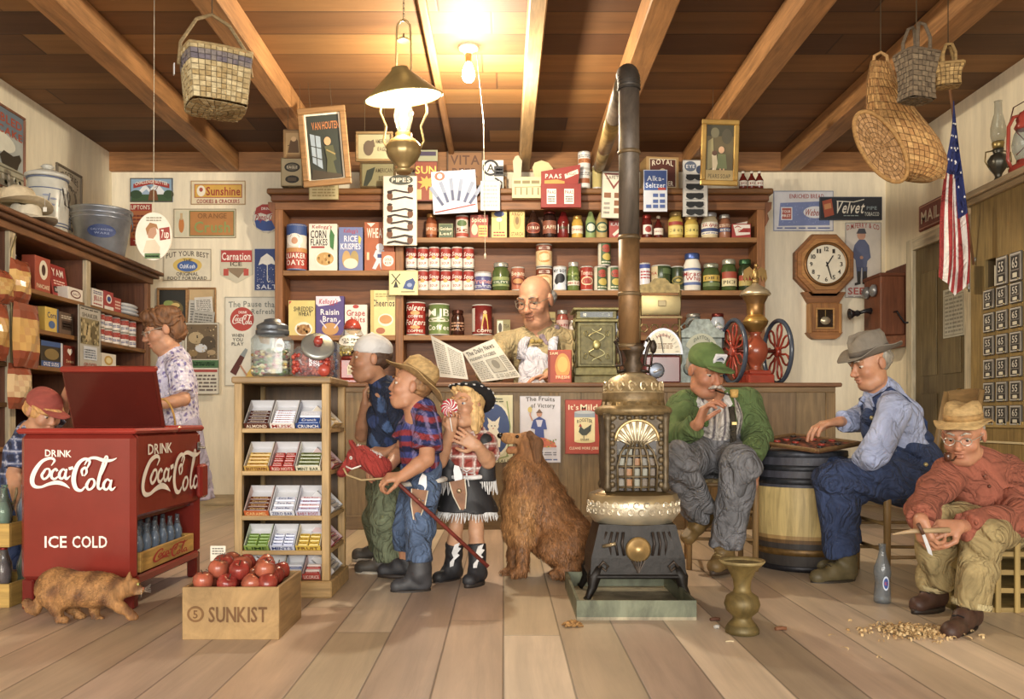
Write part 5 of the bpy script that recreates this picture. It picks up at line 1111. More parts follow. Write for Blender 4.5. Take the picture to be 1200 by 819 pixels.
J('pickle_jar', 'squat green pickle jar with a yellow label right of the dressing jar', 'jar', 823, 843, 309, 341, '46562a', 'r 10 16 92 56 c8a83c;t 50 36 60 20 4a3c14 DILL;r 10 66 92 90 6c8048', kind='jar', lid='b8bca8', **k2)
J('pickle_jar', 'green pickle jar with a red and cream label', 'jar', 845, 863, 304, 341, '46582a', 'r 10 10 90 48 a8442c;r 10 48 90 92 e4d8a8;t 50 70 60 20 4a4020 PICK', kind='jar', lid='c8ccbc', **k2)
J('pickle_jar', 'dark green pickle jar at the right end of the middle grocery shelf', 'jar', 865, 881, 304, 341, '2c3a20', 'r 10 30 92 60 a8442c;r 10 60 92 90 b8a454', kind='jar', lid='3c6a44', **k2)
k3 = dict(zb=z3, D=7.58)
fol = 'i 50 14 74 18 f4e6d8 Folgers;e 50 38 16 9 d8a060;t 50 30 8 3 fff A;i 50 62 74 18 f4e6d8 Folgers;t 50 44 54 9 f4e6d8 COFFEE;l 2 6a1810 0 50 100 50;t 50 88 54 9 f4e6d8 COFFEE'
fol = 'i 50 14 74 18 f4e6d8 Folgers;e 50 32 16 7 d8a060;t 50 43 54 8 f4e6d8 COFFEE;l 2 6a1810 0 50 100 50;i 50 62 74 18 f4e6d8 Folgers;e 50 79 16 6 d8a060;t 50 91 54 8 f4e6d8 COFFEE'
J('coffee_can', 'large red coffee can with double white script on the lower grocery shelf', 'can', 476, 499, 353, 392, 'a02a22', fol, **k3)
J('coffee_can', 'large green coffee can with white letters on the lower grocery shelf', 'can', 502, 527, 355, 392, '6c8448', 't 50 26 78 26 f0f0e0 MJB;e 50 52 40 8 dcdcc8;t 50 78 76 18 f0f0e0 Coffee', **k3)
J('malt_jar', 'small dark brown jar between the green and the lady coffee cans', 'jar', 529, 544, 362, 392, '3c1c12', 'q 10 20 90 60 2 c89878;t 50 74 76 18 c89878 MALT', kind='jar', lid='54281a', **k3)
J('coffee_can', 'dark red coffee can with a lady in a yellow dress', 'can', 553, 577, 356, 392, '7a2420', 'r 4 8 26 92 d8ccc0;p e0b84c 54 30 66 30 72 84 48 84;e 60 24 6 7 e0b890;t 62 90 56 10 f0dcc8 COFFEE', **k3)
box_item('mustard_tin', 'short olive tin just left of the storekeeper\'s shoulder', 'tin', 582, 598, 373, 392, '8c8450', 'r 4 6 46 94 d8d4c0;e 25 50 14 30 4a4438;t 72 40 40 24 4a4020 TEA', zb=z3, D=7.56, dep=.07)
box_item('mustard_tin', 'small mustard yellow box right of the storekeeper\'s ear', 'box', 643, 651, 364, 392, 'a8985c', 'q 10 20 90 80 3 5a5030', zb=z3, D=7.56, dep=.07)
J('gelatin_jar', 'small jar with a pink-red label behind the storekeeper\'s shoulder', 'jar', 652, 666, 362, 392, 'a85448', 'r 4 8 96 92 d8b8b0;t 50 40 72 26 a03030 Jam', kind='jar', lid='c4c0b8', **k3)
J('gelatin_jar', 'little jar beside the cash register', 'jar', 667, 675, 374, 392, 'b8a898', 'r 4 8 96 92 ded4cc', kind='jar', lid='c4c0b8', **k3)
J('vinegar_bottle', 'small blue-labelled bottle between the cash register and the stovepipe', 'jar', 721, 731, 364, 392, '54688c', 'r 4 10 96 90 b8c4d8', kind='jar', lid='4a4440', **k3)
J('pantry_jar', 'blue and white jar with a dark red lid beside the coffee mill', 'jar', 833, 849, 366, 392, 'b8c4d4', 'r 4 40 96 92 e4e4e8;t 50 66 60 20 4a5c94 JAR', kind='jar', lid='7a2c24', **k3)
J('pantry_jar', 'jar with a pale metal lid behind the top of the grey scale', 'jar', 803, 822, 366, 392, '7a8080', '', kind='jar', lid='a8a49c', zb=z3, D=7.6)
# cereal boxes, left section
J('oats_canister', 'round oats canister with a blue top and red base on the upper left shelf', 'canister', 336, 360, 263, 317, 'e4dccc', 'r 0 0 100 22 34508c;e 50 34 26 15 ece6dc;e 50 36 10 8 c8906c;p 1c2230 34 28 66 28 60 22 40 22;r 0 52 100 62 c88c48;r 0 62 100 100 b03c2c;t 50 70 70 12 f4ece0 QUAKER;t 50 86 60 12 f4ece0 OATS', zb=zl, D=7.57, lid='5a6ca0')
box_item('cereal_box', 'white corn flakes box with a bowl and green plume on the upper left shelf', 'cereal box', 362, 395, 262, 317, 'e8e2d2', 'i 46 6 70 7 a83430 Kellogg\'s;t 34 22 56 17 26201c CORN;t 36 39 60 14 26201c FLAKES;r 8 48 56 52 a83430;e 58 76 36 18 f2ecd8;e 58 75 31 14 c89c50;d 34 66 82 84 12 4 dcb468 b08038;p 3e7a3c 78 10 92 24 88 56 76 50 74 26', zb=zl, D=7.52, dep=.06)
box_item('cereal_box', 'periwinkle blue rice cereal box on the upper left shelf', 'cereal box', 397, 425, 266, 317, '7480b4', 'i 50 8 60 9 b03848 Kellogg\'s;t 50 26 56 14 f0ecf4 RICE;t 50 44 84 14 f0ecf4 KRISPIES;e 32 74 18 20 c8a060;e 66 74 18 20 b09858;e 50 84 30 12 e4dcc4;p d8c040 84 18 96 26 90 40 82 34', zb=zl, D=7.52, dep=.06)
box_item('cereal_box', 'orange-brown cereal box with a player figure behind the pipe card', 'cereal box', 427, 462, 260, 317, 'b05a2c', 'p ece4d4 8 2 36 2 22 10;t 50 22 84 20 f4e8d4 WHEATIES;e 52 52 13 8 dfe0e8;p ccd0de 38 58 66 58 72 76 60 78 70 98 56 98 50 84 38 98 26 96 40 78 30 70;p 30407c 44 66 60 66 58 74 44 74;t 12 70 8 16 e8c8a0 1', zb=zl, D=7.52, dep=.06)
box_item('small_carton', 'small orange and white carton in front of the orange-brown cereal box', 'box', 447, 463, 295, 317, 'b8683c', 'e 50 50 40 30 f0e4d8;t 50 42 56 14 a04020 GOLD;t 50 62 50 14 a04020 KIX', zb=zl, D=7.5, dep=.012)
box_item('cereal_box', 'yellow wheat cereal box with a bowl on the lower left shelf', 'cereal box', 338, 369, 352, 393, 'e0cc74', 'p c83828 2 2 12 2 2 12;t 58 24 76 13 3a3424 SHREDDED;t 62 38 50 13 3a3424 WHEAT;e 58 82 34 20 f0ecdc;e 58 84 27 15 a87838;d 36 72 80 92 10 5 c89850 8a5c24', zb=z3, D=7.52, dep=.06)
box_item('cereal_box', 'purple raisin cereal box on the lower left shelf', 'cereal box', 370, 403, 347, 393, '58488a', 'p e8dcec 0 0 84 0 90 12 50 22 10 26 0 20;i 44 13 66 13 b03048 Kellogg\'s;t 50 40 66 15 f4f0f4 Raisin;t 50 58 50 15 f4f0f4 Bran;e 52 84 30 16 c8944c;l 4 d8d4e8 16 62 38 82;l 4 d8d4e8 88 62 66 82', zb=z3, D=7.52, dep=.06)
box_item('cereal_box', 'white cereal box with red letters on the lower left shelf', 'cereal box', 404, 430, 357, 393, 'e6ded2', 'e 50 6 14 6 b83830;t 50 26 84 20 b03830 Grape;t 54 48 76 18 b03830 -Nuts;e 40 82 36 16 d8b070', zb=z3, D=7.52, dep=.06)
box_item('cereal_box', 'large pale yellow cereal box at the right of the lower left shelf', 'cereal box', 434, 464, 340, 393, 'e2d088', 't 50 28 90 15 2c2824 Cheerios;e 60 66 30 14 f0e8d0;e 60 65 25 10 c8904c;e 40 90 18 7 b0643c;q 20 6 80 16 2 a89858;r 0 0 14 100 c8b464', zb=z3, D=7.52, dep=.08)
# ---------------- groceries in the left cabinet, facing the shop
def litem(name, label, cat, px0, px1, z, h, col, art, kind='box', dep=.09, lean=0, X=-3.15, group=None, lid='c0bcb4'):
 ya, yb = -X/((590-px0)/1000), -X/((590-px1)/1000); w = yb-ya; m = M(); m.T = RX
 if kind == 'box':
  m.box(-w/2, w/2, 0, dep, 0, h, col, 'print', .002); Art(0, 0, 100, 100).do(art).flat(m, w-.003, h-.003, -.0006, .0015)
 elif kind == 'can':
  r = w/2; m.T = Matrix.Translation((-r, 0, 0)) @ RX; m.lathe([(r*.97, 0), (r, .004), (r*.98, .01), (r*.98, h-.01), (r, h-.004), (r*.9, h)], col, 'gloss', 20, cols=[lid, lid, col, lid, lid]); Art(0, 0, 100, 100).do(art).wrap(m, r*.985, h-.024, .012)
 else:
  for k_ in range(3): m.sph((0, .05, .03+k_*.032), (w/2*(1-.08*k_), .055, .022), mixc(col, 'fff', .1*k_), 'gloss', 14, 8)
 o = m.build(name, None, (X, (ya+yb)/2, z), **tg(label, cat, group))
 if lean: o.rotation_euler.y = lean
 return o
A_, B_, C_ = 1.66, 1.40, 1.155
litem('lard_can', 'tall blue and red can on the top left cabinet shelf', 'can', 13, 23, A_, .2, '34427c', 'r 0 50 100 100 a03838;q 10 10 90 44 3 d8dce8', 'can')
litem('lard_can', 'short dark blue can on the top left cabinet shelf', 'can', 25, 40, A_, .14, '2c3858', 'q 14 20 86 80 3 c8c4b0', 'can')
litem('pancake_carton', 'red-brown carton with a white portrait oval on the top left cabinet shelf', 'box', 41, 59, A_, .24, 'a8482c', 'e 54 36 28 28 e4dcc4;e 54 36 13 16 4a2c1c;t 50 84 84 12 f0dcb8 PANCAKE')
litem('yam_carton', 'large red carton leaning back on the top left cabinet shelf', 'box', 63, 82, A_, .25, 'a02c24', 't 46 22 70 22 f0e4d8 YAM;q 14 44 86 60 2 f0c8b8;r 8 66 92 84 2c2826;t 50 75 70 10 e8e0d8 BROWN SUGAR', lean=-.16, X=-3.2)
litem('small_carton', 'small white carton with a dark oval beside the leaning red carton', 'box', 80, 97, A_, .09, 'e0d8cc', 'e 50 50 36 34 6a2c24;e 50 50 28 24 e8e0d4;t 50 50 40 20 6a2c24 SALT', X=-3.13)
litem('bread_loaf', 'stack of yellow wrapped loaves on the second left cabinet shelf', 'bread', 29, 52, B_, .1, 'd0a040', '', 'bag')
litem('oat_carton', 'yellow and blue carton on the second left cabinet shelf', 'box', 53, 68, B_, .17, 'd8b84c', 't 50 30 70 24 2c3c6c Corn;e 50 70 26 16 4a6aa0;r 90 0 100 100 4a6a9c')
litem('cake_carton', 'grey-brown carton on the second left cabinet shelf', 'box', 70, 86, B_, .16, '6a5444', 'q 10 12 90 30 2 d8ccb8;r 14 38 86 78 3c2c22;q 20 46 80 70 2 b8a890')
litem('cake_carton', 'dark red-brown carton on the third left cabinet shelf', 'box', 30, 46, C_, .18, '5c2c20', 't 50 20 80 18 d8c0a8 Cocoa;q 12 40 88 60 2 b08c70')
litem('detergent_carton', 'wide dark carton with blue bands on the third left cabinet shelf', 'box', 48, 73, C_, .18, '3c3428', 'r 0 0 100 20 3c5c98;r 0 78 100 100 3c5c98;t 46 89 70 14 e8e8f0 DUZ SUDS;e 48 50 34 22 8a7440;r 90 0 100 100 c8ccd4')
litem('cake_carton', 'red carton with a white heart on the third left cabinet shelf', 'box', 75, 88, C_, .17, '84301e', 'e 40 22 12 10 f0e4d8;e 60 22 12 10 f0e4d8;p f0e4d8 28 26 72 26 50 42;t 50 66 70 14 e0b890 Swans')
litem('jello_carton', 'white and red gelatin carton on the top shelf of the right bay', 'box', 108, 121, A_, .14, 'e2dcd4', 'q 10 8 90 30 2 3c4c80;t 50 50 76 26 a83430 JELLO;q 10 76 90 90 1 a83430')
litem('jello_carton', 'red and blue baking carton beside the gelatin on the top shelf of the right bay', 'box', 122, 133, A_, .15, 'a83434', 'e 50 40 30 24 e8e0d8;e 50 40 20 15 34488c;r 0 80 100 100 e8e0d8')
litem('jello_carton', 'plain red carton at the middle of the top shelf of the right bay', 'box', 134, 142, A_, .12, 'b03c34', 'q 10 16 90 80 3 f0d0c0')
litem('bread_loaf', 'white and blue wrapped loaf at the end of the top shelf of the right bay', 'bread', 144, 168, A_, .1, 'c8d0dc', '', 'bag')
for lay in (0, 1):
 for i, (a_, b_) in enumerate(((118, 126), (127, 135), (137, 144), (147, 154), (156, 162))):
  litem('milk_tin', 'small red and white tin, %s from left in the %s row, right bay' % (ORD[i], ('lower', 'upper')[lay]), 'can', a_, b_, B_+lay*.115, .112, 'e2dcd8', 'r 0 0 100 44 a8382e;t 50 24 60 20 f0e4dc A;q 12 60 88 86 2 34488c', 'can', group='small tins in the right bay')
litem('flour_bag', 'white flour box with a yellow shield on the third shelf of the right bay', 'box', 118, 136, C_, .16, 'e0dcd0', 'e 50 34 28 24 c8a03c;e 50 34 18 15 e8d89c;p 3c4c88 4 72 50 66 96 72 96 90 50 84 4 90')
litem('cheese_carton', 'long yellow cheese carton on the third shelf of the right bay', 'box', 139, 167, C_, .075, 'd0a838', 'e 50 50 38 34 e8dcc0;t 50 50 60 30 8a2c20 Velveeta;r 82 10 96 90 4c70a0')
card_ = lcard('shelf_calendar', 'grey picture calendar hung on the cabinet post above the cooler', 'calendar', -3.095, 91, 117, 1.16, 1.63, 'b4b0a4', 'q 10 3 90 7 1 4c4840;t 50 14 70 7 6a6458 SHAKER;r 8 19 92 60 8a7c54;e 36 42 16 14 b8a474;e 66 44 15 15 6a5c38;d 10 22 90 58 40 3 c8b888 4c4228;r 20 63 80 84 ccd4e0;q 24 67 76 82 4 6a7aa8;t 50 92 60 6 a04438 GROCER;b 0 0 100 100 2 5c5850')
# rack of crisp bags clipped to the near post
root = empty('crisp_bag_rack', (-3.09, 5.36, 0), **tg('wire strip of yellow and rust red snack bags clipped to the near cabinet post', 'snack bags'))
m = M(); m.tube([(0, .0, 1.0), (0, 0, 1.85), (.01, .03, 1.95)], .006, 'a89868', 'metal', 6); m.build('wire_strip', root)
def bag(z, w, h, c, y, x=.05):
 m = M(); K = 9; G = 9; vs = []; fs = []
 rr_ = random.Random(int(z*100))
 for sd_ in (0, 1):
  b0 = len(vs)
  for i in range(K):
   for j in range(G):
    u, v = i/(K-1), j/(G-1); puff = .05*(math.sin(PI*u)**.5)*(math.sin(PI*v)**.6)*(1+.25*math.sin(9*u+7*v)); vs.append((x+(puff if sd_ == 0 else -puff*.4), y+(u-.5)*w*(1-.12*math.sin(PI*v)*-1), z+h*(1-v)+rr_.uniform(-.004, .004)))
  for i in range(K-1):
   for j in range(G-1):
    q = (b0+i*G+j, b0+(i+1)*G+j, b0+(i+1)*G+j+1, b0+i*G+j+1); fs.append((q if sd_ else q[::-1], i, j))
 for q, i, j in fs:
  cc = c if 2 <= j <= 5 else '8c4428'
  if j in (2, 3, 4, 5) and (i+j) % 5 == 0: cc = mixc(c, '9c5c34', .35)
  m.add([vs[k] for k in q], [(0, 1, 2, 3)], cc, 'gloss', True)
 m.build('snack_bag', root)
bag(1.52, .2, .27, 'c8a058', .0); bag(1.5, .16, .2, 'b08c48', -.16, .04); bag(1.12, .27, .4, 'c49a50', .02, .08); bag(1.15, .2, .34, 'b08844', -.22, .04); bag(.86, .24, .28, 'c8ac80', .0);
# top of the left cabinet
def lathe_item(name, label, cat, loc, parts, rz=0, rest=()):
 m = M()
 for a_ in parts: m.lathe(*a_[:3], **a_[3])
 return m.build(name, None, loc, rz, **tg(label, cat))
root = empty('stoneware_churn', (-3.27, 6.12, 2.09), **tg('tall grey stoneware churn with lid and wire bail on top of the left cabinet', 'churn')); GZ = 'b4b4ac'
m = M(); m.lathe([(.1, 0), (.125, .01), (.135, .1), (.138, .3), (.13, .4), (.125, .42)], GZ, 'glaze', 36)
for z in (.07, .09, .33, .41): m.lathe([(.1375, z), (.139, z+.004), (.1375, z+.008)], '5c6888', 'glaze', 36)
T = m.T; m.T = Matrix.Rotation(.6, 4, 'Z'); a = Art(0, 0, 100, 100)
a.line(2, '6a7288', [(38, 70, 1), (46, 50, 1), (50, 22, 1)])
for k in range(6): a.ell(45+(-1)**k*6+k, 62-k*7, 5, 2.6, '7c849c', 8)
a.wrap(m, .1395, .3, .06, 'glaze'); m.T = T; m.build('body', root)
m = M(); m.lathe([(.14, .42), (.148, .425), (.148, .445), (.13, .455), (.06, .485), (.03, .49), (.03, .5), (.045, .51), (.03, .525), (.001, .528)], GZ, 'glaze', 36); m.build('lid', root)
m = M(); m.box(.1, .15, -.05, -.01, .3, .36, GZ, 'glaze', .01); m.tube([(.14, -.06, .34), (.165, -.075, .22), (.165, -.02, .21), (.145, -.01, .34)], .005, '5a5650', 'metal', 6); m.build('bail_handle', root)
root = empty('galvanized_bucket', (-3.26, 6.92, 2.09), **tg('galvanized metal bucket with a blue oval label on top of the left cabinet', 'bucket'))
m = M(); m.lathe([(.165, 0), (.17, .005), (.23, .37), (.238, .375), (.238, .39), (.225, .39), (.16, .02), (.001, .015)], 'a4acb8', 'metal', 40)
for z in (.3, .335): m.lathe([(.17+.06*z/.37+.001, z), (.17+.06*z/.37+.007, z+.007), (.17+.06*z/.37+.002, z+.014)], 'a4acbc', 'metal', 40)
m.T = Matrix.Rotation(.45, 4, 'Z'); a = Art(0, 0, 100, 100); a.ell(50, 50, 17, 26, '30447c'); a.text('GALVANIZED', 50, 44, 26, 8, '8a98c0'); a.text('WARE', 50, 58, 18, 8, '8a98c0'); a.wrap(m, .2, .2, .09, rf=lambda z: .1715+.162*z); m.T = Matrix(); m.build('pail', root)
for s_ in (-1, 1):
 m = M(); m.tube([(s_*.236, 0, .36), (s_*.25, -.01, .33), (s_*.255, 0, .26), (s_*.24, .01, .22)], .005, '6a7078', 'metal', 6); m.build('bail_handle', root)
def felt_hat(name, label, loc, col, band, r=.15, h=.12, brim=.07, rz=0, mt='felt', dip=.02, parent=None):
 m = M(); R_ = r+brim
 m.lathe([(R_, .0), (R_*1.0, .006), (r*1.25, .004), (r*.78, .01), (r*.76, .04), (r*.72, h*.75), (r*.6, h*.98), (r*.3, h), (.001, h*.9)], col, mt, 40, sx=.86, cap=0)
 m.lathe([(R_, .0), (r*1.2, -.003), (r*.7, 0), (r*.66, h*.6), (.001, h*.7)], col, mt, 40, sx=.86, cap=0)
 m.lathe([(r*.785, .01), (r*.775, .035)], band, mt, 40, sx=.86)
 m.v = [Vector((v.x, v.y, v.z+dip*((v.x/.86/R_)**2-.4*(v.y/R_)**2)*(1 if math.hypot(v.x/.86, v.y) > r else 0) - .03*h/.12*max(0, 1-abs(v.x)/(r*.3))*(v.z > h*.8))) for v in m.v]
 if parent is None: return m.build(name, None, loc, rz, **tg(label, 'hat'))
 return m.build(name, parent, loc, rz)
felt_hat('felt_hat', 'lower pale felt hat of the two stacked on the left cabinet', (-3.2, 5.72, 2.115), 'c0b8a4', '9c9484', rz=.3, dip=.03)
felt_hat('felt_hat', 'upper tan felt hat of the two stacked on the left cabinet', (-3.23, 5.68, 2.215), 'c4b494', 'a89878', rz=-.4, dip=.04)
m = M(); m.box(-.012, .012, -.001, .001, -.03, 0, 'e8e4d8', 'print'); m.tube([(0, 0, 0), (-.005, .01, .07)], .001, 'ccc', 'cloth', 4); m.build('price_tag', None, (-3.02, 5.62, 2.19), **tg('tiny white price tag hanging from the upper felt hat', 'tag'))
# ---------------- on the counter
root = empty('cash_register', ((699-590)*.0063, 6.3, 1.055), **tg('ornate old brass cash register on the counter', 'cash register')); BZ = '665e38'
m = M(); m.box(-.17, .17, -.02, .3, 0, .06, BZ, 'castiron', .008); m.box(-.16, .16, -.005, .28, .06, .12, '6c6438', 'castiron', .006)
m.box(-.145, .145, .0, .27, .12, .46, '6c6640', 'castiron', .01); m.box(-.16, .16, -.012, .28, .455, .475, '7e7648', 'castiron', .004)
m.box(-.15, .15, 0, .27, .475, .54, '6c6640', 'castiron', .006); m.box(-.175, .175, -.02, .29, .54, .56, '7e7648', 'castiron', .006)
m.build('body', root)
m = M(); m.box(-.12, .12, -.003, .0, .49, .53, '1e2420', 'gloss'); a = Art(0, 0, 100, 20); a.text('10', 14, 10, 9, 12, 'e8e8d8'); a.text('%', 70, 10, 8, 10, '8a9490'); a.text('5', 88, 10, 6, 10, 'a8b0a8'); a.flat(m, .24, .04, -.0035, .49); m.build('display', root)
m = M(); a = Art(0, 0, 100, 120)
m.box(-.12, .12, -.008, 0, .14, .43, '5e5836', 'castiron', .004)
for sx in (-1, 1):
 for sz in (-1, 1):
  m.tube([(sx*(.02+.03*math.sin(t*.6)*(1+t*.1)), -.012, .285+sz*(.03+.011*t)) for t in range(9)], .004, '8c8454', 'metal', 5)
  m.tube([(sx*(.08+.018*math.cos(t*.8)*(1-t*.06)), -.012, .285+sz*(.085+.02*math.sin(t*.8))) for t in range(9)], .0035, '8c8454', 'metal', 5)
m.sph((0, -.012, .285), (.03, .01, .036), 'a8a064', 'metal', 12, 8); m.build('ornament_plate', root)
for s_ in (-1, 1):
 m = M()
 for k in range(5): m.sph((s_*.163, .01, .1+k*.085), (.014, .02, .045), BZ, 'castiron', 8, 6)
 m.build('corner_column', root)
m, c, w, h, t = carton('cookie_tin', 'orange and red tin standing beside the storekeeper\'s hand', 'tin', 642, 670, 408, 447, 'a8442a', 'e 62 50 32 40 d89038;e 62 44 22 24 e0b050;r 30 76 96 88 c8552c;t 62 82 56 9 f0d0a0 FRESH;t 24 10 34 8 f0d0a0 SAM;r 0 0 8 100 7a2c1c', D=6.2, dep=.12, bev=.006); c.z = 1.055; m.build('cookie_tin', None, c, -.08, **t)
# wrapping paper holder
root = empty('paper_roll_holder', ((773-590)*.0065, 6.5, 1.055), **tg('iron wrapping-paper holder with a cream roll right of the stovepipe', 'paper roll'))
m = M()
for s_ in (-1, 1): m.tube([(s_*.17, .05, 0), (s_*.16, 0, .2), (s_*.15, 0, .5), (s_*.155, 0, .72)], .012, '6c5a34', 'castiron', 8)
m.prism([(-.16, .7), (.16, .7), (.15, .76), (.08, .77), (.04, .81), (-.04, .81), (-.08, .77), (-.15, .76)], -.01, .01, '8a7848', 'castiron')
for k in range(4): m.tube([((k-1.5)*.08+.03*math.cos(t), -.005, .43+.03*math.sin(t)) for t in range(7)], .006, '8a7848', 'castiron', 5)
m.build('iron_frame', root); m = M(); m.T = Matrix.Translation((-.14, -.02, .6)) @ Matrix.Rotation(PI/2, 4, 'Y'); m.lathe([(.001, 0), (.075, 0), (.075, .28), (.001, .28)], 'd8c890', 'print', 28); m.build('paper_roll', root)
m = M(); m.box(-.03, .03, -.1, -.095, .585, .63, '8a7c58', 'metal', .003); m.box(-.16, .16, -.06, -.05, .5, .515, '6c5a34', 'metal'); m.build('cutter_bar', root)
# dial scale
root = empty('counter_scale', ((777-590)*.0062, 6.2, 1.055), **tg('counter scale with a white half-moon dial on a maroon base', 'scale'))
m = M(); m.box(-.13, .13, 0, .2, 0, .2, '6c3438', 'gloss', .012); m.build('base', root)
pts = [(.145*math.cos(t), .21+.19*math.sin(t)) for t in np.linspace(0, PI, 21)]
m = M(); m.prism(pts, 0, .06, '9ca0a8', 'metal'); m.build('dial_housing', root)
m = M(); m.prism([(x*.88, .215+(z-.21)*.88) for x, z in pts], -.004, 0, 'dcd8c4', 'print')
for k in range(13):
 t_ = PI*(k+.5)/13; m.tube([(.09*math.cos(t_), -.006, .215+.12*math.sin(t_)), (.115*math.cos(t_), -.006, .215+.15*math.sin(t_))], .0015, '4a4440', 'matte', 4)
a = Art(0, 0, 100, 50); a.do('q 20 26 80 40 3 8a6c50;A 50 14 40 5 6 a04030 WEIGHT'); a.flat(m, .24, .16, -.0045, .215); m.tube([(0, -.008, .22), (-.02, -.008, .34)], .003, '2a2624', 'matte', 5); m.build('dial_face', root)
m = M(); m.T = Matrix.Translation((-.05, -.01, .09)) @ Matrix.Rotation(PI/2, 4, 'X'); m.lathe([(.001, 0), (.055, 0), (.058, .006), (.045, .012), (.001, .012)], '7c8698', 'metal', 24); m.T = Matrix(); m.tube([(-.075, -.025, .075), (-.02, -.025, .1)], .008, 'c8ccd4', 'metal', 6); m.build('weight_knob', root)
m = M(); m.sph((-.08, -.05, .26), (.025, .02, .045), '3a322c', 'castiron', 12, 8, wob=lambda a_, z: 1+.12*math.sin(6*a_+8*z)); m.tube([(-.08, -.03, .22), (-.09, -.02, .12)], .006, '3a322c', 'castiron', 6); m.build('handle', root)
# fan scale
root = empty('candy_scale', ((822-590)*.0065, 6.5, 1.055), **tg('grey-green cast computing scale with a fan dial behind the man in the green cap', 'scale')); GG = '7a8480'
m = M(); m.box(-.165, .165, 0, .16, 0, .36, GG, 'castiron', .01); m.prism([(-.175, .36), (.175, .36), (.175, .4), (.1, .44), (.06, .5), (-.06, .5), (-.1, .44), (-.175, .4)], 0, .14, '86908a', 'castiron'); m.tube([(-.1, -.005, .44), (-.13, -.005, .47), (-.16, -.005, .44), (-.14, -.005, .42)], .008, '9aa49c', 'metal', 6); m.tube([(.1, -.005, .44), (.13, -.005, .47), (.16, -.005, .44), (.14, -.005, .42)], .008, '9aa49c', 'metal', 6); m.build('housing', root)
m = M(); m.prism([(.12*math.cos(t), .27+.12*math.sin(t)) for t in np.linspace(.2, PI-.2, 15)]+[(-.03, .22), (.03, .22)], -.006, 0, 'a8ac98', 'print'); a = Art(0, 0, 100, 50); a.do('A 50 20 60 10 10 5a6458 DAYTON'); a.flat(m, .2, .14, -.008, .25); m.build('fan_dial', root)
m = M(); m.T = Matrix.Translation((-.09, 0, .12)) @ Matrix.Rotation(PI/2, 4, 'X'); m.lathe([(.001, 0), (.045, 0), (.05, .005), (.04, .012), (.001, .012)], '5c6664', 'castiron', 20); m.build('knob', root)
# coffee mill
root = empty('coffee_mill', ((886-590)*.0064, 6.42, 1.055), .13, **tg('red two-wheeled coffee mill with a brass hopper and eagle finial on the counter end', 'coffee mill')); RM = '9c3420'
m = M(); m.box(-.1, .1, -.12, .12, 0, .07, RM, 'gloss', .008); m.box(-.085, .085, -.1, .1, .07, .1, RM, 'gloss', .006); m.lathe([(.06, .1), (.04, .12), (.05, .15), (.085, .2), (.095, .25), (.085, .3), (.05, .34), (.035, .37), (.05, .39)], '964428', 'gloss', 28); m.tube([(-.18, 0, .25), (.18, 0, .25)], .016, '5c2418', 'gloss', 10); m.build('grinder_body', root)
m = M(); m.lathe([(.045, .39), (.055, .4), (.085, .44), (.095, .47), (.075, .5), (.06, .52), (.065, .6), (.095, .66), (.1, .67)], 'a07c3c', 'metal', 32, cols=['a07c3c', '8c6a30', '8c6a30', 'c89c44', 'b8842c', '8a6430', '7c5a30', 'c4a868'], wob=lambda a_, z: 1+.03*math.cos(10*a_)*(z < .48)); m.build('hopper', root)
m = M(); m.lathe([(.108, .665), (.115, .675), (.1, .7), (.06, .73), (.03, .745), (.02, .76), (.001, .765)], 'cdbc98', 'metal', 32); m.build('hopper_lid', root)
m = M(); m.sph((0, 0, .83), (.022, .02, .05), 'a8884c', 'metal', 12, 8); m.sph((0, -.015, .89), (.014, .018, .016), 'a8884c', 'metal', 10, 6); m.tube([(0, 0, .76), (0, 0, .79)], .025, 'a8884c', 'metal', 8)
for s_ in (-1, 1): m.prism([(s_*.01, .85), (s_*.045, .885), (s_*.085, .86), (s_*.095, .8), (s_*.08, .77), (s_*.07, .81), (s_*.055, .775), (s_*.045, .82), (s_*.03, .79), (s_*.015, .82)], .0, .012, 'a8884c', 'metal')
m.build('eagle_finial', root)
for s_ in (-1, 1):
 m = M(); cx = s_*.175; r_ = .235; cz = .245
 m.tube([(cx, r_*math.cos(t), cz+r_*math.sin(t)) for t in np.linspace(0, 2*PI, 41)[:-1]], .017, '3e4858', 'gloss', 8, closed=True)
 m.T = Matrix.Translation((cx, 0, cz)) @ Matrix.Rotation(PI/2, 4, 'Y'); m.lathe([(.03, -.02), (.04, -.01), (.04, .01), (.03, .02)], RM, 'gloss', 16); m.T = Matrix()
 for k in range(7):
  t0 = 2*PI*k/7; pt = []
  for q in range(13):
   u = 2*PI*q/13; rr2 = .125+.085*math.cos(u); tt = t0+.26*math.sin(u)*(1 if rr2 > .1 else .7); pt.append((cx, rr2*math.cos(tt), cz+rr2*math.sin(tt)))
  m.tube(pt, .0085, RM, 'gloss', 6, closed=True)
 m.build('flywheel', root)
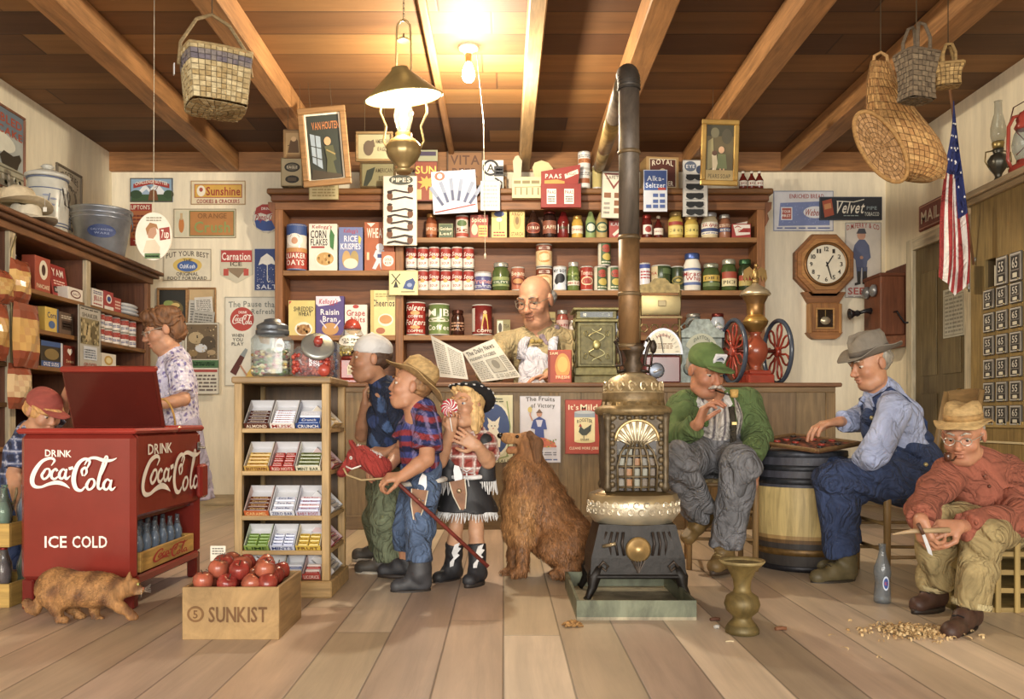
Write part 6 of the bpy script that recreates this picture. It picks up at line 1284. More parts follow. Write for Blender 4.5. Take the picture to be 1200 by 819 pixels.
# newspaper held open by the storekeeper
root = empty('newspaper', (-.24, 6.3, 1.085), **tg('open folded newspaper held up by the storekeeper over the counter', 'newspaper'))
def sheet(pts, art, colr='cfcbbd'):
 """bowed paper quad given by 4 corners (tl, tr, br, bl), printed on the side facing the shop"""
 m = M(); tl, tr, br, bl = [Vector(p) for p in pts]; K = 12; n = (tr-tl).cross(bl-tl).normalized(); n = -n if n.y > 0 else n
 def f(u, v): return tl*(1-u)*(1-v)+tr*u*(1-v)+br*u*v+bl*(1-u)*v + n*(.03*math.sin(PI*u))
 vs = [f(i/K, j/4) for i in range(K+1) for j in range(5)]; vb = [v-n*.004 for v in vs]
 fs = [(i*5+j, (i+1)*5+j, (i+1)*5+j+1, i*5+j+1) for i in range(K) for j in range(4)]
 m.add(vs, fs, colr, 'print', True); m.add(vb, [q[::-1] for q in fs], colr, 'print', True)
 a = Art(0, 0, 100, 100); a.do(art)
 for pv, pf, c, l in a.it: m.add([f(x/100, y/100)+n*(.001+.0005*l) for x, y in pv], pf, c, 'print')
 return m
sheet([(-.06, -.04, .2), (.17, -.02, .30), (.37, .0, .02), (.08, -.03, -.02)], 't 46 12 80 13 3c3832 The Daily News;l 1 3c3832 3 22 97 22;t 42 30 74 8 4a463e PRESIDENT SUCCEEDS;q 4 40 36 94 12 7c786c;r 42 42 78 80 a8a496;b 42 42 78 80 1 5c584c;e 60 58 9 12 7c786c;q 42 84 96 96 3 7c786c;q 82 40 97 80 9 7c786c').build('front_page', root)
sheet([(-.3, .02, .33), (-.06, -.03, .2), (-.02, -.03, .0), (-.23, .0, .02)], 'q 8 8 46 92 14 8c887c;q 54 8 94 92 14 8c887c', 'c8c6bc').build('inner_page', root)
# gumball machine
root = empty('gumball_machine', ((413-590)*.0063, 6.3, 1.055), **tg('small red gumball machine with yellow gumballs at the left end of the counter', 'gumball machine'))
m = M(); m.box(-.095, .095, -.08, .08, 0, .03, '8a2c20', 'gloss', .008); m.box(-.08, .08, -.065, .065, .03, .18, '962f22', 'gloss', .012); m.lathe([(.085, .175), (.09, .19), (.08, .2)], '7a2418', 'gloss', 24); m.build('base', root)
m = M(); a = Art(0, 0, 100, 100); a.do('p d8ceb0 14 96 14 34 30 8 70 8 86 34 86 96;t 50 40 50 20 6a5a38 1c;q 26 58 74 88 3 6a5a38'); a.flat(m, .07, .09, -.068, .06); m.build('coin_plate', root)
m = M(); m.lathe([(.075, .2), (.105, .24), (.108, .28), (.095, .34), (.06, .4), (.05, .41)], 'eef0ee', 'glass', 32); m.build('glass_globe', root)
m = M(); rr_ = random.Random(9)
m.lathe([(.06, .202), (.09, .23), (.095, .27), (.08, .3), (.001, .305)], 'b8a040', 'gloss', 20)
for k in range(150):
 a_ = rr_.uniform(0, 2*PI); z = rr_.uniform(.21, .305); r_ = .094 if z < .28 else .08*rr_.random()**.5+.01; r_ = min(r_, .07+(z-.2)*.9); m.sph((r_*math.cos(a_), r_*math.sin(a_), z), .0095, rr_.choice(['d8c050', 'e4d48c', 'c8a838', 'e8e0b8']), 'gloss', 6, 4)
o = m.build('gumballs', root); o['kind'] = 'stuff'
m = M(); m.lathe([(.062, .4), (.066, .41), (.06, .43), (.045, .46), (.02, .475), (.001, .478)], '9c3424', 'gloss', 24); m.build('cap', root)
m = M(); a = Art(0, 0, 100, 100); a.do('e 50 50 30 40 ece6d4;t 50 42 40 18 4a4438 GUM;t 50 64 30 16 4a4438 5c'); a.wrap(m, .1095, .1, .26, rf=lambda z: .111 if z < .29 else .111-(z-.29)*.3); m.build('paper_label', root)
# jars on the candy rack
def sweets(m, rx, ry, z0, z1, n, cols, seed, s=.011, long=False):
 r = random.Random(seed)
 m.box(-rx*.86, rx*.86, -ry*.86, ry*.86, z0, z1-.01, cols[0], 'gloss', .01)
 for k in range(n):
  x, y, z = r.uniform(-rx, rx), r.uniform(-ry, ry), r.uniform(z0+.005, z1)
  if r.random() < .75:
   if r.random() < .6: y = -ry
   else: x = rx*r.choice((-1, 1))
  m.sph((x, y, z), (s*(1.6 if long else 1), s, s), r.choice(cols), 'gloss', 7, 5)
root = empty('candy_jar', ((318-590)*.00395, 3.97, .985), **tg('tall square glass jar of wrapped candies with a ribbed metal lid on the candy rack', 'jar'))
m = M(); m.box(-.085, .085, -.075, .075, 0, .2, 'e8f0f0', 'glass', .02); m.lathe([(.06, .195), (.055, .205)], 'e8f0f0', 'glass', 24); m.build('glass_body', root)
m = M(); sweets(m, .07, .062, .012, .13, 190, ['8a6a30', 'c8a850', '5c7034', '9c3c28', 'e0d0a0', '4a2c1c', '6c8440'], 3, .009, True); o = m.build('wrapped_candies', root); o['kind'] = 'stuff'
m = M(); m.lathe([(.07, .2), (.074, .205), (.074, .222), (.066, .226), (.07, .232), (.07, .245), (.055, .255), (.04, .262), (.038, .272), (.02, .278), (.001, .28)], '70767e', 'metal', 40, wob=lambda a_, z: 1+.04*math.cos(18*a_)*(z < .25)); m.build('lid', root)
m = M(); a = Art(0, 0, 100, 100); a.do('e 82 26 12 14 e8e8e4;t 82 26 16 8 5a5a58 10c'); a.flat(m, .17, .2, -.0765, 0); m.build('paper_label', root)
root = empty('gumdrop_jar', ((366-590)*.00395, 3.97, .985), **tg('wide glass jar of red candies with a tilted lid and red knob', 'jar'))
m = M(); m.T = Matrix.Translation((-.01, 0, .082)) @ Matrix.Rotation(PI/2, 4, 'X'); m.T = Matrix(); m.lathe([(.07, 0), (.095, .01), (.1, .05), (.1, .1), (.09, .13), (.07, .15)], 'e8eef0', 'glass', 28, sy=.75); m.build('glass_body', root)
m = M(); sweets(m, .078, .058, .012, .105, 170, ['a02c20', 'b83c28', '8a2018', 'c85038'], 5, .0105); m.sph((.06, -.055, .035), (.03, .02, .03), 'b04030', 'gloss', 12, 8); o = m.build('red_candies', root); o['kind'] = 'stuff'
m = M(); m.T = Matrix.Translation((.03, -.045, .145)) @ Matrix.Rotation(.95, 4, 'X') @ Matrix.Rotation(.25, 4, 'Y'); m.lathe([(.068, -.012), (.075, -.008), (.075, .006), (.062, .012), (.03, .016), (.001, .017)], 'a4a8a4', 'metal', 32); m.build('lid', root); m2 = M(m.T); m2.lathe([(.018, .015), (.016, .03), (.022, .036), (.018, .055), (.001, .058)], 'a8382c', 'gloss', 16); m2.build('lid_knob', root)
m = M(); m.lathe([(.03, .15), (.035, .165), (.024, .175), (.028, .19), (.012, .2), (.001, .2)], 'c8d0d4', 'glass', 20, (-.02, .03, 0)); m.build('glass_stopper', root)
root = empty('candy_jar', ((386-590)*.00405, 4.09, .985), **tg('narrow dark blue and clear square jar behind the jar of red candies', 'jar')); m = M(); m.box(-.035, .035, -.04, .04, 0, .18, 'd0dcf0', 'glass', .01); m.build('glass_body', root); m = M(); sweets(m, .024, .028, .01, .14, 40, ['2c3c68', '40548c', 'c8ccd8'], 8, .009); o = m.build('blue_candies', root); o['kind'] = 'stuff'
# ---------------- clock and telephone
root = empty('wall_clock', P(963, 398, 7.835), **tg('octagonal oak wall clock with a pendulum box on the back wall', 'clock')); q = .00784; zc = (398-312)*q; OKC = 'a0682c'
def octo(r): return [(r*math.cos(PI/8+k*PI/4), zc+r*math.sin(PI/8+k*PI/4)*1.05) for k in range(8)]
m = M(); m.prism(octo(.29), -.06, 0, '8a5624', 'woodx'); m.prism(octo(.27), -.09, -.06, OKC, 'woodx'); m.prism(octo(.235), -.1, -.09, 'b47c38', 'woodx'); m.build('octagon_case', root)
m = M(); m.T = Matrix.Translation((0, -.1, zc)) @ Matrix.Rotation(PI/2, 4, 'X'); m.lathe([(.175, 0), (.2, .004), (.2, .016), (.185, .02), (.175, .012)], '7c5424', 'metal', 48, cap=0); m.build('bezel', root)
m = M(); m.T = Matrix.Translation((0, -.1, zc)) @ Matrix.Rotation(PI/2, 4, 'X'); m.lathe([(.001, .006), (.178, .006)], 'e2dac4', 'print', 40, cap=0); m.T = Matrix()
a = Art(-100, -100, 100, 100)
for k in range(1, 13): t_ = PI/2-k*PI/6; a.text(str(k), 76*math.cos(t_), -76*math.sin(t_), 14 if k < 10 else 22, 22, '2a241e')
a.flat(m, .36, .36, -.107, zc-.18); m.build('dial', root)
m = M(); m.prism([(-.006, zc-.02), (.006, zc-.02), (.066, zc+.075), (.058, zc+.08)], -.112, -.11, '1e1a18'); m.build('hour_hand', root); m = M(); m.prism([(-.005, zc+.02), (.007, zc+.02), (.05, zc-.13), (.042, zc-.135)], -.115, -.113, '1e1a18'); m.build('minute_hand', root)
m = M(); m.box(-.14, .14, -.08, 0, .06, .33, OKC, 'woodz', .008); m.prism([(-.16, .06), (.16, .06), (.13, .02), (.1, 0), (-.1, 0), (-.13, .02)], -.085, 0, '9a6228', 'woodx'); m.prism([(-.2, .43), (-.14, .33), (-.14, .28), (.14, .28), (.14, .33), (.2, .43)], -.06, 0, '8a5624', 'woodx')
for x in (-.15, .125): m.box(x, x+.025, -.095, -.02, .05, .32, 'b47c38', 'woodz', .005)
m.build('pendulum_case', root); m = M(); m.box(-.075, .075, -.084, -.08, .1, .27, '2c1c10', 'gloss');
for b_ in ((-.085, .085, .265, .28), (-.085, .085, .09, .105), (-.085, -.07, .105, .265), (.07, .085, .105, .265)): m.box(b_[0], b_[1], -.092, -.08, b_[2], b_[3], 'c08c44', 'woodx', .003)
m.build('case_window', root); m = M(); m.T = Matrix.Translation((0, -.088, .165)) @ Matrix.Rotation(PI/2, 4, 'X'); m.lathe([(.001, 0), (.045, 0), (.045, .004), (.001, .008)], 'e0d4b4', 'metal', 24, sy=.8); m.T = Matrix(); m.box(-.003, .003, -.09, -.088, .2, .26, 'c8a860', 'metal'); m.build('pendulum', root)
root = empty('wall_telephone', (3.505, 7.56, 1.42), **tg('dark wooden wall telephone with bells, mouthpiece and crank on the right wall', 'telephone')); TW = '6e3a20'
m = M(); m.T = RXm; m.box(-.22, .22, -.025, 0, 0, .72, TW, 'woodz', .008); m.build('back_board', root)
m = M(); m.T = RXm; m.box(-.17, .17, -.24, -.025, .1, .62, '7c4424', 'woodz', .01); m.box(-.18, .18, -.25, -.025, .61, .64, TW, 'woodx', .005); m.build('phone_box', root)
m = M(); m.T = RXm; m.prism([(-.27, 0), (-.025, 0), (-.025, .1), (-.22, .05), (-.29, .02)], -.17, .17, '8a5230', 'woodx', 'x'); m.T = Matrix(); m.v = []; m.f = []; m.c = []; m.m = []; m.s = []
m.convex([(-.27, -.17, 0), (-.27, .17, 0), (-.025, .17, 0), (-.025, -.17, 0), (-.22, -.17, .09), (-.22, .17, .09), (-.025, .17, .1), (-.025, -.17, .1)], [(0,1,2,3), (4,5,6,7), (0,1,5,4), (1,2,6,5), (2,3,7,6), (3,0,4,7)], '8a5230', 'woody'); m.build('writing_shelf', root)
for y in (-.07, .07):
 m = M(); m.T = Matrix.Translation((-.25, y, .5)) @ Matrix.Rotation(-PI/2, 4, 'Y'); m.lathe([(.055, 0), (.052, .02), (.035, .035), (.001, .042)], '9ca0a4', 'metal', 20); m.build('bell', root)
m = M(); m.tube([(-.25, 0, .33), (-.3, 0, .33), (-.36, 0, .31)], [.03, .018, .015], '26262a', 'gloss', 10); m.T = Matrix.Translation((-.36, 0, .31)) @ Matrix.Rotation(-PI/2-.1, 4, 'Y'); m.lathe([(.02, -.01), (.03, .01), (.022, .03), (.03, .045), (.045, .07), (.05, .08), (.03, .076), (.001, .05)], '26262a', 'gloss', 20); m.build('mouthpiece', root)
m = M(); m.tube([(-.12, -.17, .3), (-.12, -.22, .3), (-.1, -.225, .26), (-.06, -.23, .2), (-.03, -.26, .2)], .008, '26242a', 'metal', 8); m.build('crank', root)
m = M(); m.tube([(-.14, .17, .42), (-.14, .22, .42)], .012, '2a2826', 'gloss', 8); m.lathe([(.02, 0), (.018, .04), (.014, .12), (.022, .16), (.03, .17), (.03, .18), (.001, .18)], '26242a', 'gloss', 16, (-.14, .225, .26)); m.build('receiver', root)
# mail sign and a timetable by the door
m = M(); m.T = RXm; m.box(-.2, .2, -.02, 0, 0, .22, '8c4430', 'woodx', .01); a = Art(0, 0, 100, 55); a.text('MAIL', 50, 27, 76, 26, 'e4d4b8'); a.do('b 3 3 97 52 2 c89878'); a.flat(m, .39, .21, -.021, .005); m.build('mail_sign', None, (XR, 6.98, 2.36), **tg('red-brown MAIL sign above the door, half hidden by the flag', 'sign'))
m = M(); m.T = RXm; m.box(-.16, .16, -.003, 0, 0, .38, 'b8b4a0', 'print'); Art(0, 0, 100, 100).do('t 50 7 80 6 5c584c SHIPPING DAYS;b 6 14 94 96 1 6a665a;q 10 18 90 92 9 8c887a;l 1 6a665a 50 14 50 96').flat(m, .32, .38, -.0036); m.build('wall_timetable', None, (XR-.024, 6.6, 1.43), **tg('grey printed timetable pinned to the olive door', 'timetable'))
# ---------------- lights that hang in the shop
LP = P(473, 196, 4.2)
root = empty('hanging_oil_lamp', LP, **tg('brass hanging oil lamp with a wide tin shade, lit, in the upper left centre', 'lamp')); s_ = .0042; BRS = 'a8905c'
m = M(); m.lathe([(.035, -.03), (.045, -.015), (.03, -.005), (.028, .0), (.05, .02), (.075, .05), (.085, .08), (.082, .085), (.086, .1), (.07, .125), (.05, .14), (.04, .15), (.042, .165), (.035, .17)], BRS, 'metal', 36, wob=lambda a_, z: 1+.035*math.cos(14*a_)*(.01 < z < .12)); m.build('oil_font', root)
m = M(); m.lathe([(.032, .17), (.034, .2), (.045, .24), (.046, .27), (.033, .32), (.026, .36), (.024, .44)], 'fff4dc', 'glass', 24, cap=0); m.build('glass_chimney', root)
m = M(); m.lathe([(.001, .18), (.014, .2), (.02, .24), (.015, .29), (.006, .33), (.001, .35)], 'ffe8b8', 'emit22', 14); m.build('flame', root)
m = M(); TT = Matrix.Translation((.0, 0, .34)) @ Matrix.Rotation(-.12, 4, 'Y') @ Matrix.Rotation(.14, 4, 'X'); m.T = TT
m.lathe([(.19, .0), (.188, .004), (.12, .065), (.045, .13), (.04, .145)], 'a89458', 'metal', 48, cap=0); m.lathe([(.187, .0), (.115, .06), (.04, .128)], 'f4ecd8', 'matte', 48, cap=0); m.lathe([(.19, -.003), (.196, .0), (.19, .003)], 'b8a868', 'metal', 48, cap=0); m.build('shade', root)
m = M()
for sx in (-1, 1): m.tube([(sx*.08, 0, .09), (sx*.1, 0, .13), (sx*.085, 0, .2), (sx*.115, 0, .27), (sx*.11, 0, .32), (sx*.036, 0, .46), (sx*.034, 0, .66), (sx*.03, 0, .7), (sx*.015, 0, .72), (0, 0, .725)], .0055, 'c0a870', 'metal', 8)
m.build('wire_frame', root); m = M(); m.lathe([(.032, .62), (.028, .63), (.008, .635), (.003, .66)], 'd0bc8c', 'metal', 20); m.build('smoke_bell', root)
m = M(); m.tube([(0, 0, .72), (0, 0, CZ-LP.z)], .0035, 'b8a880', 'metal', 6)
for k in range(16): m.sph((0, 0, .75+k*(CZ-LP.z-.78)/16), (.006, .006, .012), 'b8a880', 'metal', 6, 4)
m.build('chain', root)
def plight(name, loc, e, r, c):
 l = bpy.data.lights.new(name, 'POINT'); l.energy = e; l.shadow_soft_size = r; l.color = c; o = bpy.data.objects.new(name, l); COL.objects.link(o); o.location = loc; return o
plight('lamp_flame_light', LP+Vector((0, 0, .39)), 24, .02, (1, .83, .58))
BP = P(549, 62, 5.58); BP.z = CZ
root = empty('ceiling_bulb', BP, **tg('bare glowing light bulb in a white porcelain ceiling socket with a pull string', 'light bulb'))
m = M(); m.lathe([(.065, 0), (.062, -.02), (.035, -.035), (.025, -.05)], 'ece4d4', 'gloss', 28); m.build('socket_base', root)
m = M(); m.lathe([(.022, -.05), (.02, -.1), (.018, -.11)], 'b8904c', 'metal', 20); m.build('brass_socket', root)
m = M(); m.lathe([(.018, -.105), (.03, -.135), (.042, -.17), (.042, -.2), (.03, -.225), (.001, -.235)], 'ffe6b4', 'emit70', 24); m.build('bulb', root)
m = M(); m.tube([(.05, -.02, -.02), (.1, -.03, -.5), (.11, -.03, -1.36)], .002, 'd8ccb0', 'cloth', 5); m.lathe([(.004, 0), (.008, -.01), (.006, -.03), (.001, -.035)], 'd8ccb0', 'gloss', 8, (.11, -.03, -1.36)); m.build('pull_string', root)
plight('bulb_light', BP+Vector((0, 0, -.42)), 175, .05, (1, .87, .66))
# ---------------- baskets
def weave_wob(nu, nz):
 return lambda a_, z: 1+.028*(1 if (int(a_/(2*PI)*nu)+int(z*nz)) % 2 else -1)
def weave(m, outline, n, col, col2, amp=.006, mt='straw', band=None):
 """woven surface from an outline function (v,u)->point; every strip crossing is its own raised cell"""
 nv, nu = n
 r = random.Random(3)
 for i in range(nv):
  for j in range(nu):
   v0, v1, u0, u1 = i/nv, (i+1)/nv, j/nu, (j+1)/nu
   p = [outline(v0, u0), outline(v0, u1), outline(v1, u1), outline(v1, u0)]
   c = outline((v0+v1)/2, (u0+u1)/2); nn = (p[1]-p[0]).cross(p[3]-p[0])
   if nn.length < 1e-9: continue
   nn.normalize(); e = amp if (i+j) % 2 else amp*.45
   t = r.random(); cc = mixc(col, col2, t)
   if band and band[0] <= i < band[1]: cc = mixc('6c6470', '8a8078', t)
   q = [c+(x-c)*.84+nn*e for x in p]
   m.add(p+q, [(4,5,6,7), (0,1,5,4), (1,2,6,5), (2,3,7,6), (3,0,4,7)], cc, mt)
   for k in range(4, 5): m.c[-k] = m.c[-5] if False else mixc(cc, '3a2818', .35)
   for k in (1, 2, 3, 4): m.c[-k] = mixc(cc, '2c1e10', .45)
B = P(253, 101, 4.6)
root = empty('hanging_basket', B, .5, **tg('square woven splint basket with a dark band hanging upper left', 'basket'))
def sq(v, u, rb=.15, rt=.175, h=.27, z0=-.12):
 a_ = 2*PI*u; r_ = rb+(rt-rb)*min(1, v*1.05); k_ = 1/max(abs(math.cos(a_)), abs(math.sin(a_)))**.7; return Vector((r_*k_*math.cos(a_), r_*k_*math.sin(a_), z0+h*v))
m = M(); weave(m, sq, (10, 40), 'd2c294', 'a88e58', .005, band=(7, 9)); m.build('woven_side', root)
m = M(); weave(m, lambda v, u: Vector((sq(0, u).x*(v+.001), sq(0, u).y*(v+.001), -.13-.02*(1-v))), (5, 28), 'b8a474', '947a48'); m.build('woven_base', root)
m = M(); m.tube([sq(1, k/40) for k in range(40)], .009, 'a08858', 'straw', 6, closed=True); m.build('rim', root)
m = M(); m.tube([(-.19, 0, .08), (-.18, 0, .2), (-.1, 0, .34), (-.02, 0, .38), (.07, 0, .34), (.17, 0, .2), (.19, 0, .08)], .01, '8a744c', 'straw', 6); m.build('handle', root)
m = M(); m.tube([(-.02, 0, .38), (-.02, 0, CZ-B.z)], .004, '5a4a34', 'metal', 5); m.build('hook', root); m = M(); m.box(-.215, -.21, -.012, .012, .02, .08, 'c8ccd0', 'print'); m.build('price_tag', root)
# big gathering basket
B = P(1060, 150, 4.75)
root = empty('gathering_basket', B, **tg('very large golden splint basket with an oval mouth hanging by the right wall', 'basket'))
Q = lambda px, py, dd=0: P(px, py, 4.75+dd)-B
AXP = [(1032, 74, .055), (1034, 96, .085), (1044, 125, .135), (1056, 155, .20), (1064, 180, .215), (1066, 198, .19), (1066, 208, .12), (1066, 212, .01)]
def bb(v, u):
 t = v*(len(AXP)-1); i = min(int(t), len(AXP)-2); f = t-i; x, y, r_ = [AXP[i][k]*(1-f)+AXP[i+1][k]*f for k in range(3)]; a_ = 2*PI*u
 return Q(x, y)+V_((math.cos(a_)*r_, math.sin(a_)*r_*.62, -.22*math.cos(a_)*r_))
V_ = Vector
m = M(); weave(m, bb, (20, 44), 'cfa058', 'b07c3c', .006); m.build('woven_body', root)
e1 = (Q(1056, 212)-Q(1006, 134)).normalized(); e2 = V_((.42, -.22, .34)).normalized(); e2 = (e2-e1*e2.dot(e1)).normalized(); mc = Q(1032, 172, -.15); nn = e1.cross(e2); nn = nn if nn.y < 0 else -nn
def mo(v, u): a_ = 2*PI*u; return mc+(e1*math.cos(a_)*.215+e2*math.sin(a_)*.09)*v
m = M(); weave(m, lambda v, u: mo(1, u)*(1-v)+(mc+(mo(1, u)-mc)*.97-nn*.11)*v, (4, 40), 'c89850', 'a87638', .003); weave(m, lambda v, u: mo(.02+.96*v, -u)-nn*.05*(1-v), (7, 24), 'c0925a', '946a34', .004); m.build('woven_lining', root)
m = M(); m.tube([mo(1, k/40) for k in range(40)], .012, 'a87c3c', 'straw', 6, closed=True); m.build('rim', root)
m = M(); q = bb(0, 0)*.5+bb(0, .5)*.5; m.tube([q+V_((-.04, 0, -.01)), q+V_((-.035, 0, .04)), q+V_((0, 0, .06)), q+V_((.035, 0, .04)), q+V_((.04, 0, -.01))], .009, 'b88c50', 'straw', 6); m.tube([q+V_((0, 0, .055)), V_((q.x, q.y, CZ-B.z))], .003, '5a4a34', 'metal', 5)
q2 = Q(1102, 196); m.tube([q2+V_((-.03, 0, .02)), q2+V_((.03, 0, .0)), q2+V_((.02, 0, -.06)), q2+V_((-.04, 0, -.05))], .009, 'b88c50', 'straw', 6); m.build('handle', root)
def handbasket(name, label, px, py, D, w, d, h, c1, c2, rz, hh, n):
 B = P(px, py, D); root = empty(name, B, rz, **tg(label, 'basket'))
 def o(v, u):
  a_ = 2*PI*u; k_ = 1/max(abs(math.cos(a_)), abs(math.sin(a_)))**.8; f = .8+.2*v-.12*math.sin(PI*v); return Vector((w/2*f*k_*math.cos(a_), d/2*f*k_*math.sin(a_), h*v))
 m = M(); weave(m, o, n, c1, c2, .005); weave(m, lambda v, u: Vector((o(0, u).x*(v+.01), o(0, u).y*(v+.01), -.003)), (3, n[1]//2), c1, c2, .003); m.build('woven_body', root)
 m = M(); m.tube([o(1, k/30) for k in range(30)], .009, c2, 'straw', 6, closed=True); m.build('rim', root)
 for y in (-d*.35, d*.35):
  m = M(); m.tube([(-w*.2, y, h*.6), (-w*.2, y, h+hh*.5), (-w*.1, y*.7, h+hh*.95), (.0, y*.5, h+hh), (w*.1, y*.7, h+hh*.95), (w*.2, y, h+hh*.5), (w*.2, y, h*.6)], .009, c2, 'straw', 6); m.build('handle', root)
 m = M(); m.tube([(0, 0, h+hh-.01), (0, 0, CZ-B.z)], .003, '5a4a34', 'metal', 5); m.build('hook_wire', root)
handbasket('hand_basket', 'dark grey-brown woven basket with a tall handle hanging before the great basket', 1074, 118, 4.3, .19, .14, .23, '7c6a50', '5c4c38', .3, .15, (9, 24))
handbasket('hand_basket', 'small golden woven handbag basket, rightmost of the hanging baskets', 1111, 101, 4.6, .15, .1, .11, 'b89454', '94743c', -.3, .11, (5, 20))
# ---------------- flag
FT = P(1113, 105, 5.45); FB = P(1141, 310, 5.6)
root = empty('national_flag', FB, **tg('furled stars and stripes flag on a brass-tipped staff beside the post box cabinet', 'flag'))
ft = FT-FB
m = M(); m.tube([(0, 0, 0), ft], .008, '7a5230', 'woodz', 8); m.build('staff', root)
m = M(); m.lathe([(.006, 0), (.014, .01), (.008, .025), (.012, .04), (.018, .055), (.012, .07), (.001, .08)], 'b89448', 'metal', 14, tuple(ft)); m.build('finial', root)
m = M(); m.tube([(0, 0, .04), (.03, .03, .02), (.055, .03, .02)], .012, 'a8a49c', 'metal', 8); m.build('bracket', root)
NU, NV = 44, 60; m = M(); grid = []
for i in range(NU+1):
 u = i/NU; row = []
 for j in range(NV+1):
  v = j/NV; y = 118+v*(228-18*abs(u-.6)*2)
  lx = 1117-2*v-(18 if v > .3 else 18*v/.3)*max(0, v-.02)*1.0; rx = 1118+19*min(1, v*1.15)
  f = math.sin(u*9+v*3)*.02*min(1, v*3)+math.sin(u*23+v*5)*.008*min(1, v*2)
  row.append(P(lx+(rx-lx)*u+2*math.sin(v*8+u*3)*v, y, 5.4)+Vector((0, f, 0))-FB)
 grid.append(row)
for i in range(NU):
 for j in range(NV):
  u, v = (i+.5)/NU, (j+.5)/NV
  stripe = 'a02c2c' if int(u*9) % 2 == 0 else 'e4dcd4'
  c = '28326a' if v < .40+.22*(u > .72)*1 else stripe
  m.add([grid[i][j], grid[i+1][j], grid[i+1][j+1], grid[i][j+1]], [(0, 1, 2, 3)], c, 'cloth', True)
rr_ = random.Random(1)
for j in range(7, 36, 4):
 for i in range(4 + (j//4 % 2)*4, NU-2, 8):
  v = j/NV
  if v > .38 and i < NU*.74: continue
  c0 = (grid[i][j]+grid[i+1][j+1])/2+Vector((0, -.006, 0)); r_ = .011*min(1, .35+v*2.4); pts = []
  for k in range(10): a_ = PI/2+k*PI/5; q = r_ if k % 2 == 0 else r_*.42; pts.append(c0+Vector((q*math.cos(a_)*.8, 0, q*math.sin(a_))))
  m.add(pts+[c0], [(k, (k+1) % 10, 10) for k in range(10)], 'ece8e4', 'cloth')
m.build('flag_cloth', root)
# lamps on the post box cabinet
root = empty('table_oil_lamp', (3.2, 5.52, 2.28), **tg('glass-chimneyed oil lamp with an ornate base on the post box cabinet', 'lamp'))
m = M(); m.lathe([(.07, 0), (.072, .01), (.055, .03), (.03, .05), (.018, .08), (.025, .1), (.045, .13), (.06, .16), (.062, .19), (.045, .22), (.025, .23), (.03, .24), (.034, .26)], '5c584c', 'metal', 28, wob=lambda a_, z: 1+.06*math.cos(8*a_)*(z < .2)); m.build('base', root)
for s_ in (-1, 1):
 m = M(); m.tube([(s_*.03, 0, .25), (s_*.08, 0, .24), (s_*.085, 0, .18), (s_*.06, 0, .14)], .005, '8a7440', 'metal', 6); m.build('handle', root)
m = M(); m.lathe([(.03, .26), (.034, .28), (.038, .3), (.032, .31)], 'a08848', 'metal', 24); m.build('burner', root)
m = M(); m.lathe([(.034, .3), (.045, .35), (.045, .4), (.035, .45), (.024, .49), (.022, .56), (.025, .57)], 'dcdcd0', 'glass', 24); m.build('glass_chimney', root)
root = empty('barn_lantern', (3.19, 5.22, 2.28), **tg('red metal barn lantern at the right edge on the post box cabinet', 'lantern')); RL = '9c3828'
m = M(); m.lathe([(.085, 0), (.09, .01), (.09, .05), (.07, .07), (.05, .08), (.045, .1)], RL, 'gloss', 28); m.build('fuel_tank', root)
m = M(); m.lathe([(.045, .1), (.068, .16), (.072, .2), (.06, .26), (.045, .29)], 'dce4e4', 'glass', 24); m.build('glass_globe', root)
m = M(); m.lathe([(.05, .285), (.06, .3), (.045, .33), (.05, .35), (.03, .39), (.012, .4), (.001, .41)], RL, 'gloss', 24); m.build('chimney_cap', root)
for s_ in (-1, 1):
 m = M(); m.tube([(s_*.08, 0, .04), (s_*.105, 0, .1), (s_*.1, 0, .3), (s_*.07, 0, .36), (s_*.03, 0, .37)], .011, RL, 'gloss', 8); m.build('side_tube', root)
m = M(); m.tube([(-.1, 0, .3), (-.07, 0, .42), (0, 0, .46), (.07, 0, .42), (.1, 0, .3)], .004, '5c3428', 'metal', 6); m.tube([(-.07, -.03, .12), (.07, -.03, .26)], .003, '6a2c20', 'metal', 5); m.tube([(.07, -.03, .12), (-.07, -.03, .26)], .003, '6a2c20', 'metal', 5); m.build('bail', root)
# ---------------- stacked bottle crates at the left edge
Dc = 3.75
for lay, (z, nm_) in enumerate(((0, 'lower'), (.255, 'upper'))):
 crate('bottle_crate', .3, .3, .1, 'b8923c', None, '%s yellow wooden bottle crate of the stack at the left edge' % nm_, 'crate', (-2.235, Dc, z))
 for i in range(3):
  for j in range(2):
   k = i*2+j; col = ('a8c4a0', 'c0cce0', 'b09464')[(i+j+lay) % 3]
   b = bottle(.235 if lay else .23, col, cap='a83028' if lay == 0 else None, liquid=('3c6a3c', '8c9cb4', '7a4a20')[(i+j+lay) % 3] if lay == 0 else 'a8b4c4')
   b.build('glass_bottle', None, (-2.33+i*.09, Dc-.08+j*.16, z+.012), **tg('%s bottle in the %s stacked crate, %s from the left in the %s row' % (('green', 'clear', 'amber')[(i+j+lay) % 3], nm_, ORD[i], ('front', 'back')[j]), 'bottle', 'bottles in the stacked crates'))
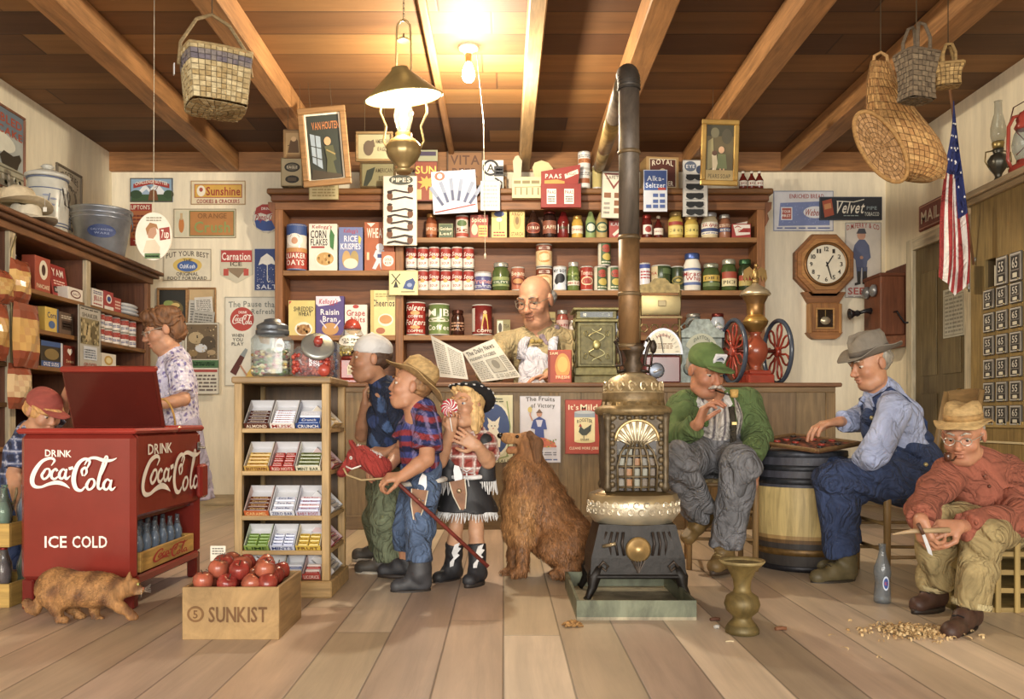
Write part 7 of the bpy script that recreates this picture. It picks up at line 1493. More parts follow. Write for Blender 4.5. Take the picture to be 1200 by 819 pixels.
# ------------------------------------------------------------------ people
V3 = Vector
def unit(v): return V3(v).normalized()
class Fig:
 def __init__(s, name, label, j, s_, fwd, up=(0, 0, 1), skin='d09a78', face=None, cat='person'):
  """j: joints as photo pixel + depth; everything is kept relative to a root on the floor under the hips"""
  s.s = s_; W = {k: P(*v) for k, v in j.items()}; b = W['pel']; s.o = V3((b.x, b.y, 0))
  s.root = empty(name, s.o, **tg(label, cat)); s.j = {k: v-s.o for k, v in W.items()}
  s.f = unit(fwd); s.u = V3(up); s.u = (s.u-s.f*s.u.dot(s.f)).normalized(); s.r = s.f.cross(s.u)
  s.R = Matrix((s.r, s.f, s.u)).transposed(); s.skin = mixc(skin, 'a47c58', .34); s.sd = SD(.0055); s.face = face or {}
 def h(s, x, y, z): return s.j['hd'] + s.R @ (V3((x, y, z))*s.s)
 def he(s, sd, c, r, col, k=.012, sub=False): sd.ell(s.h(*c), [q*s.s for q in r], col, k*s.s, R=s.R, sub=sub)
 def hc(s, sd, a, b, ra, rb, col, k=.012, sub=False): sd.cap(s.h(*a), s.h(*b), ra*s.s, rb*s.s, col, k*s.s, sub=sub)
 def head(s):
  sd, c, e, kk = s.sd, s.skin, s.he, s.face; dk = mixc(c, '9a4c34', .22); ns = s.face.get('nose', 1); g = s.face.get('gaunt', 1)
  e(sd, (0, -.012, .03), (.073, .092, .082), c); e(sd, (0, .02, -.025), (.062*g, .068, .085), c, .02)
  e(sd, (0, .052, -.092), (.026, .03, .022), c, .03)
  for x in (-1, 1):
   e(sd, (x*.037, .055, -.03), (.026, .026, .024), mixc(c, 'c06850', .14), .02)
   e(sd, (x*.031, .1, .004), (.018, .018, .010), c, .012, sub=True); e(sd, (x*.031, .0735, .0145-.002*(kk.get('gaze', (0, 0))[1] < 0)), (.0165, .012, .0075+.002*(kk.get('gaze', (0, 0))[1] < 0)), mixc(c, '9a5c44', .18), .004); e(sd, (x*.031, .072, -.0085), (.015, .011, .004), dk, .004); e(sd, (x*.03, .077, .026), (.026, .012, .008), c, .01)
   e(sd, (x*.078, -.008, -.004), (.009, .019, .03), dk, .006); s.hc(sd, (x*.045, .01, -.085), (x*.025, .045, -.1), .022, .02, c, .03)
   e(sd, (x*.011, .078+.018*ns, -.034), (.009, .01, .008), dk, .008)
  s.hc(sd, (0, .083, .012), (0, .085+.022*ns, -.03), .0075, .0118*ns**.5, mixc(c, 'c05840', .15), .012)
  lip = kk.get('lip', mixc(c, 'a04438', .3)); op = kk.get('open', 0)
  e(sd, (0, .087, -.056), (.022, .012, .007), lip, .006); e(sd, (0, .083, -.07-op), (.019, .012, .008), lip, .006)
  e(sd, (0, .103, -.063-op/2), (.02, .02, .0035+op*.6), '5a2018', .004, sub=True)
  for x in (-1, 1):
   m = M(); m.sph(s.h(x*.031, .069, .003), .0128*s.s, 'c8beb0', 'gloss', 12, 8)
   gz = kk.get('gaze', (0, 0)); m.sph(s.h(x*.031+gz[0]*.005, .0755, .002+gz[1]*.003), .0078*s.s, kk.get('iris', '3c2818'), 'gloss', 8, 6); m.build('eye', s.root)
   if kk.get('brow'):
    m = M(); m.tube([s.h(x*.012, .095, .024), s.h(x*.03, .094, .033), s.h(x*.05, .078, .027)], [.0035*s.s, .005*s.s, .002*s.s], kk['brow'], 'hair', 6); m.build('eyebrow', s.root)
  w = kk.get('wrinkle')
  if w:
   for x in (-1, 1): s.hc(sd, (x*.02, .1, -.03), (x*.038, .075, -.065), .003, .003, mixc(c, '6a2c1c', .5), .004, sub=True)
   for z in (.05, .065): s.hc(sd, (-.03, .086, z), (.03, .086, z), .002, .002, c, .003, sub=True)
 def hand(s, w, d, n, side, curl=.5, thumb=.5, sc=1.0, spread=.12):
  """w wrist, d direction of the fingers, n where the palm faces, side +1/-1 places the thumb"""
  sd = s.sd; q = s.s*sc; c = s.skin; w = V3(w); d = unit(d); n = V3(n); n = (n-d*n.dot(d)).normalized(); t = d.cross(n)*side
  dk = mixc(c, 'b05c40', .3)
  for i in range(4):
   k = w+d*(.082-.006*abs(i-1.2))*q+t*((1.5-i)*.0195*q); sd.cap(w+d*.01*q+t*((1.5-i)*.011*q), k, .0155*q, .0125*q, c, .012*q)
   L = (.040, .046, .043, .033)[i]; p = k; dv = t*((1.5-i)*spread*.35); an = 0
   for g_ in range(3):
    an += curl*(.75, 1.0, .7)[g_]; dd = d*math.cos(an)+n*math.sin(an)
    e = p+(dd+dv*(1-.4*g_))*L*(1, .72, .55)[g_]*q; sd.cap(p, e, (.0098, .009, .0082)[g_]*q, (.009, .0082, .0072)[g_]*q, c if g_ < 2 else dk, .003*q); p = e
  a = w+d*.018*q+t*.02*q; b = a+(d*.45+t*.75+n*.35).normalized()*.045*q; dd = (d*(.9-thumb*.3)+n*thumb+t*(.35-thumb*.5)).normalized(); e = b+dd*.035*q
  sd.cap(a, b, .0155*q, .0115*q, c, .01*q); sd.cap(b, e, .0108*q, .01*q, c, .003*q); sd.cap(e, e+(dd*.9+n*.2-t*.2).normalized()*.026*q, .0098*q, .008*q, dk, .003*q)
 def body(s, legs=True, arm_r=(.042, .034, .026), leg_r=(.07, .05, .036)):
  sd, j, q, c = s.sd, s.j, s.s, s.skin
  s.head(); nb = j['nk']; sd.cap(s.h(0, -.012, -.06), nb, .046*q, .052*q, c, .03*q)
  ch = j.get('ch', (nb+j['pel'])/2)
  sd.cap(nb+(ch-nb)*.3, j['pel'], .085*q, .09*q, c, .04*q);
  for a in 'ab':
   sh, el, wr = j['s'+a], j['e'+a], j['w'+a]
   sd.cap(nb+(ch-nb)*.35, sh, .03*q, arm_r[0]*.8*q, c, .01*q); sd.cap(sh, el, arm_r[0]*q, arm_r[1]*q, c, .015*q); sd.cap(el, el+(wr-el)*.35, arm_r[1]*q, arm_r[1]*1.02*q, c, .01*q); sd.cap(el+(wr-el)*.35, wr, arm_r[1]*1.0*q, arm_r[2]*q, c, .01*q)
   if legs:
    kn, an = j['k'+a], j['a'+a]; hp = j.get('h'+a, j['pel'])
    sd.cap(hp, kn, leg_r[0]*q, leg_r[1]*q, c, .03*q); sd.cap(kn, kn+(an-kn)*.35, leg_r[1]*q, leg_r[1]*1.04*q, c, .02*q); sd.cap(kn+(an-kn)*.35, an, leg_r[1]*q, leg_r[2]*q, c, .02*q)
    to = j['t'+a]; sd.cap(an, an+(to-an)*.3-V3((0, 0, .008)), leg_r[2]*q*.7, .014*q, c, .01*q)
 def collar(s, col, w=1.0):
  sd = SD(.005); q = s.s; nk = s.j['nk']; f = V3((s.f.x, s.f.y, 0)).normalized(); r = V3((f.y, -f.x, 0))
  for x in (-1, 1):
   sd.cap(nk-f*.05*q+r*x*.03*q+V3((0, 0, .02*q)), nk+r*x*.068*q+V3((0, 0, .012*q)), .016*q, .018*q, col, .012); sd.cap(nk+r*x*.068*q+V3((0, 0, .012*q)), nk+r*x*.03*q+f*.075*q+V3((0, 0, -.03*q)), .018*q, .014*q, col, .012); sd.cap(nk+r*x*.03*q+f*.075*q+V3((0, 0, -.03*q)), nk+r*x*.06*q+f*.085*q+V3((0, 0, -.065*q)), .014*q, .008*q, col, .008)
  return sd.mesh('shirt_collar', 'cloth', s.root)
 def finish(s): return s.sd.mesh('body', 'skin', s.root)
 def shirt(s, name, col, mt='cloth', rc=.13, rb=.135, rs=.07, ra=(.062, .052, .042), sleeve=1.0, fl=None, hem=None, folds_=.004, pat=None, k=.04, vox=.007, extra=None, clip=None, neck=True, seed=0., label=None):
  sd = SD(vox); j, q = s.j, s.s; nb = j['nk']; ch = j.get('ch', nb+(j['pel']-nb)*.4); hm = hem if hem is not None else j['pel']
  F_ = (fl, 1.28) if fl is not None else None
  sd.cap(nb+(ch-nb)*.45, ch, rs*1.35*q, rc*q, col, k*q, fl=F_); sd.cap(ch, hm, rc*q, rb*q, col, k*q, cut=True, fl=F_)
  if neck: sd.cap(s.h(0, -.012, -.1)*.35+nb*.65, nb, .058*q, .07*q, col, .03*q)
  for a in 'ab':
   sh, el, wr = j['s'+a], j['e'+a], j['w'+a]
   sd.cap(nb+(ch-nb)*.15, sh, rs*q, rs*.98*q, col, k*q)
   if sleeve >= 1:
    sd.cap(sh, el, ra[0]*q, ra[1]*q, col, .02*q); e2 = el+(wr-el)*min(1, sleeve-1+.92 if sleeve > 1 else .92); sd.cap(el, e2, ra[1]*q, ra[2]*q, col, .015*q, cut=True)
   else: sd.cap(sh, sh+(el-sh)*sleeve, ra[0]*q, ra[1]*1.12*q, col, .02*q, cut=True)
  if extra: extra(sd)
  o = sd.mesh(name, mt, s.root, disp=folds(folds_*q, 26/q**.5, seed), pat=pat, clip=clip)
  if label: o['label'] = label
  return o
 def trousers(s, name, col, mt='denim', rh=.095, rk=.075, ra=.062, hem=.92, waist=None, fl=None, folds_=.005, vox=.008, extra=None, pat=None, wr=.12, seed=3.):
  sd = SD(vox); j, q = s.j, s.s; w = waist if waist is not None else j['pel']+V3((0, 0, .06*q))
  sd.cap(w, j['pel'], wr*q, wr*1.05*q, col, .04*q, fl=(fl, 1.2) if fl is not None else None)
  for a in 'ab':
   hp = j.get('h'+a, j['pel']); kn, an = j['k'+a], j['a'+a]
   sd.cap(hp, kn, rh*q, rk*q, col, .03*q); sd.cap(kn, kn+(an-kn)*hem, rk*q, ra*q, col, .02*q, cut=True)
  if extra: extra(sd)
  return sd.mesh(name, mt, s.root, disp=folds(folds_*q, 30/q**.5, seed), pat=pat)
 def shoe(s, a, col, sole='2c2420', h=.07, L=1.0, top=0, rt=.05, mt='leather', name='shoe', lace=None):
  sd = SD(.006); q = s.s; an, to = s.j['a'+a], s.j['t'+a]; d = to-an; dn = V3((d.x, d.y, d.z)).normalized(); up = V3((0, 0, 1)); up = (up-dn*up.dot(dn)).normalized() if abs(dn.z) > .5 else up
  dh = V3((d.x, d.y, 0)).normalized() if abs(dn.z) < .6 else dn; side = dh.cross(up)
  he = an-dh*.02*q; z0 = s.j.get('z'+a, None); base = to.z if z0 is None else z0
  bt = V3((to.x, to.y, to.z)); bh = V3((he.x, he.y, to.z+.006*q)) if abs(dn.z) < .6 else he-up*.04*q
  sd.cap(bh, bt, .034*q, .036*q, col, .02*q); sd.cap(bh+up*.02*q, (bh+bt)/2+up*.028*q, .034*q, .034*q, col, .02*q); lg = (s.j['k'+a]-an).normalized() if top > .08 else up; sd.cap(an+lg*(top*q), an, rt*q, rt*.9*q, col, .015*q) if top > .08 else None; sd.cap(an+up*(top*q if top < .08 else 0), bh+up*.015*q, rt*q if top else .04*q, .036*q, col, .02*q, cut=False)
  cl = [(an+lg*(top*q+.005*q), lg)]
  if abs(dn.z) < .6: cl.append((V3((0, 0, to.z-.022*q)), (0, 0, -1)))
  o = sd.mesh(name, mt, s.root, clip=cl, disp=folds(.0015, 60))
  if abs(dn.z) < .6:
   m = M(); pts = []
   for i in range(24):
    t = 2*PI*i/24; c_ = (bh+bt)/2; Lh = (bt-bh).length/2+.036*q; pts.append((c_.x+dh.x*math.cos(t)*Lh+side.x*math.sin(t)*.04*q*(1-.12*math.cos(2*t)), c_.y+dh.y*math.cos(t)*Lh+side.y*math.sin(t)*.04*q*(1-.12*math.cos(2*t))))
   m.prism(pts, to.z-.036*q, to.z-.014*q, sole, 'leather', 'z', True); m.build('sole', o)
  if lace:
   m = M()
   for k in range(5):
    c_ = an+(bt-an)*(.1+.13*k)+up*(.042-.004*k)*q; m.tube([c_-side*.022*q, c_+up*.006*q, c_+side*.022*q], .003*q, lace, 'cloth', 5)
   m.build('laces', o)
  return o
 def cap_hat(s, name, col, back=False, vis=.075, mt='felt', badge=None, tilt=0, lift=.0):
  sd = SD(.006); s.he(sd, (0, -.012, .05+lift), (.083, .1, .078), col, .01); g = -1 if back else 1
  vc = (0, g*.115-.01, .035+lift+tilt); s.he(sd, vc, (.066, vis, .0075), mixc(col, '000', .08), .012)
  s.he(sd, (0, 0, .13+lift), (.009, .009, .006), col, .004)
  pl = s.h(0, 0, .022+lift); o = sd.mesh(name, mt, s.root, clip=[(pl, -s.u)], disp=folds(.0015, 50))
  if badge:
   m = M(); T = Matrix.Translation(s.h(0, .086, .075+lift)) @ s.R.to_4x4() @ Matrix.Rotation(PI, 4, 'Z') @ Matrix.Rotation(.3, 4, 'X') @ Matrix.Scale(s.s, 4); m.T = T; m.box(-.032, .032, -.002, .012, -.022, .026, 'd8d8e0', 'print', .003); a = Art(0, 0, 100, 75); a.do(badge); a.flat(m, .06, .044, -.0026, -.02); m.build('cap_badge', o)
  return o
 def brim_hat(s, name, col, band, r=.1, h=.11, brim=.06, mt='felt', pitch=0.0, roll=0.0, z=.045, y=-.01, curl=.03, crease=.03, droop=0.0, extra=None):
  m = M(); q = s.s; R_ = r+brim
  m.lathe([(R_, .0), (R_*1.01, .004), (r*1.25, .004), (r*1.0, .01), (r*.98, .035), (r*.94, h*.7), (r*.8, h*.93), (r*.5, h), (.001, h*.97)], col, mt, 48, sx=.84, cap=0)
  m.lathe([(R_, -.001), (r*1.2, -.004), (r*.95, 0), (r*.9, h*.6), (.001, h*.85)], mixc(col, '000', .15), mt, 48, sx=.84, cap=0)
  m.lathe([(r*1.012, .01), (r*1.0, .036)], band, mt, 48, sx=.84)
  out = []
  for v in m.v:
   rr = math.hypot(v.x/.84, v.y); o_ = max(0, (rr-r)/brim) if rr > r else 0
   z_ = v.z+curl*o_*(v.x/.84/max(rr, 1e-6))**2 - droop*o_*(v.y/max(rr, 1e-6))**2 + .006*math.sin(5*math.atan2(v.y, v.x))*o_
   if v.z > h*.6: z_ -= crease*max(0, 1-abs(v.x)/(r*.45))*((v.z/h-.6)/.4)
   out.append(V3((v.x, v.y, z_)))
  m.v = out; T = Matrix.Translation(s.h(0, y, z)) @ s.R.to_4x4() @ Matrix.Rotation(pitch, 4, 'X') @ Matrix.Rotation(roll, 4, 'Y') @ Matrix.Scale(q, 4)
  m.v = [T @ v for v in m.v]; o = m.build(name, s.root)
  if extra:
   m = M(); m.T = T; extra(m, r, R_, h); m.build('stitching', o)
  return o
 def hair(s, col, parts, name='hair', clipp=None, amp=.003, cut=None):
  sd = SD(.0055)
  for c_, r_ in parts: s.he(sd, c_, r_, col, .012)
  for c_, r_ in (cut or []): s.he(sd, c_, r_, col, .006, sub=True)
  return sd.mesh(name, 'hair', s.root, disp=folds(amp*s.s, 90), clip=clipp)
 def glasses(s, col='b8b4a8', low=0.0):
  m = M(); q = s.s
  for x in (-1, 1):
   m.tube([s.h(x*.032+.021*math.cos(t), .105-.006*abs(math.cos(t)), .0-low+.016*math.sin(t)) for t in np.linspace(0, 2*PI, 17)[:-1]], .0017*q, col, 'metal', 5, closed=True)
   m.tube([s.h(x*.053, .1, .004-low), s.h(x*.078, .05, .01), s.h(x*.08, -.01, .01)], .0015*q, col, 'metal', 5)
  m.tube([s.h(-.011, .107, .002-low), s.h(0, .112, .006-low), s.h(.011, .107, .002-low)], .0017*q, col, 'metal', 5); m.build('spectacles', s.root)
def plaid(base, c1, c2, f=60., w1=.0, ax=(1, .3, 0)):
 b, a1, a2 = (np.array(H(c)) for c in (base, c1, c2)); ax = np.array(ax, float)
 def fn(Vt, C):
  u = Vt @ ax; s1 = np.sin(u*f) > .35; s2 = np.sin(Vt[:, 2]*f) > .35; s3 = (np.abs(np.sin(u*f/2+.6)) > .985) | (np.abs(np.sin(Vt[:, 2]*f/2+.6)) > .985)
  o = np.tile(b, (len(Vt), 1)); o[s1] = o[s1]*.5+a1*.5; o[s2] = o[s2]*.5+a1*.5; o[s3] = a2
  return o
 return fn
def bands(cols, f, ax=(0, 0, 1)):
 cc = np.array([H(c) for c in cols]); ax = np.array(ax, float)
 def fn(Vt, C): return cc[np.floor(Vt @ ax*f+.03*np.sin(Vt[:, 0]*40)).astype(int) % len(cc)]
 return fn
def speck(base, c1, c2, f=95., th=.62):
 b, a1, a2 = (np.array(H(c)) for c in (base, c1, c2))
 def fn(Vt, C):
  n1 = np.sin(Vt[:, 0]*f+1.3*np.sin(Vt[:, 2]*f*.7))*np.sin(Vt[:, 2]*f*1.1+np.sin(Vt[:, 1]*f))*np.cos(Vt[:, 1]*f*.9+.8*np.sin(Vt[:, 0]*f*.6)); o = np.tile(b, (len(Vt), 1)); o[n1 > th*.55] = a1; o[n1 < -th*.6] = a2; return o
 return fn
# ---- storekeeper behind the counter
D = 6.9
g = Fig('person', 'balding storekeeper in a tan cardigan and white apron reading a newspaper behind the counter', dict(pel=(632, 478, 7.12), hd=(627, 352, 6.85), nk=(636, 389, 6.98), ch=(632, 420, 6.98), sa=(592, 404, 6.95), sb=(672, 402, 7.02), ea=(572, 436, 6.72), eb=(676, 440, 6.92), wa=(585, 436, 6.42), wb=(643, 441, 6.52),
 ha=(618, 490, 7.12), hb=(646, 490, 7.12), ka=(618, 535, 7.1), kb=(646, 535, 7.1), aa=(618, 590, 7.12), ab=(646, 590, 7.12), ta=(616, 598, 6.98), tb=(648, 598, 6.98)), 1.72, (-.42, -.82, -.30), skin='cf9474', face=dict(brow='8a7c70', wrinkle=1, iris='403028', gaze=(0, -1), gaunt=.94))
g.body(arm_r=(.036, .032, .026)); g.hand(g.j['wb'], (-1, -.3, -.06), (-.05, -.2, -1), 1, .32, .2, .62); g.hand(g.j['wa'], (.2, -.3, .9), (.3, -1, 0), -1, .8, .4, .6); g.finish()
g.shirt('cardigan', 'a8966c', rc=.118, rb=.128, rs=.06, ra=(.058, .05, .04), sleeve=1.0, seed=1.)
ap = SD(.009); q = g.s
ap.cap(g.j['ch']+V3((-.03, -.105*q+.02, -.04)), g.j['ch']+V3((-.02, -.12*q, -.35)), .075*q, .1*q, 'ccccda', .03*q, fl=((0, 1, 0), 1.6)); ap.mesh('apron', 'cloth', g.root, disp=folds(.006, 24))
m = M()
for x in (-1, 1): m.tube([g.j['nk']+V3((x*.1, -.02, .0)), g.j['ch']+V3((x*.12-.02, -.11*q, .1)), g.j['ch']+V3((x*.12-.03, -.115*q, -.02))], .014*q, 'ccccda', 'cloth', 6, sq=1.8)
m.build('apron_strap', g.root)
g.collar('8c7c88')
m = M(); c_ = g.j['nk']+V3((-.06, -.215, -.10)); m.sph(c_, (.014, .012, .014), 'a89048', 'cloth', 8, 6)
for x in (-1, 1): m.sph(c_+V3((x*.03, 0, .004)), (.024, .012, .02), 'a89048', 'cloth', 10, 6)
m.build('bow_tie', g.root)
g.hair('7c7c7c', [((0, -.055, .0), (.083, .065, .05))], cut=[((0, .05, .02), (.1, .07, .1))]); g.glasses('a8a08c', .004)
# ---- woman at the grocery cabinet
g = Fig('person', 'short-haired woman in a lavender flowered blouse reaching into the left grocery cabinet', dict(pel=(208, 508, 5.85), hd=(191, 387, 5.8), nk=(205, 419, 5.85), ch=(203, 448, 5.85), sa=(210, 434, 5.66), sb=(198, 432, 6.0), ea=(215, 468, 5.56), eb=(188, 458, 6.0), wa=(186, 474, 5.48), wb=(170, 445, 6.0),
 ka=(208, 570, 5.8), kb=(208, 570, 5.95), aa=(208, 615, 5.8), ab=(208, 615, 5.95), ta=(190, 623, 5.8), tb=(190, 620, 5.95)), 1.24, (-.88, -.42, -.28), skin='cc9270', face=dict(brow='5a3c24', wrinkle=1))
g.body(arm_r=(.04, .034, .026)); g.hand(g.j['wa'], (-1, -.1, .0), (0, 0, -1), 1, .7, .4, .8); g.hand(g.j['wb'], (-1, .0, .2), (0, 0, -1), -1, .4, .3, .8); g.finish()
g.shirt('blouse', 'c8c4dc', rc=.115, rb=.12, rs=.062, ra=(.062, .056, .05), sleeve=.86, pat=speck('ccc8e0', '7c74ac', 'e4e0f0'), seed=2.)
sk = SD(.012); sk.cap(g.j['pel']+V3((0, 0, .02)), V3((0, 0, .25)), .16, .24, 'a8a4c0', .03, cut=True); sk.mesh('skirt', 'cloth', g.root, disp=folds(.008, 30))
g.hair('6a4424', [((0, -.02, .045), (.086, .1, .085)), ((0, -.06, -.01), (.075, .06, .07)), ((0, .035, .085), (.07, .06, .04)), ((0, -.085, .06), (.05, .03, .05))], cut=[((0, .105, -.035), (.09, .085, .085))], amp=.006)
g.shoe('a', '4a3428'); g.shoe('b', '4a3428'); g.glasses('b8b0a0')
bk = empty('arm_basket', P(189, 502, 5.45), .2, **tg('small golden basket hanging from the woman\'s forearm behind the cooler', 'basket'))
m = M(); weave(m, lambda v, u: V3(((.07+.02*v)*math.cos(2*PI*u), (.05+.015*v)*math.sin(2*PI*u), -.07+.07*v)), (4, 18), 'c0963c', '9c7430', .003); m.build('woven_body', bk)
m = M(); m.tube([(.085*math.cos(t), 0, .19*math.sin(t)) for t in np.linspace(0, PI, 14)], .007, 'b88c3c', 'straw', 6); m.build('handle', bk)
# ---- boy at the cooler
g = Fig('person', 'boy in a red cap and dark plaid shirt holding up the cooler lid', dict(pel=(22, 575, 4.18), hd=(51, 482, 4.12), nk=(38, 506, 4.16), ch=(32, 530, 4.16), sa=(26, 520, 4.05), sb=(48, 512, 4.3), ea=(16, 556, 3.99), eb=(72, 482, 4.32), wa=(22, 590, 3.9), wb=(83, 453, 4.08),
 ka=(22, 630, 4.12), kb=(22, 630, 4.28), aa=(20, 668, 4.12), ab=(20, 664, 4.28), ta=(40, 678, 4.12), tb=(40, 673, 4.28)), .9, (.82, -.40, -.42), skin='c88c68', face=dict(brow='a87838', iris='4a3828', gaze=(0, -1), nose=.6))
g.body(arm_r=(.04, .034, .027)); g.hand(g.j['wb'], (.45, -.25, .85), (.4, -.9, -.3), 1, .55, .3, .95); g.hand(g.j['wa'], (.3, 0, -1), (1, 0, 0), 1, .4); g.finish()
g.shirt('plaid_shirt', '2c3450', rc=.1, rb=.1, rs=.055, ra=(.054, .048, .04), sleeve=.8, pat=plaid('262c48', '54628c', 'a8acc4', 110, ax=(1, 1, 0)), seed=3.)
g.trousers('jeans', '30426c', rh=.08, rk=.065, ra=.055, wr=.1); g.shoe('a', '3a3430'); g.shoe('b', '3a3430')
g.cap_hat('red_cap', '984438', vis=.07); g.hair('c08c48', [((0, -.02, .0), (.083, .095, .055)), ((0, .03, .03), (.08, .075, .02))], cut=[((0, .105, -.05), (.09, .08, .075))], amp=.005)
m = M(); c0 = P(12, 592, 3.85)
for s_ in (-1, 1): m.tube([(0, 0, 0), (s_*.02, 0, .02), (s_*.03, 0, .06), (s_*.028, 0, .08)], .006, '7c6844', 'woodz', 6)
m.tube([(0, 0, 0), (.002, 0, -.07)], .008, '7c6844', 'woodz', 6); m.tube([(-.028, 0, .075), (-.02, -.005, .0), (.0, -.005, -.08), (.02, -.005, .0), (.028, 0, .075)], .003, '5a4632', 'cloth', 5); m.build('slingshot', None, c0, **tg('wooden forked slingshot hanging at the plaid-shirted boy\'s hip', 'slingshot'))
# ---- boy in the white cap
g = Fig('person', 'boy in a backwards white cap, dark T-shirt and olive trousers beside the candy rack', dict(pel=(456, 556, 4.5), hd=(434, 421, 4.45), nk=(452, 456, 4.5), ch=(456, 492, 4.5), sa=(470, 476, 4.36), sb=(450, 474, 4.66), ea=(484, 520, 4.28), eb=(424, 510, 4.6), wa=(456, 530, 4.2), wb=(428, 474, 4.5),
 ha=(458, 560, 4.44), hb=(452, 558, 4.6), ka=(452, 612, 4.4), kb=(444, 606, 4.62), aa=(458, 655, 4.42), ab=(446, 641, 4.66), ta=(424, 665, 4.42), tb=(420, 650, 4.66)), 1.02, (-.95, -.28, .06), skin='c48a66', face=dict(brow='4a3020', iris='2c2018', open=.006, nose=.6))
g.body(arm_r=(.04, .036, .025)); g.hand(g.j['wa'], (-1, -.1, .1), (0, .4, -1), 1, .6, .5, .95); g.hand(g.j['wb'], (.0, -.1, 1), (.9, .1, 0), 1, .75, .5, .9); g.finish()
g.shirt('t_shirt', '28344e', rc=.105, rb=.115, rs=.062, ra=(.068, .066, .05), sleeve=.62, hem=g.j['pel']+V3((.0, 0, -.02)), pat=speck('222c44', '46608c', '30406c', 28, .8), folds_=.006, seed=4.)
g.trousers('trousers', '6c7458', mt='denim', rh=.088, rk=.074, ra=.07, hem=.97, folds_=.009, wr=.105)
g.shoe('a', '4a443c', sole='b8b0a0', lace='c8c0b0'); g.shoe('b', '4a443c', sole='b8b0a0', lace='c8c0b0')
g.cap_hat('white_cap', 'c8c8c8', back=True, vis=.075, tilt=-.035, lift=.004); g.hair('4a3222', [((0, -.03, .016), (.0765, .084, .068))], cut=[((0, .082, -.02), (.1, .088, .12))])
# ---- boy with the straw cowboy hat and hobby horse
g = Fig('person', 'boy in a straw cowboy hat and red-blue plaid shirt riding a hobby horse', dict(pel=(494, 566, 4.05), hd=(481, 453, 4.02), nk=(494, 481, 4.05), ch=(492, 512, 4.05), sa=(502, 494, 3.93), sb=(486, 492, 4.18), ea=(500, 538, 3.86), eb=(470, 528, 4.16), wa=(472, 558, 3.8), wb=(456, 546, 3.98),
 ha=(496, 572, 4.0), hb=(488, 572, 4.14), ka=(492, 622, 3.98), kb=(476, 618, 4.16), aa=(492, 672, 3.96), ab=(476, 655, 4.2), ta=(466, 687, 3.94), tb=(450, 668, 4.22)), .93, (-.95, -.16, .2), skin='c88a66', face=dict(brow='8a5c34', open=.004, nose=.6))
g.body(arm_r=(.043, .038, .028)); g.hand(g.j['wa'], (-1, -.1, -.1), (0, .5, -1), 1, .95, .6, .95); g.hand(g.j['wb'], (-1, -.2, -.1), (0, .3, -1), -1, .9, .6, .95); g.finish()
def rb(Vt, C):
 cc = np.array([H('8c2830'), H('2a2f66'), H('8c2830'), H('3c4484'), H('1c2048')]); i = np.floor(Vt[:, 2]*38+.4*np.sin(Vt[:, 0]*25)).astype(int) % 5; o = cc[i].copy()
 l = np.abs(np.sin((Vt[:, 0]*.8+Vt[:, 1]*.6)*62)) > .9; o[l] = o[l]*.5+np.array(H('8c80b0'))*.5; return o
g.shirt('plaid_shirt', '8c2830', rc=.098, rb=.102, rs=.055, ra=(.062, .066, .05), sleeve=.72, hem=g.j['pel']+V3((0, 0, .0)), pat=rb, folds_=.005, seed=5.)
g.trousers('jeans', '4c6080', rh=.082, rk=.068, ra=.064, hem=.7, folds_=.008, wr=.1)
g.shoe('a', '3c3c40', top=.12, rt=.06, name='cowboy_boot'); g.shoe('b', '2c2c30', name='shoe')
def boot_wing(g, a, off=(0, -1, 0), s_=1.0, z=.05):
 m = M(); an = g.j['a'+a]; q = g.s*s_; c_ = an+V3(off)*.056*q+(g.j['k'+a]-an).normalized()*z
 dx = unit((g.j['t'+a]-an)*V3((1, 1, 0)) if False else V3(((g.j['t'+a]-an).x, (g.j['t'+a]-an).y, 0)))
 n = V3(off); t = V3((0, 0, 1)).cross(n).normalized()
 pts = [(-.02, -.05), (-.005, -.045), (.0, -.02), (.022, .0), (.012, .008), (.028, .03), (.016, .034), (.024, .055), (0, .045), (-.012, .01), (-.004, -.01), (-.02, -.03)]
 vs = [c_+t*x*q*1.1+V3((0, 0, y*q*1.1)) for x, y in pts]; vb = [v-n*.012*q for v in vs]; k = len(pts)
 m.add(vs+vb, [list(range(k))]+[(i, (i+1) % k, k+(i+1) % k, k+i) for i in range(k)], 'd4d4d4', 'leather'); m.build('boot_wing', g.root)
boot_wing(g, 'a', (.12, -.99, 0), .8, .012)
m = M(); b0 = g.j['pel']; m.tube([b0+V3((.112*math.cos(t), .1*math.sin(t), .006+.012*math.cos(t))) for t in np.linspace(0, 2*PI, 25)[:-1]], .013, 'c8c4bc', 'leather', 6, closed=True); m.build('gun_belt', g.root)
def holster(g, c_, tilt=.12):
 m = M(); m.T = Matrix.Translation(c_) @ Matrix.Rotation(tilt, 4, 'Y'); m.prism([(-.04, .0), (.036, .0), (.03, -.07), (.016, -.135), (.0, -.145), (-.014, -.135), (-.034, -.06)], -.014, .014, '8a5a34', 'leather'); m.sph((0, -.016, -.05), (.012, .005, .012), 'a89070', 'metal', 8, 6)
 for s_ in (-1, 1): m.tube([(s_*.038, -.015, 0), (s_*.032, -.015, -.07), (s_*.012, -.015, -.14)], .003, 'd8ccb4', 'leather', 5)
 o = m.build('holster', g.root); m = M(); m.T = Matrix.Translation(c_) @ Matrix.Rotation(tilt, 4, 'Y'); m.prism([(-.012, -.01), (.022, -.01), (.03, .02), (.022, .065), (.002, .075), (-.008, .05)], -.01, .01, 'dcdce0', 'gloss'); m.build('toy_pistol_grip', g.root)
holster(g, b0+V3((.005, -.12, -.02)))
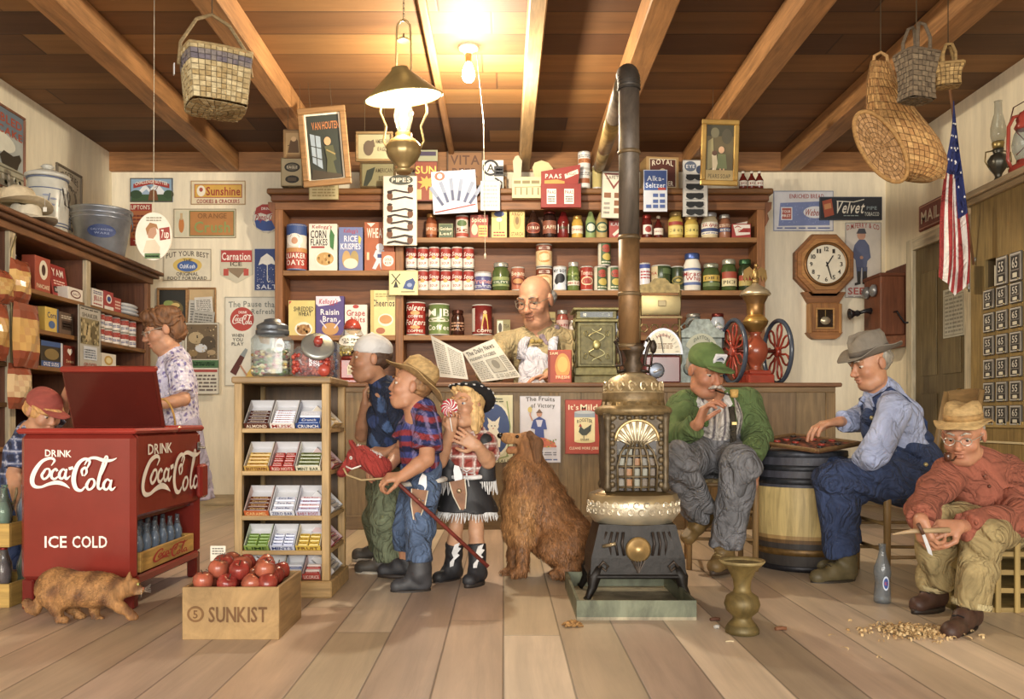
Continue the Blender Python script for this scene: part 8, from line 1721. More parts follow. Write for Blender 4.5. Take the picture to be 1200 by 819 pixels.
def strap_edge(m, r, R_, h): m.tube([(R_*.84*math.cos(t), R_*math.sin(t), .002+.085*math.cos(t)**2) for t in np.linspace(0, 2*PI, 41)[:-1]], .003, 'a88c54', 'straw', 5, closed=True)
g.brim_hat('cowboy_hat', 'b8965c', '8c6c3c', r=.1, h=.115, brim=.078, mt='straw', pitch=.42, z=.045, y=-.02, curl=.02, droop=.02)
g.hair('8a6238', [((0, -.03, .016), (.0765, .084, .068))], cut=[((0, .082, -.02), (.1, .088, .12))])
# hobby horse
h0 = P(452, 553, 3.88); h1 = P(572, 664, 3.92)
root = empty('hobby_horse', h0, **tg('red stuffed hobby horse on a long dark red stick held by the cowboy-hatted boy', 'hobby horse')); d_ = h1-h0
m = M(); m.tube([V3((-.06, 0, .02)), V3((0, 0, 0)), d_], .0095, '7c2c20', 'woodx', 8); m.build('stick', root)
sd = SD(.006); L_ = lambda px, py, o=0: P(px, py, 3.88)-h0+V3((0, o, 0))
sd.cap(L_(446, 548), L_(424, 536), .05, .045, '9c2c24', .03); sd.cap(L_(424, 534), L_(416, 533), .045, .036, '9c2c24', .02); sd.cap(L_(416, 536), L_(401, 553), .034, .019, '9c2c24', .015); sd.ell(L_(401, 554), (.024, .022, .02), '8c241c', .01)
for o in (-.022, .022): sd.cap(L_(418, 530, o), L_(411, 516, o*1.4), .016, .004, '8c241c', .006)
sd.mesh('stuffed_head', 'cloth', root, disp=folds(.002, 40))
m = M()
for k in range(26):
 t = k/25; c_ = L_(418+28*t, 524+12*t); m.tube([c_, c_+V3((.004, random.Random(k).uniform(-.02, .02), .014)), c_+V3((.014, random.Random(k+9).uniform(-.03, .03), -.004))], .0035, 'c8c0c0', 'hair', 4)
m.build('mane', root)
m = M(); m.sph(L_(413, 536, -.036), .006, '1c1818', 'gloss', 8, 6); m.sph(L_(413, 536, -.033), .009, 'e8e4dc', 'gloss', 8, 6); m.build('eye', root)
m = M(); m.tube([L_(404, 548, -.03), L_(408, 556, -.03), L_(425, 562, -.03), L_(450, 560, -.03), L_(462, 556, -.02)], .005, 'a89060', 'leather', 6); m.tube([L_(407, 546, -.03), L_(414, 549, -.038), L_(425, 545, -.045)], .004, 'd8d0c8', 'leather', 6); m.build('reins', root)
# ---- girl with the lollipop
g = Fig('person', 'blonde girl in a black fringed cowgirl outfit eating a round red and white lollipop', dict(pel=(548, 563, 4.22), hd=(546, 476, 4.15), nk=(552, 507, 4.2), ch=(549, 532, 4.2), sa=(527, 519, 4.18), sb=(570, 519, 4.22), ea=(515, 541, 4.1), eb=(572, 541, 4.13), wa=(528, 504, 4.04), wb=(560, 523, 4.05),
 ha=(540, 570, 4.22), hb=(558, 570, 4.22), ka=(534, 618, 4.2), kb=(558, 622, 4.15), aa=(531, 665, 4.25), ab=(560, 669, 4.12), ta=(514, 677, 4.17), tb=(550, 680, 4.04)), .9, (-.5, -.85, .16), skin='d49c76', face=dict(brow='c89858', iris='3c4c6c', open=.008, nose=.6))
g.body(arm_r=(.042, .038, .028), leg_r=(.052, .038, .03)); g.hand(g.j['wa'], (.1, -.1, 1), (.3, -1, 0), -1, .95, .6, .9); g.hand(g.j['wb'], (-.85, -.15, .5), (0, .9, -.1), 1, .25, .2, .95, spread=.3); g.finish()
g.shirt('plaid_shirt', 'a04438', rc=.1, rb=.1, rs=.058, ra=(.056, .06, .05), sleeve=.66, pat=plaid('94382e', 'c8a098', 'e8dcd4', 105, ax=(1, .2, 0)), folds_=.003, seed=6.)
q = g.s; ch, pl = g.j['ch'], g.j['pel']
sd = SD(.006)
for x in (-1, 1): sd.cap(ch+V3((x*.075, -.02, .06)), pl+V3((x*.088, -.035, .0)), .045, .054, '26262a', .01, fl=((0, 1, 0), 1.0), cut=True);
sd.cap(ch+V3((0, .06, .04)), pl+V3((0, .06, 0)), .085, .1, '26262a', .02, fl=((0, 1, 0), 1.6), cut=True)
sd.mesh('black_vest', 'leather', g.root, disp=folds(.002, 40))
sd = SD(.007); sd.cap(pl+V3((0, 0, .02)), V3((-.005, 0, .345)), .1, .152, '26262a', .02, cut=True, fl=((0, 1, 0), 1.1)); sd.mesh('black_skirt', 'leather', g.root, disp=folds(.006, 34))
def fringe(g, name, cx, cy, z, rx, ry, L, n, a0=0, a1=2*PI, seed=1):
 m = M(); r = random.Random(seed)
 for k in range(n):
  t = a0+(a1-a0)*k/n; x, y = cx+rx*math.cos(t), cy+ry*math.sin(t); ll = L*r.uniform(.8, 1.1)
  m.tube([(x, y, z), (x+.003, y, z-ll*.5), (x+r.uniform(-.008, .008)+.008*math.cos(t), y+.008*math.sin(t), z-ll)], [.005, .005, .002], mixc('dcdcdc', 'a8a4a0', r.random()*.6), 'cloth', 4)
 o = m.build(name, g.root); return o
fringe(g, 'skirt_fringe', -.005, 0, .37, .142, .12, .07, 84)
for x in (-1, 1): fringe(g, 'vest_fringe', pl.x+x*.09, pl.y-.035, pl.z+.01, .048, .045, .07, 26, seed=4+x)
m = M(); m.tube([pl+V3((.112*math.cos(t), .095*math.sin(t)-.006, .035-.015*abs(math.cos(t-1.5)))) for t in np.linspace(0, 2*PI, 25)[:-1]], .012, 'd4d4d4', 'leather', 6, closed=True)
for s_ in (-1, 1): m.tube([pl+V3((0, -.11, .05)), pl+V3((s_*.03, -.118, .07)), pl+V3((s_*.035, -.118, .045)), pl+V3((0, -.112, .045)), pl+V3((s_*.012, -.115, -.02))], .003, 'd8d8d8', 'cloth', 5)
m.build('white_belt', g.root)
holster(g, pl+V3((-.045, -.125, .01)), -.2)
for a in 'ab': g.shoe(a, '26262a', top=.14, rt=.05, name='cowboy_boot'); boot_wing(g, a, (.1, -1, 0), 1.15, .075)
g.brim_hat('black_cowgirl_hat', '1c1c20', '26262c', r=.098, h=.085, brim=.05, mt='felt', pitch=.35, z=.05, y=-.045, curl=.035, extra=lambda m, r, R_, h: [m.tube([(R_*.85*math.cos(t), R_*1.01*math.sin(t), .004+.035*math.cos(t)**2), (R_*.85*math.cos(t+.09), R_*1.01*math.sin(t+.09), .004+.035*math.cos(t+.09)**2)], .004, 'd8d8d8', 'cloth', 5) for t in np.linspace(0, 2*PI, 21)[:-1]])
g.hair('d8b070', [((0, -.02, .035), (.084, .09, .075)), ((-.065, -.015, -.055), (.024, .05, .09)), ((.068, -.015, -.055), (.026, .05, .095)), ((0, -.07, -.05), (.075, .035, .09)), ((0, .045, .082), (.068, .045, .02))], cut=[((0, .12, -.02), (.062, .09, .072))], amp=.005)
root = empty('lollipop', P(527, 478, 4.0), **tg('round red and white swirl lollipop held to the girl\'s mouth', 'lollipop'))
m = M(); m.T = Matrix.Rotation(-.35, 4, 'Z') @ Matrix.Rotation(PI/2, 4, 'X'); m.lathe([(.001, -.009), (.032, -.008), (.041, -.003), (.041, .003), (.032, .008), (.001, .009)], 'ece4e0', 'gloss', 32); m.T = Matrix.Rotation(-.35, 4, 'Z')
for k in range(10):
 t0 = 2*PI*k/10; m.tube([((.004+.037*i/7)*math.cos(t0+.16*i), -.0095+.004*(i/7)**3, (.004+.037*i/7)*math.sin(t0+.16*i)) for i in range(8)], [.001+.0055*i/7 for i in range(8)], 'b83040', 'gloss', 6)
m.build('candy_disc', root); m = M(); m.tube([(0, 0, -.038), (.012, 0, -.11)], .003, 'e8e4dc', 'print', 6); m.build('stick', root)
# ---- man in the green jacket
g = Fig('person', 'moustached man in a green cap and green jacket sitting with a corncob pipe', dict(pel=(838, 531, 4.72), hd=(827, 434, 4.52), nk=(832, 464, 4.64), ch=(838, 490, 4.66), sa=(800, 478, 4.62), sb=(876, 474, 4.72), ea=(789, 515, 4.46), eb=(888, 512, 4.6), wa=(818, 497, 4.3), wb=(880, 541, 4.4),
 ha=(820, 535, 4.68), hb=(852, 537, 4.7), ka=(792, 541, 4.28), kb=(868, 546, 4.3), aa=(822, 604, 4.5), ab=(850, 645, 4.36), ta=(806, 629, 4.42), tb=(838, 664, 4.28)), 1.12, (.36, -.82, -.34), skin='b87454', face=dict(brow='8a7c70', wrinkle=1, iris='2c2018', gaze=(0, -1)))
g.body(); g.hand(g.j['wa'], (.35, -.2, 1), (.7, -.4, -.2), 1, .75, .5); g.hand(g.j['wb'], (-.05, -.25, -1), (-.3, .9, 0), -1, .3, .2); g.finish()
g.shirt('striped_shirt', 'b0a8a0', rc=.118, rb=.12, rs=.05, ra=(.05, .045, .04), sleeve=.3, pat=bands(['c8c0b8', '6c6468', 'b8b0a8', 'a09890'], 75, (1, .2, 0)), folds_=.003, seed=7., hem=g.j['pel']+V3((0, 0, .02)))
nk, ch, pl = g.j['nk'], g.j['ch'], g.j['pel']; GJ = '566c3a'
sd = SD(.007)
for sh, el, wr, x in ((g.j['sa'], g.j['ea'], g.j['wa'], -1), (g.j['sb'], g.j['eb'], g.j['wb'], 1)):
 sd.cap(nk+V3((x*.03, .04, -.02)), sh, .062, .082, GJ, .04); sd.cap(sh, el, .08, .075, GJ, .03); sd.cap(el, el+(wr-el)*.86, .075, .055, GJ, .03, cut=True)
 sd.cap(sh+V3((x*-.03, -.0, -.05)), pl+V3((x*.14, .02, .0)), .088, .085, GJ, .04, cut=True, fl=((0, 1, 0), 1.0))
 sd.cap(nk+V3((x*.085, -.04, .0)), ch+V3((x*.07, -.12, -.02)), .024, .02, '4e6a30', .012)
sd.cap(nk+V3((0, .09, -.06)), pl+V3((0, .07, .02)), .12, .13, GJ, .04, cut=True)
sd.ell(ch+V3((-.01, -.19, -.12)), (.072, .12, .24), GJ, .02, sub=True)
sd.mesh('green_jacket', 'cloth', g.root, disp=folds(.008, 24, 2.))
m = M(); m.tube([ch+V3((.055, -.125, .06)), ch+V3((.062, -.14, -.03)), ch+V3((.06, -.14, -.14))], .017, '3c3428', 'cloth', 6); m.box(.05+ch.x, .075+ch.x, ch.y-.158, ch.y-.15, ch.z-.035, ch.z-.02, 'b8a060', 'metal'); m.build('suspender', g.root)
m = M()
for x in (-1, 1): m.add([nk+V3((x*.02, -.08, -.05)), nk+V3((x*.075, -.075, .02)), nk+V3((x*.1, -.09, -.045)), nk+V3((x*.045, -.105, -.11))], [(0, 1, 2, 3)], 'c8c4c0', 'cloth')
m.build('shirt_collar', g.root)
g.trousers('work_trousers', '6c6c70', rh=.1, rk=.083, ra=.072, hem=.95, folds_=.008, wr=.135)
g.shoe('a', '6c5428', sole='3c2c1c', name='boot', top=.02, rt=.048); g.shoe('b', '6c5428', sole='3c2c1c', lace='a08c58', name='boot', top=.05, rt=.052)
g.cap_hat('green_cap', '566e36', vis=.062, badge='p 3c4460 10 44 30 22 50 14 70 26 90 44;p 9aa0b8 20 44 50 26 80 44;t 50 60 70 14 3a4a28 FEED', lift=.004)
g.hair('8c8880', [((0, -.03, .016), (.0765, .084, .068))], cut=[((0, .082, -.02), (.1, .088, .12))])
m = M()
for x in (-1, 1): m.tube([g.h(x*.002, .108, -.043), g.h(x*.018, .105, -.048), g.h(x*.034, .092, -.06)], [.009*g.s, .009*g.s, .004*g.s], 'b0a498', 'hair', 8)
m.build('moustache', g.root)
root = empty('corncob_pipe', g.o+g.h(.0, .1, -.065), **tg('yellow corncob pipe in the moustached man\'s mouth', 'pipe')); m = M(); m.tube([(0, 0, 0), (.05, -.03, -.02), (.085, -.035, -.03)], .0045, '2c2018', 'gloss', 6); m.build('stem', root)
m = M(); m.lathe([(.012, -.02), (.02, -.015), (.022, .02), (.018, .024), (.012, .018), (.001, .01)], 'c09848', 'straw', 16, (.09, -.035, -.02)); m.build('bowl', root)
def chair(name, label, loc, rz, seat, w=.4, d=.36, back=.45, c='8a6a3c', rungs=True):
 root = empty(name, loc, rz, **tg(label, 'chair'))
 for x in (-1, 1):
  m = M(); m.tube([(x*w/2, -d/2, 0), (x*w/2, -d/2, seat-.02), (x*w/2, -d/2, seat+.015)], [.015, .019, .016], c, 'woodz', 10); m.build('leg', root)
  m = M(); m.tube([(x*w*.44, d/2, 0), (x*w*.44, d/2, seat), (x*w*.46, d/2+.05, seat+back*.6), (x*w*.47, d/2+.09, seat+back)], [.015, .019, .017, .013], c, 'woodz', 10); m.build('back_post', root)
 m = M(); m.tube([(-w/2, -d/2, seat-.02), (w/2, -d/2, seat-.02)], .012, c, 'woodx', 8)
 for z in (seat*.35, seat*.66):
  m.tube([(-w/2, -d/2, z), (w/2, -d/2, z)], .009, c, 'woodx', 8); m.tube([(-w*.44, d/2, z), (w*.44, d/2, z)], .009, c, 'woodx', 8)
  for x in (-1, 1): m.tube([(x*w/2, -d/2, z-.03), (x*w*.44, d/2, z-.03)], .009, c, 'woody', 8)
 m.build('rungs', root)
 m = M()
 for i in range(14):
  for jj in range(12):
   x = -w/2+(i+.5)*w/14; y = -d/2+(jj+.5)*d/12; z = seat+(.004 if (i+jj) % 2 else 0); m.box(x-w/29, x+w/29, y-d/25, y+d/25, z-.02, z, mixc('8a7448', '5c4828', ((i*7+jj*3) % 5)/5), 'straw')
 m.build('woven_seat', root)
 for k, zz in enumerate((.42, .72, .95)):
  if back*zz < .1: continue
  m = M(); y = d/2+.02+.075*zz; hh = .03
  K = 8; m.add([(-w*.45+w*.9*i/K, y+.03*math.sin(PI*i/K)+dy, seat+back*zz+s_*hh*(1+.25*math.sin(PI*i/K))) for dy in (0, .012) for i in range(K+1) for s_ in (-1, 1)], [(2*i, 2*i+1, 2*i+3, 2*i+2) for i in range(K)]+[(2*K+2+2*i, 2*K+2+2*i+1, 2*K+2+2*i+3, 2*K+2+2*i+2) for i in range(K)]+[(2*i+1, 2*i+3, 2*K+2+2*i+3, 2*K+2+2*i+1) for i in range(K)]+[(2*i, 2*i+2, 2*K+2+2*i+2, 2*K+2+2*i) for i in range(K)], c, 'woodx'); m.build('back_slat', root)
 return root
chair('ladderback_chair', 'wooden rush-seated chair under the man in the green jacket', (1.17, 4.66, 0), -.12, .47, w=.34, d=.36, back=.1)
# ---- man in overalls playing checkers
g = Fig('person', 'old man in a grey hat, blue shirt and denim overalls playing checkers at the barrel', dict(pel=(1066, 556, 4.36), hd=(1020, 426, 4.3), nk=(1033, 460, 4.34), ch=(1047, 492, 4.34), sa=(1047, 482, 4.17), sb=(1032, 478, 4.48), ea=(1024, 534, 4.08), eb=(1007, 492, 4.58), wa=(1006, 545, 4.2), wb=(985, 494, 4.48),
 ha=(1058, 562, 4.26), hb=(1058, 560, 4.45), ka=(978, 565, 4.18), kb=(978, 560, 4.42), aa=(990, 658, 4.2), ab=(990, 645, 4.45), ta=(958, 676, 4.16), tb=(962, 661, 4.42)), 1.05, (-.95, -.2, -.26), skin='c48662', face=dict(brow='b0a490', wrinkle=1, iris='2c2018', gaze=(0, -1)))
g.body(); g.hand(g.j['wb'], (-1, -.1, -.12), (0, 0, -1), -1, .5, .4, 1.15); g.hand(g.j['wa'], (-1, .1, .0), (0, .3, -1), 1, .4, .3); g.finish()
g.shirt('blue_shirt', '9ca8cc', rc=.125, rb=.13, rs=.064, ra=(.073, .062, .048), sleeve=1.0, folds_=.007, seed=8.); g.collar('8c98bc')
OV = '2e3d60'
def ovx(sd):
 q = g.s; pl = g.j['pel']; ch = g.j['ch']; nk = g.j['nk']; sd.cap(pl, pl+(ch-pl)*.45, .15, .145, OV, .04); sd.cap(pl+(ch-pl)*.4+V3((-.08, 0, 0)), ch+V3((-.105, 0, .0)), .08, .06, OV, .03)
g.trousers('overalls', OV, rh=.112, rk=.092, ra=.082, hem=.9, folds_=.009, wr=.14, extra=ovx, pat=lambda Vt, C: C)
m = M(); nk, ch, pl = g.j['nk'], g.j['ch'], g.j['pel']; back = V3((.14, 0, -.02))
for y in (-.075, .075):
 m.tube([ch+V3((-.12, y*.9, .02)), nk+V3((-.07, y*1.1, -.03)), nk+V3((.0, y*1.25, .018)), nk+V3((.08, y*1.1, -.03)), ch+V3((.135, y*.7, -.01)), ch+V3((.15, y*.3, -.11)), pl+V3((.12, y*.2, .12))], .02, '283a64', 'denim', 6, sq=.5)
m.build('overall_straps', g.root)
m = M(); m.sph(ch+V3((-.14, -.07, .01)), .012, 'c0b078', 'metal', 8, 6); m.sph(pl+V3((-.0, -.165, .06)), .012, 'c0b078', 'metal', 8, 6); m.build('brass_button', g.root)
g.shoe('a', '5c5030', sole='2c2418', L=1.1, lace='3c3424', name='boot', top=.05, rt=.055); g.shoe('b', '5c5030', sole='2c2418', name='boot', top=.05, rt=.055)
g.brim_hat('grey_felt_hat', '7c7468', '5c544c', r=.096, h=.12, brim=.062, pitch=-.05, z=.042, curl=.035, crease=.045)
g.hair('8a8478', [((0, -.03, .016), (.0765, .084, .068))], cut=[((0, .082, -.02), (.1, .088, .12))])
chair('ladderback_chair', 'ladder-back rush-seated chair under the man in overalls', (2.07, 4.36, 0), -PI/2, .42, w=.36, d=.38, back=.52, c='8c6c3a')
# ---- whittler on the crate
g = Fig('person', 'old man in a straw hat and rust red shirt whittling a stick', dict(pel=(1176, 606, 3.74), hd=(1129, 510, 3.56), nk=(1143, 541, 3.64), ch=(1150, 566, 3.66), sa=(1109, 556, 3.6), sb=(1182, 552, 3.7), ea=(1082, 596, 3.42), eb=(1186, 610, 3.46), wa=(1079, 609, 3.24), wb=(1124, 617, 3.26),
 ha=(1158, 612, 3.72), hb=(1190, 614, 3.7), ka=(1096, 611, 3.46), kb=(1152, 630, 3.3), aa=(1096, 690, 3.56), ab=(1137, 716, 3.3), ta=(1076, 709, 3.5), tb=(1114, 740, 3.13)), .98, (-.62, -.72, -.24), skin='bc7c5c', face=dict(brow='a89c8c', wrinkle=1, iris='2c2018', gaze=(0, -1), gaunt=.95))
g.body(); g.hand(g.j['wa'], (.2, -.15, -1), (.85, .3, 0), -1, .85, .5); g.hand(g.j['wb'], (-1, -.15, -.05), (0, .6, -.6), 1, .85, .5); g.finish()
g.shirt('rust_red_shirt', '94503a', rc=.122, rb=.13, rs=.066, ra=(.073, .064, .05), sleeve=1.0, folds_=.008, seed=9.)
g.collar('8c4a34')
m = M(); ch = g.j['ch']; nk = g.j['nk']
for k in range(4): m.sph(nk+(g.j['pel']-nk)*(.22+.17*k)+V3((-.055-.012*k, -.118-.02*(k > 0), 0)), .008, '5c3020', 'gloss', 8, 6)
m.build('shirt_button', g.root)
g.trousers('khaki_trousers', '9c8858', mt='cloth', rh=.094, rk=.074, ra=.064, hem=.92, folds_=.009, wr=.135)
for a in 'ab':
 kn, an = g.j['k'+a], g.j['a'+a]; d = (an-kn); m = M(); c0 = kn+d*.86; c1 = kn+d*.94; m.tube([c0, c1], .072, 'b8a878', 'cloth', 20); m.build('turned_up_cuff', g.root)
g.shoe('a', '42281c', sole='241810', lace='1c1410', name='boot', top=.03, rt=.05); g.shoe('b', '42281c', sole='241810', lace='1c1410', name='boot', top=.03, rt=.05)
g.brim_hat('straw_hat', 'b09058', 'a07c44', r=.09, h=.09, brim=.042, mt='straw', pitch=.1, z=.058, curl=.0, crease=.02, droop=.02)
g.hair('8c8880', [((0, -.03, .016), (.0765, .084, .068))], cut=[((0, .082, -.02), (.1, .088, .12))]); g.glasses('c8c4b8')
root = empty('briar_pipe', g.o+g.h(.01, .1, -.065), **tg('dark briar pipe in the whittler\'s mouth', 'pipe')); m = M(); m.tube([(0, 0, 0), (-.03, -.035, -.014), (-.055, -.05, -.014)], .004, '2c1c14', 'gloss', 6); m.build('stem', root)
m = M(); m.lathe([(.008, -.018), (.014, -.01), (.015, .014), (.011, .018), (.001, .008)], '4c2818', 'gloss', 14, (-.062, -.053, 0)); m.build('bowl', root)
W0 = P(1046, 626, 3.2); W1 = P(1112, 621, 3.2)
m = M(); m.tube([(0, 0, 0), (W1-W0)*.35+V3((0, 0, .006)), W1-W0], [.003, .009, .011], 'b49870', 'woodx', 8, sq=1.4); m.build('whittled_stick', None, W0, **tg('pale pointed stick being whittled by the man in the straw hat', 'stick'))
root = empty('pocket_knife', P(1082, 626, 3.17), **tg('open pocket knife in the whittler\'s hand', 'knife')); m = M(); m.prism([(-.006, 0), (.006, 0), (.03, -.06), (.034, -.08), (.018, -.07)], -.001, .001, 'c8ccd4', 'metal'); m.build('blade', root); m = M(); m.tube([(-.02, 0, .04), (0, 0, 0)], .007, '5a3a28', 'woodz', 8); m.build('handle', root)
root = empty('drink_crate_seat', (2.12, 3.66, 0), -.06, **tg('yellow slatted bottle crate standing on end as the whittler\'s seat', 'crate')); CC = 'a08440'
X0, X1, Y0_, Y1_ = -.24, .24, -.16, .16
m = M()
for x in np.linspace(X0, X1-.022, 7): m.box(x, x+.022, Y0_, Y0_+.012, 0, .335, CC, 'woodz', .002)
m.build('front_slats', root)
m = M()
for z in (0, .08, .155, .23, .31): m.box(X0, X1, Y0_+.012, Y1_-.012, z, z+.02, mixc(CC, '6a5020', .3), 'woodx')
m.build('shelf_boards', root)
m = M()
for x in (X0, X1-.015): m = M(); m.box(x, x+.015, Y0_+.012, Y1_-.012, 0, .335, CC, 'woody'); m.build('end_board', root)
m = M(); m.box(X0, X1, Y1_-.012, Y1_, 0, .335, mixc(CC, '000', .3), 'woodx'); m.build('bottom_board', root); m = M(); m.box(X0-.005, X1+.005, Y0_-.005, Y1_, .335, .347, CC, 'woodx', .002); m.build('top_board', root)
# ------------------------------------------------------------------ animals
def tufts(root, src, name, n, L, col, down, seed=0, rad=.0025, keep=None, w=(.6, 1.3), var='000'):
 """short fur locks along an animal's skin, combed to lie one way"""
 me = src.data; N_ = len(me.vertices); rr = np.random.RandomState(seed); co = np.zeros(N_*3); me.vertices.foreach_get('co', co); co = co.reshape(-1, 3); idx = rr.choice(np.where(keep(co))[0] if keep else N_, n); no = np.zeros(N_*3); me.vertices.foreach_get('normal', no); no = no.reshape(-1, 3)
 p = co[idx]; nn = no[idx]; d = np.array([down(q) for q in p]); d = d-nn*(d*nn).sum(1)[:, None]; d /= np.linalg.norm(d, axis=1)[:, None]+1e-6; t = np.cross(d, nn)
 l = L*rr.uniform(*w, n)[:, None]; wd = rad*rr.uniform(.7, 1.5, n)[:, None]; jit = t*rr.uniform(-.35, .35, n)[:, None]
 a = p-t*wd-nn*.001; b = p+t*wd-nn*.001; m1 = p+(d+jit)*l*.55+nn*l*.16; e = p+(d+jit*1.4)*l+nn*l*.06
 Vt = np.stack([a, b, m1+t*wd*.8, m1-t*wd*.8, e], 1).reshape(-1, 3); F_ = []
 me2 = bpy.data.meshes.new(name);
 for i in range(n): F_ += [(5*i, 5*i+1, 5*i+2, 5*i+3), (5*i+3, 5*i+2, 5*i+4)]
 me2.from_pydata(Vt.tolist(), [], F_); base = np.zeros((N_, 4), np.float32); me.attributes['Col'].data.foreach_get('color', base_ := np.zeros(N_*4, np.float32)); base = base_.reshape(-1, 4)[idx][:, :3]
 v_ = rr.uniform(.7, 1.35, n)[:, None]; cc = np.repeat(np.concatenate([np.clip(base*v_, 0, 1), np.ones((n, 1))], 1), 5, axis=0).astype(np.float32)
 at = me2.attributes.new('Col', 'FLOAT_COLOR', 'POINT'); at.data.foreach_set('color', cc.ravel()); me2.materials.append(mat('hair')); o = bpy.data.objects.new(name, me2); COL.objects.link(o); o.parent = root; o['kind'] = 'stuff'; return o
# golden retriever, sitting
D = 4.3; o_ = V3(P(640, 676, D)); o_.z = 0; A = lambda px, py, dd=0: P(px, py, D+dd)-o_
GD, GL, GK = '84562a', 'a0703a', '64401e'
root = empty('dog', o_, **tg('golden retriever sitting on the floor looking up at the girl', 'dog'))
sd = SD(.0075)
sd.ell(A(668, 640), (.125, .135, .13), GD, .05); sd.cap(A(662, 625), A(622, 565), .12, .125, GD, .06); sd.cap(A(622, 582), A(613, 556), .12, .092, GL, .05); sd.cap(A(610, 590), A(606, 622), .1, .075, GL, .04); sd.cap(A(618, 622), A(650, 640), .085, .08, GD, .05)
sd.cap(A(615, 560), A(620, 532), .088, .062, GD, .04); sd.ell(A(617, 519), (.058, .056, .056), GD, .02); sd.cap(A(609, 517), A(592, 513), .04, .026, GL, .012); sd.cap(A(609, 528), A(597, 528), .022, .015, 'a06a34', .006)
sd.ell(A(600, 521.5), (.04, .03, .006), '3a1814', .004, sub=True); sd.cap(A(606, 524), A(597, 525), .009, .008, 'a84c44', .003)
for y, px in ((-.07, 613), (.06, 603)):
 sd.cap(A(px+2, 590, y), A(px, 630, y), .062, .042, GL, .04); sd.cap(A(px, 630, y), A(px-1, 664, y), .04, .032, GD, .02); sd.cap(A(px-1, 667, y), A(px-8, 670, y), .03, .026, GD, .015)
 for k in (-1, 0, 1): sd.cap(A(px-8, 670, y+k*.016), A(px-12, 671, y+k*.018), .016, .013, GD, .005)
for y in (-.1, .09):
 sd.cap(A(668, 635, y), A(648, 640, y*1.15), .09, .07, GD, .05); sd.cap(A(646, 645, y*1.2), A(668, 662, y*1.2), .05, .035, GD, .03); sd.cap(A(672, 668, y*1.2), A(652, 671, y*1.25), .032, .026, GD, .02)
 for k in (-1, 0, 1): sd.cap(A(652, 671, y*1.25+k*.016), A(646, 672, y*1.25+k*.018), .015, .012, GD, .005)
sd.cap(A(682, 655, .02), A(690, 664, .05), .04, .03, GD, .03); sd.cap(A(690, 664, .05), A(694, 668, .2), .032, .018, 'c0905c', .02)
dog = sd.mesh('body', 'fur', root, disp=lambda X: .004*np.sin(X[:, 0]*70+3*np.sin(X[:, 2]*22))*np.sin(X[:, 2]*18+X[:, 1]*30), clip=[((0, 0, .001), (0, 0, -1))])
m = M(); m.sph(A(586.5, 510.5), (.018, .02, .015), '16120f', 'gloss', 12, 8); m.build('nose', root)
for y in (-1, 1):
 e_ = SD(.005); e_.cap(A(621, 509, y*.045), A(629, 520, y*.068), .02, .026, GK, .02, fl=((0, 1, 0), 1.8)); e_.cap(A(629, 520, y*.068), A(630, 540, y*.075), .03, .022, GK, .02, fl=((0, 1, 0), 1.8)); e_.mesh('ear', 'fur', root)
for y in (-.036, .036):
 m = M(); m.sph(A(606, 511.5, y*1.08), .009, '2a160c', 'gloss', 10, 8); m.build('eye', root)
tufts(root, dog, 'fur', 9000, .034, None, lambda p: (.25*(1 if p[0] > 0 else -.1), 0, -1) if p[2] < .62 else (.8, 0, -.5), 1, .0024, keep=lambda p: p[:, 2] < .6)
# ginger cat, walking right
D = 3.36; o_ = V3(P(100, 727, D)); o_.z = 0; A = lambda px, py, dd=0: P(px, py, D+dd)-o_
CG = 'a07038'
root = empty('cat', o_, **tg('ginger tabby cat walking past the front of the red cooler', 'cat'))
sd = SD(.005)
sd.ell(A(66, 689), (.072, .062, .072), CG, .03); sd.cap(A(70, 690), A(112, 691), .074, .066, CG, .04); sd.cap(A(112, 690), A(128, 692), .06, .052, CG, .03); sd.cap(A(128, 688), A(146, 690), .048, .036, CG, .03)
sd.ell(A(154, 687), (.035, .036, .034), CG, .02); sd.ell(A(163, 692), (.02, .02, .015), 'c89c68', .012); sd.ell(A(168.5, 689), (.005, .006, .005), 'b06050', .003)
for y in (-.022, .02): sd.cap(A(151, 678, y), A(152, 670, y*1.15), .013, .003, CG, .006)
sd.cap(A(126, 698, -.03), A(142, 712, -.04), .034, .022, CG, .02); sd.cap(A(142, 712, -.04), A(154, 720, -.04), .021, .017, CG, .01); sd.cap(A(153, 722, -.04), A(159, 723, -.04), .0165, .013, CG, .008)
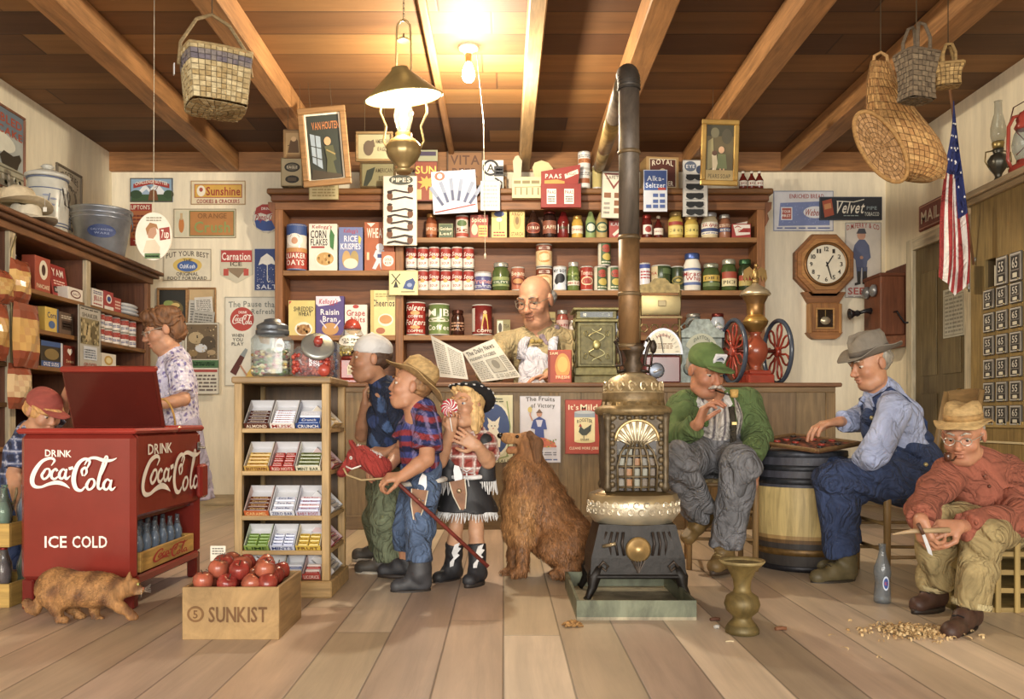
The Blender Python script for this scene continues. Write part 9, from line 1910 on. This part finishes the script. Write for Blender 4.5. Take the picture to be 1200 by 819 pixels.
sd.cap(A(114, 700, .035), A(110, 712, .04), .03, .02, CG, .02); sd.cap(A(110, 712, .04), A(113, 725, .04), .018, .014, CG, .01); sd.cap(A(113, 726, .04), A(119, 726, .04), .015, .012, CG, .008)
sd.cap(A(64, 695, -.04), A(66, 712, -.05), .048, .024, CG, .03); sd.cap(A(66, 712, -.05), A(70, 722, -.05), .022, .016, CG, .01); sd.cap(A(70, 725, -.05), A(77, 726, -.05), .016, .013, CG, .008)
sd.cap(A(76, 698, .04), A(84, 712, .045), .04, .022, CG, .02); sd.cap(A(84, 712, .045), A(92, 720, .045), .02, .014, CG, .01); sd.cap(A(92, 722, .045), A(97, 722, .045), .014, .012, CG, .008)
tl = [A(54, 694), A(46, 706), A(42, 714), A(36, 712), A(32, 706)]
for a_, b_ in zip(tl, tl[1:]): sd.cap(a_, b_, .02, .018, CG, .01)
def tabby(Vt, C):
 s_ = np.sin(Vt[:, 0]*62+2.2*np.sin(Vt[:, 2]*20)+Vt[:, 1]*8)+.5*np.sin(Vt[:, 2]*70+Vt[:, 0]*20); t = np.clip(s_*.8, 0, 1)[:, None]*.75
 lo = np.clip((.05-Vt[:, 2])/.05, 0, 1)[:, None]*.0; return C*(1-t)+np.array(H('5c3418'))*t
cat = sd.mesh('body', 'fur', root, pat=tabby, disp=lambda X: .0012*np.sin(X[:, 0]*110+2*np.sin(X[:, 2]*40))*np.sin(X[:, 2]*50), clip=[((0, 0, .001), (0, 0, -1))], soft=.002)
for y in (-.019, .019):
 m = M(); m.sph(A(162, 684.5, y), .0065, 'a8a048', 'gloss', 10, 8); m.sph(A(163.2, 684.5, y*1.1), .0035, '141210', 'gloss', 8, 6); m.build('eye', root)
m = M()
for k in range(5):
 for y in (-1, 1): p = A(165, 692, y*.014); m.tube([p, p+V3((.012, y*.02, .004*(k-2))), p+V3((.02, y*.045, .008*(k-2)))], .0006, 'e8e0d4', 'hair', 3)
m.build('whiskers', root)
tufts(root, cat, 'fur', 5000, .012, None, lambda p: (-.8, 0, -.6), 2, .0012, keep=lambda p: p[:, 0] < .13)
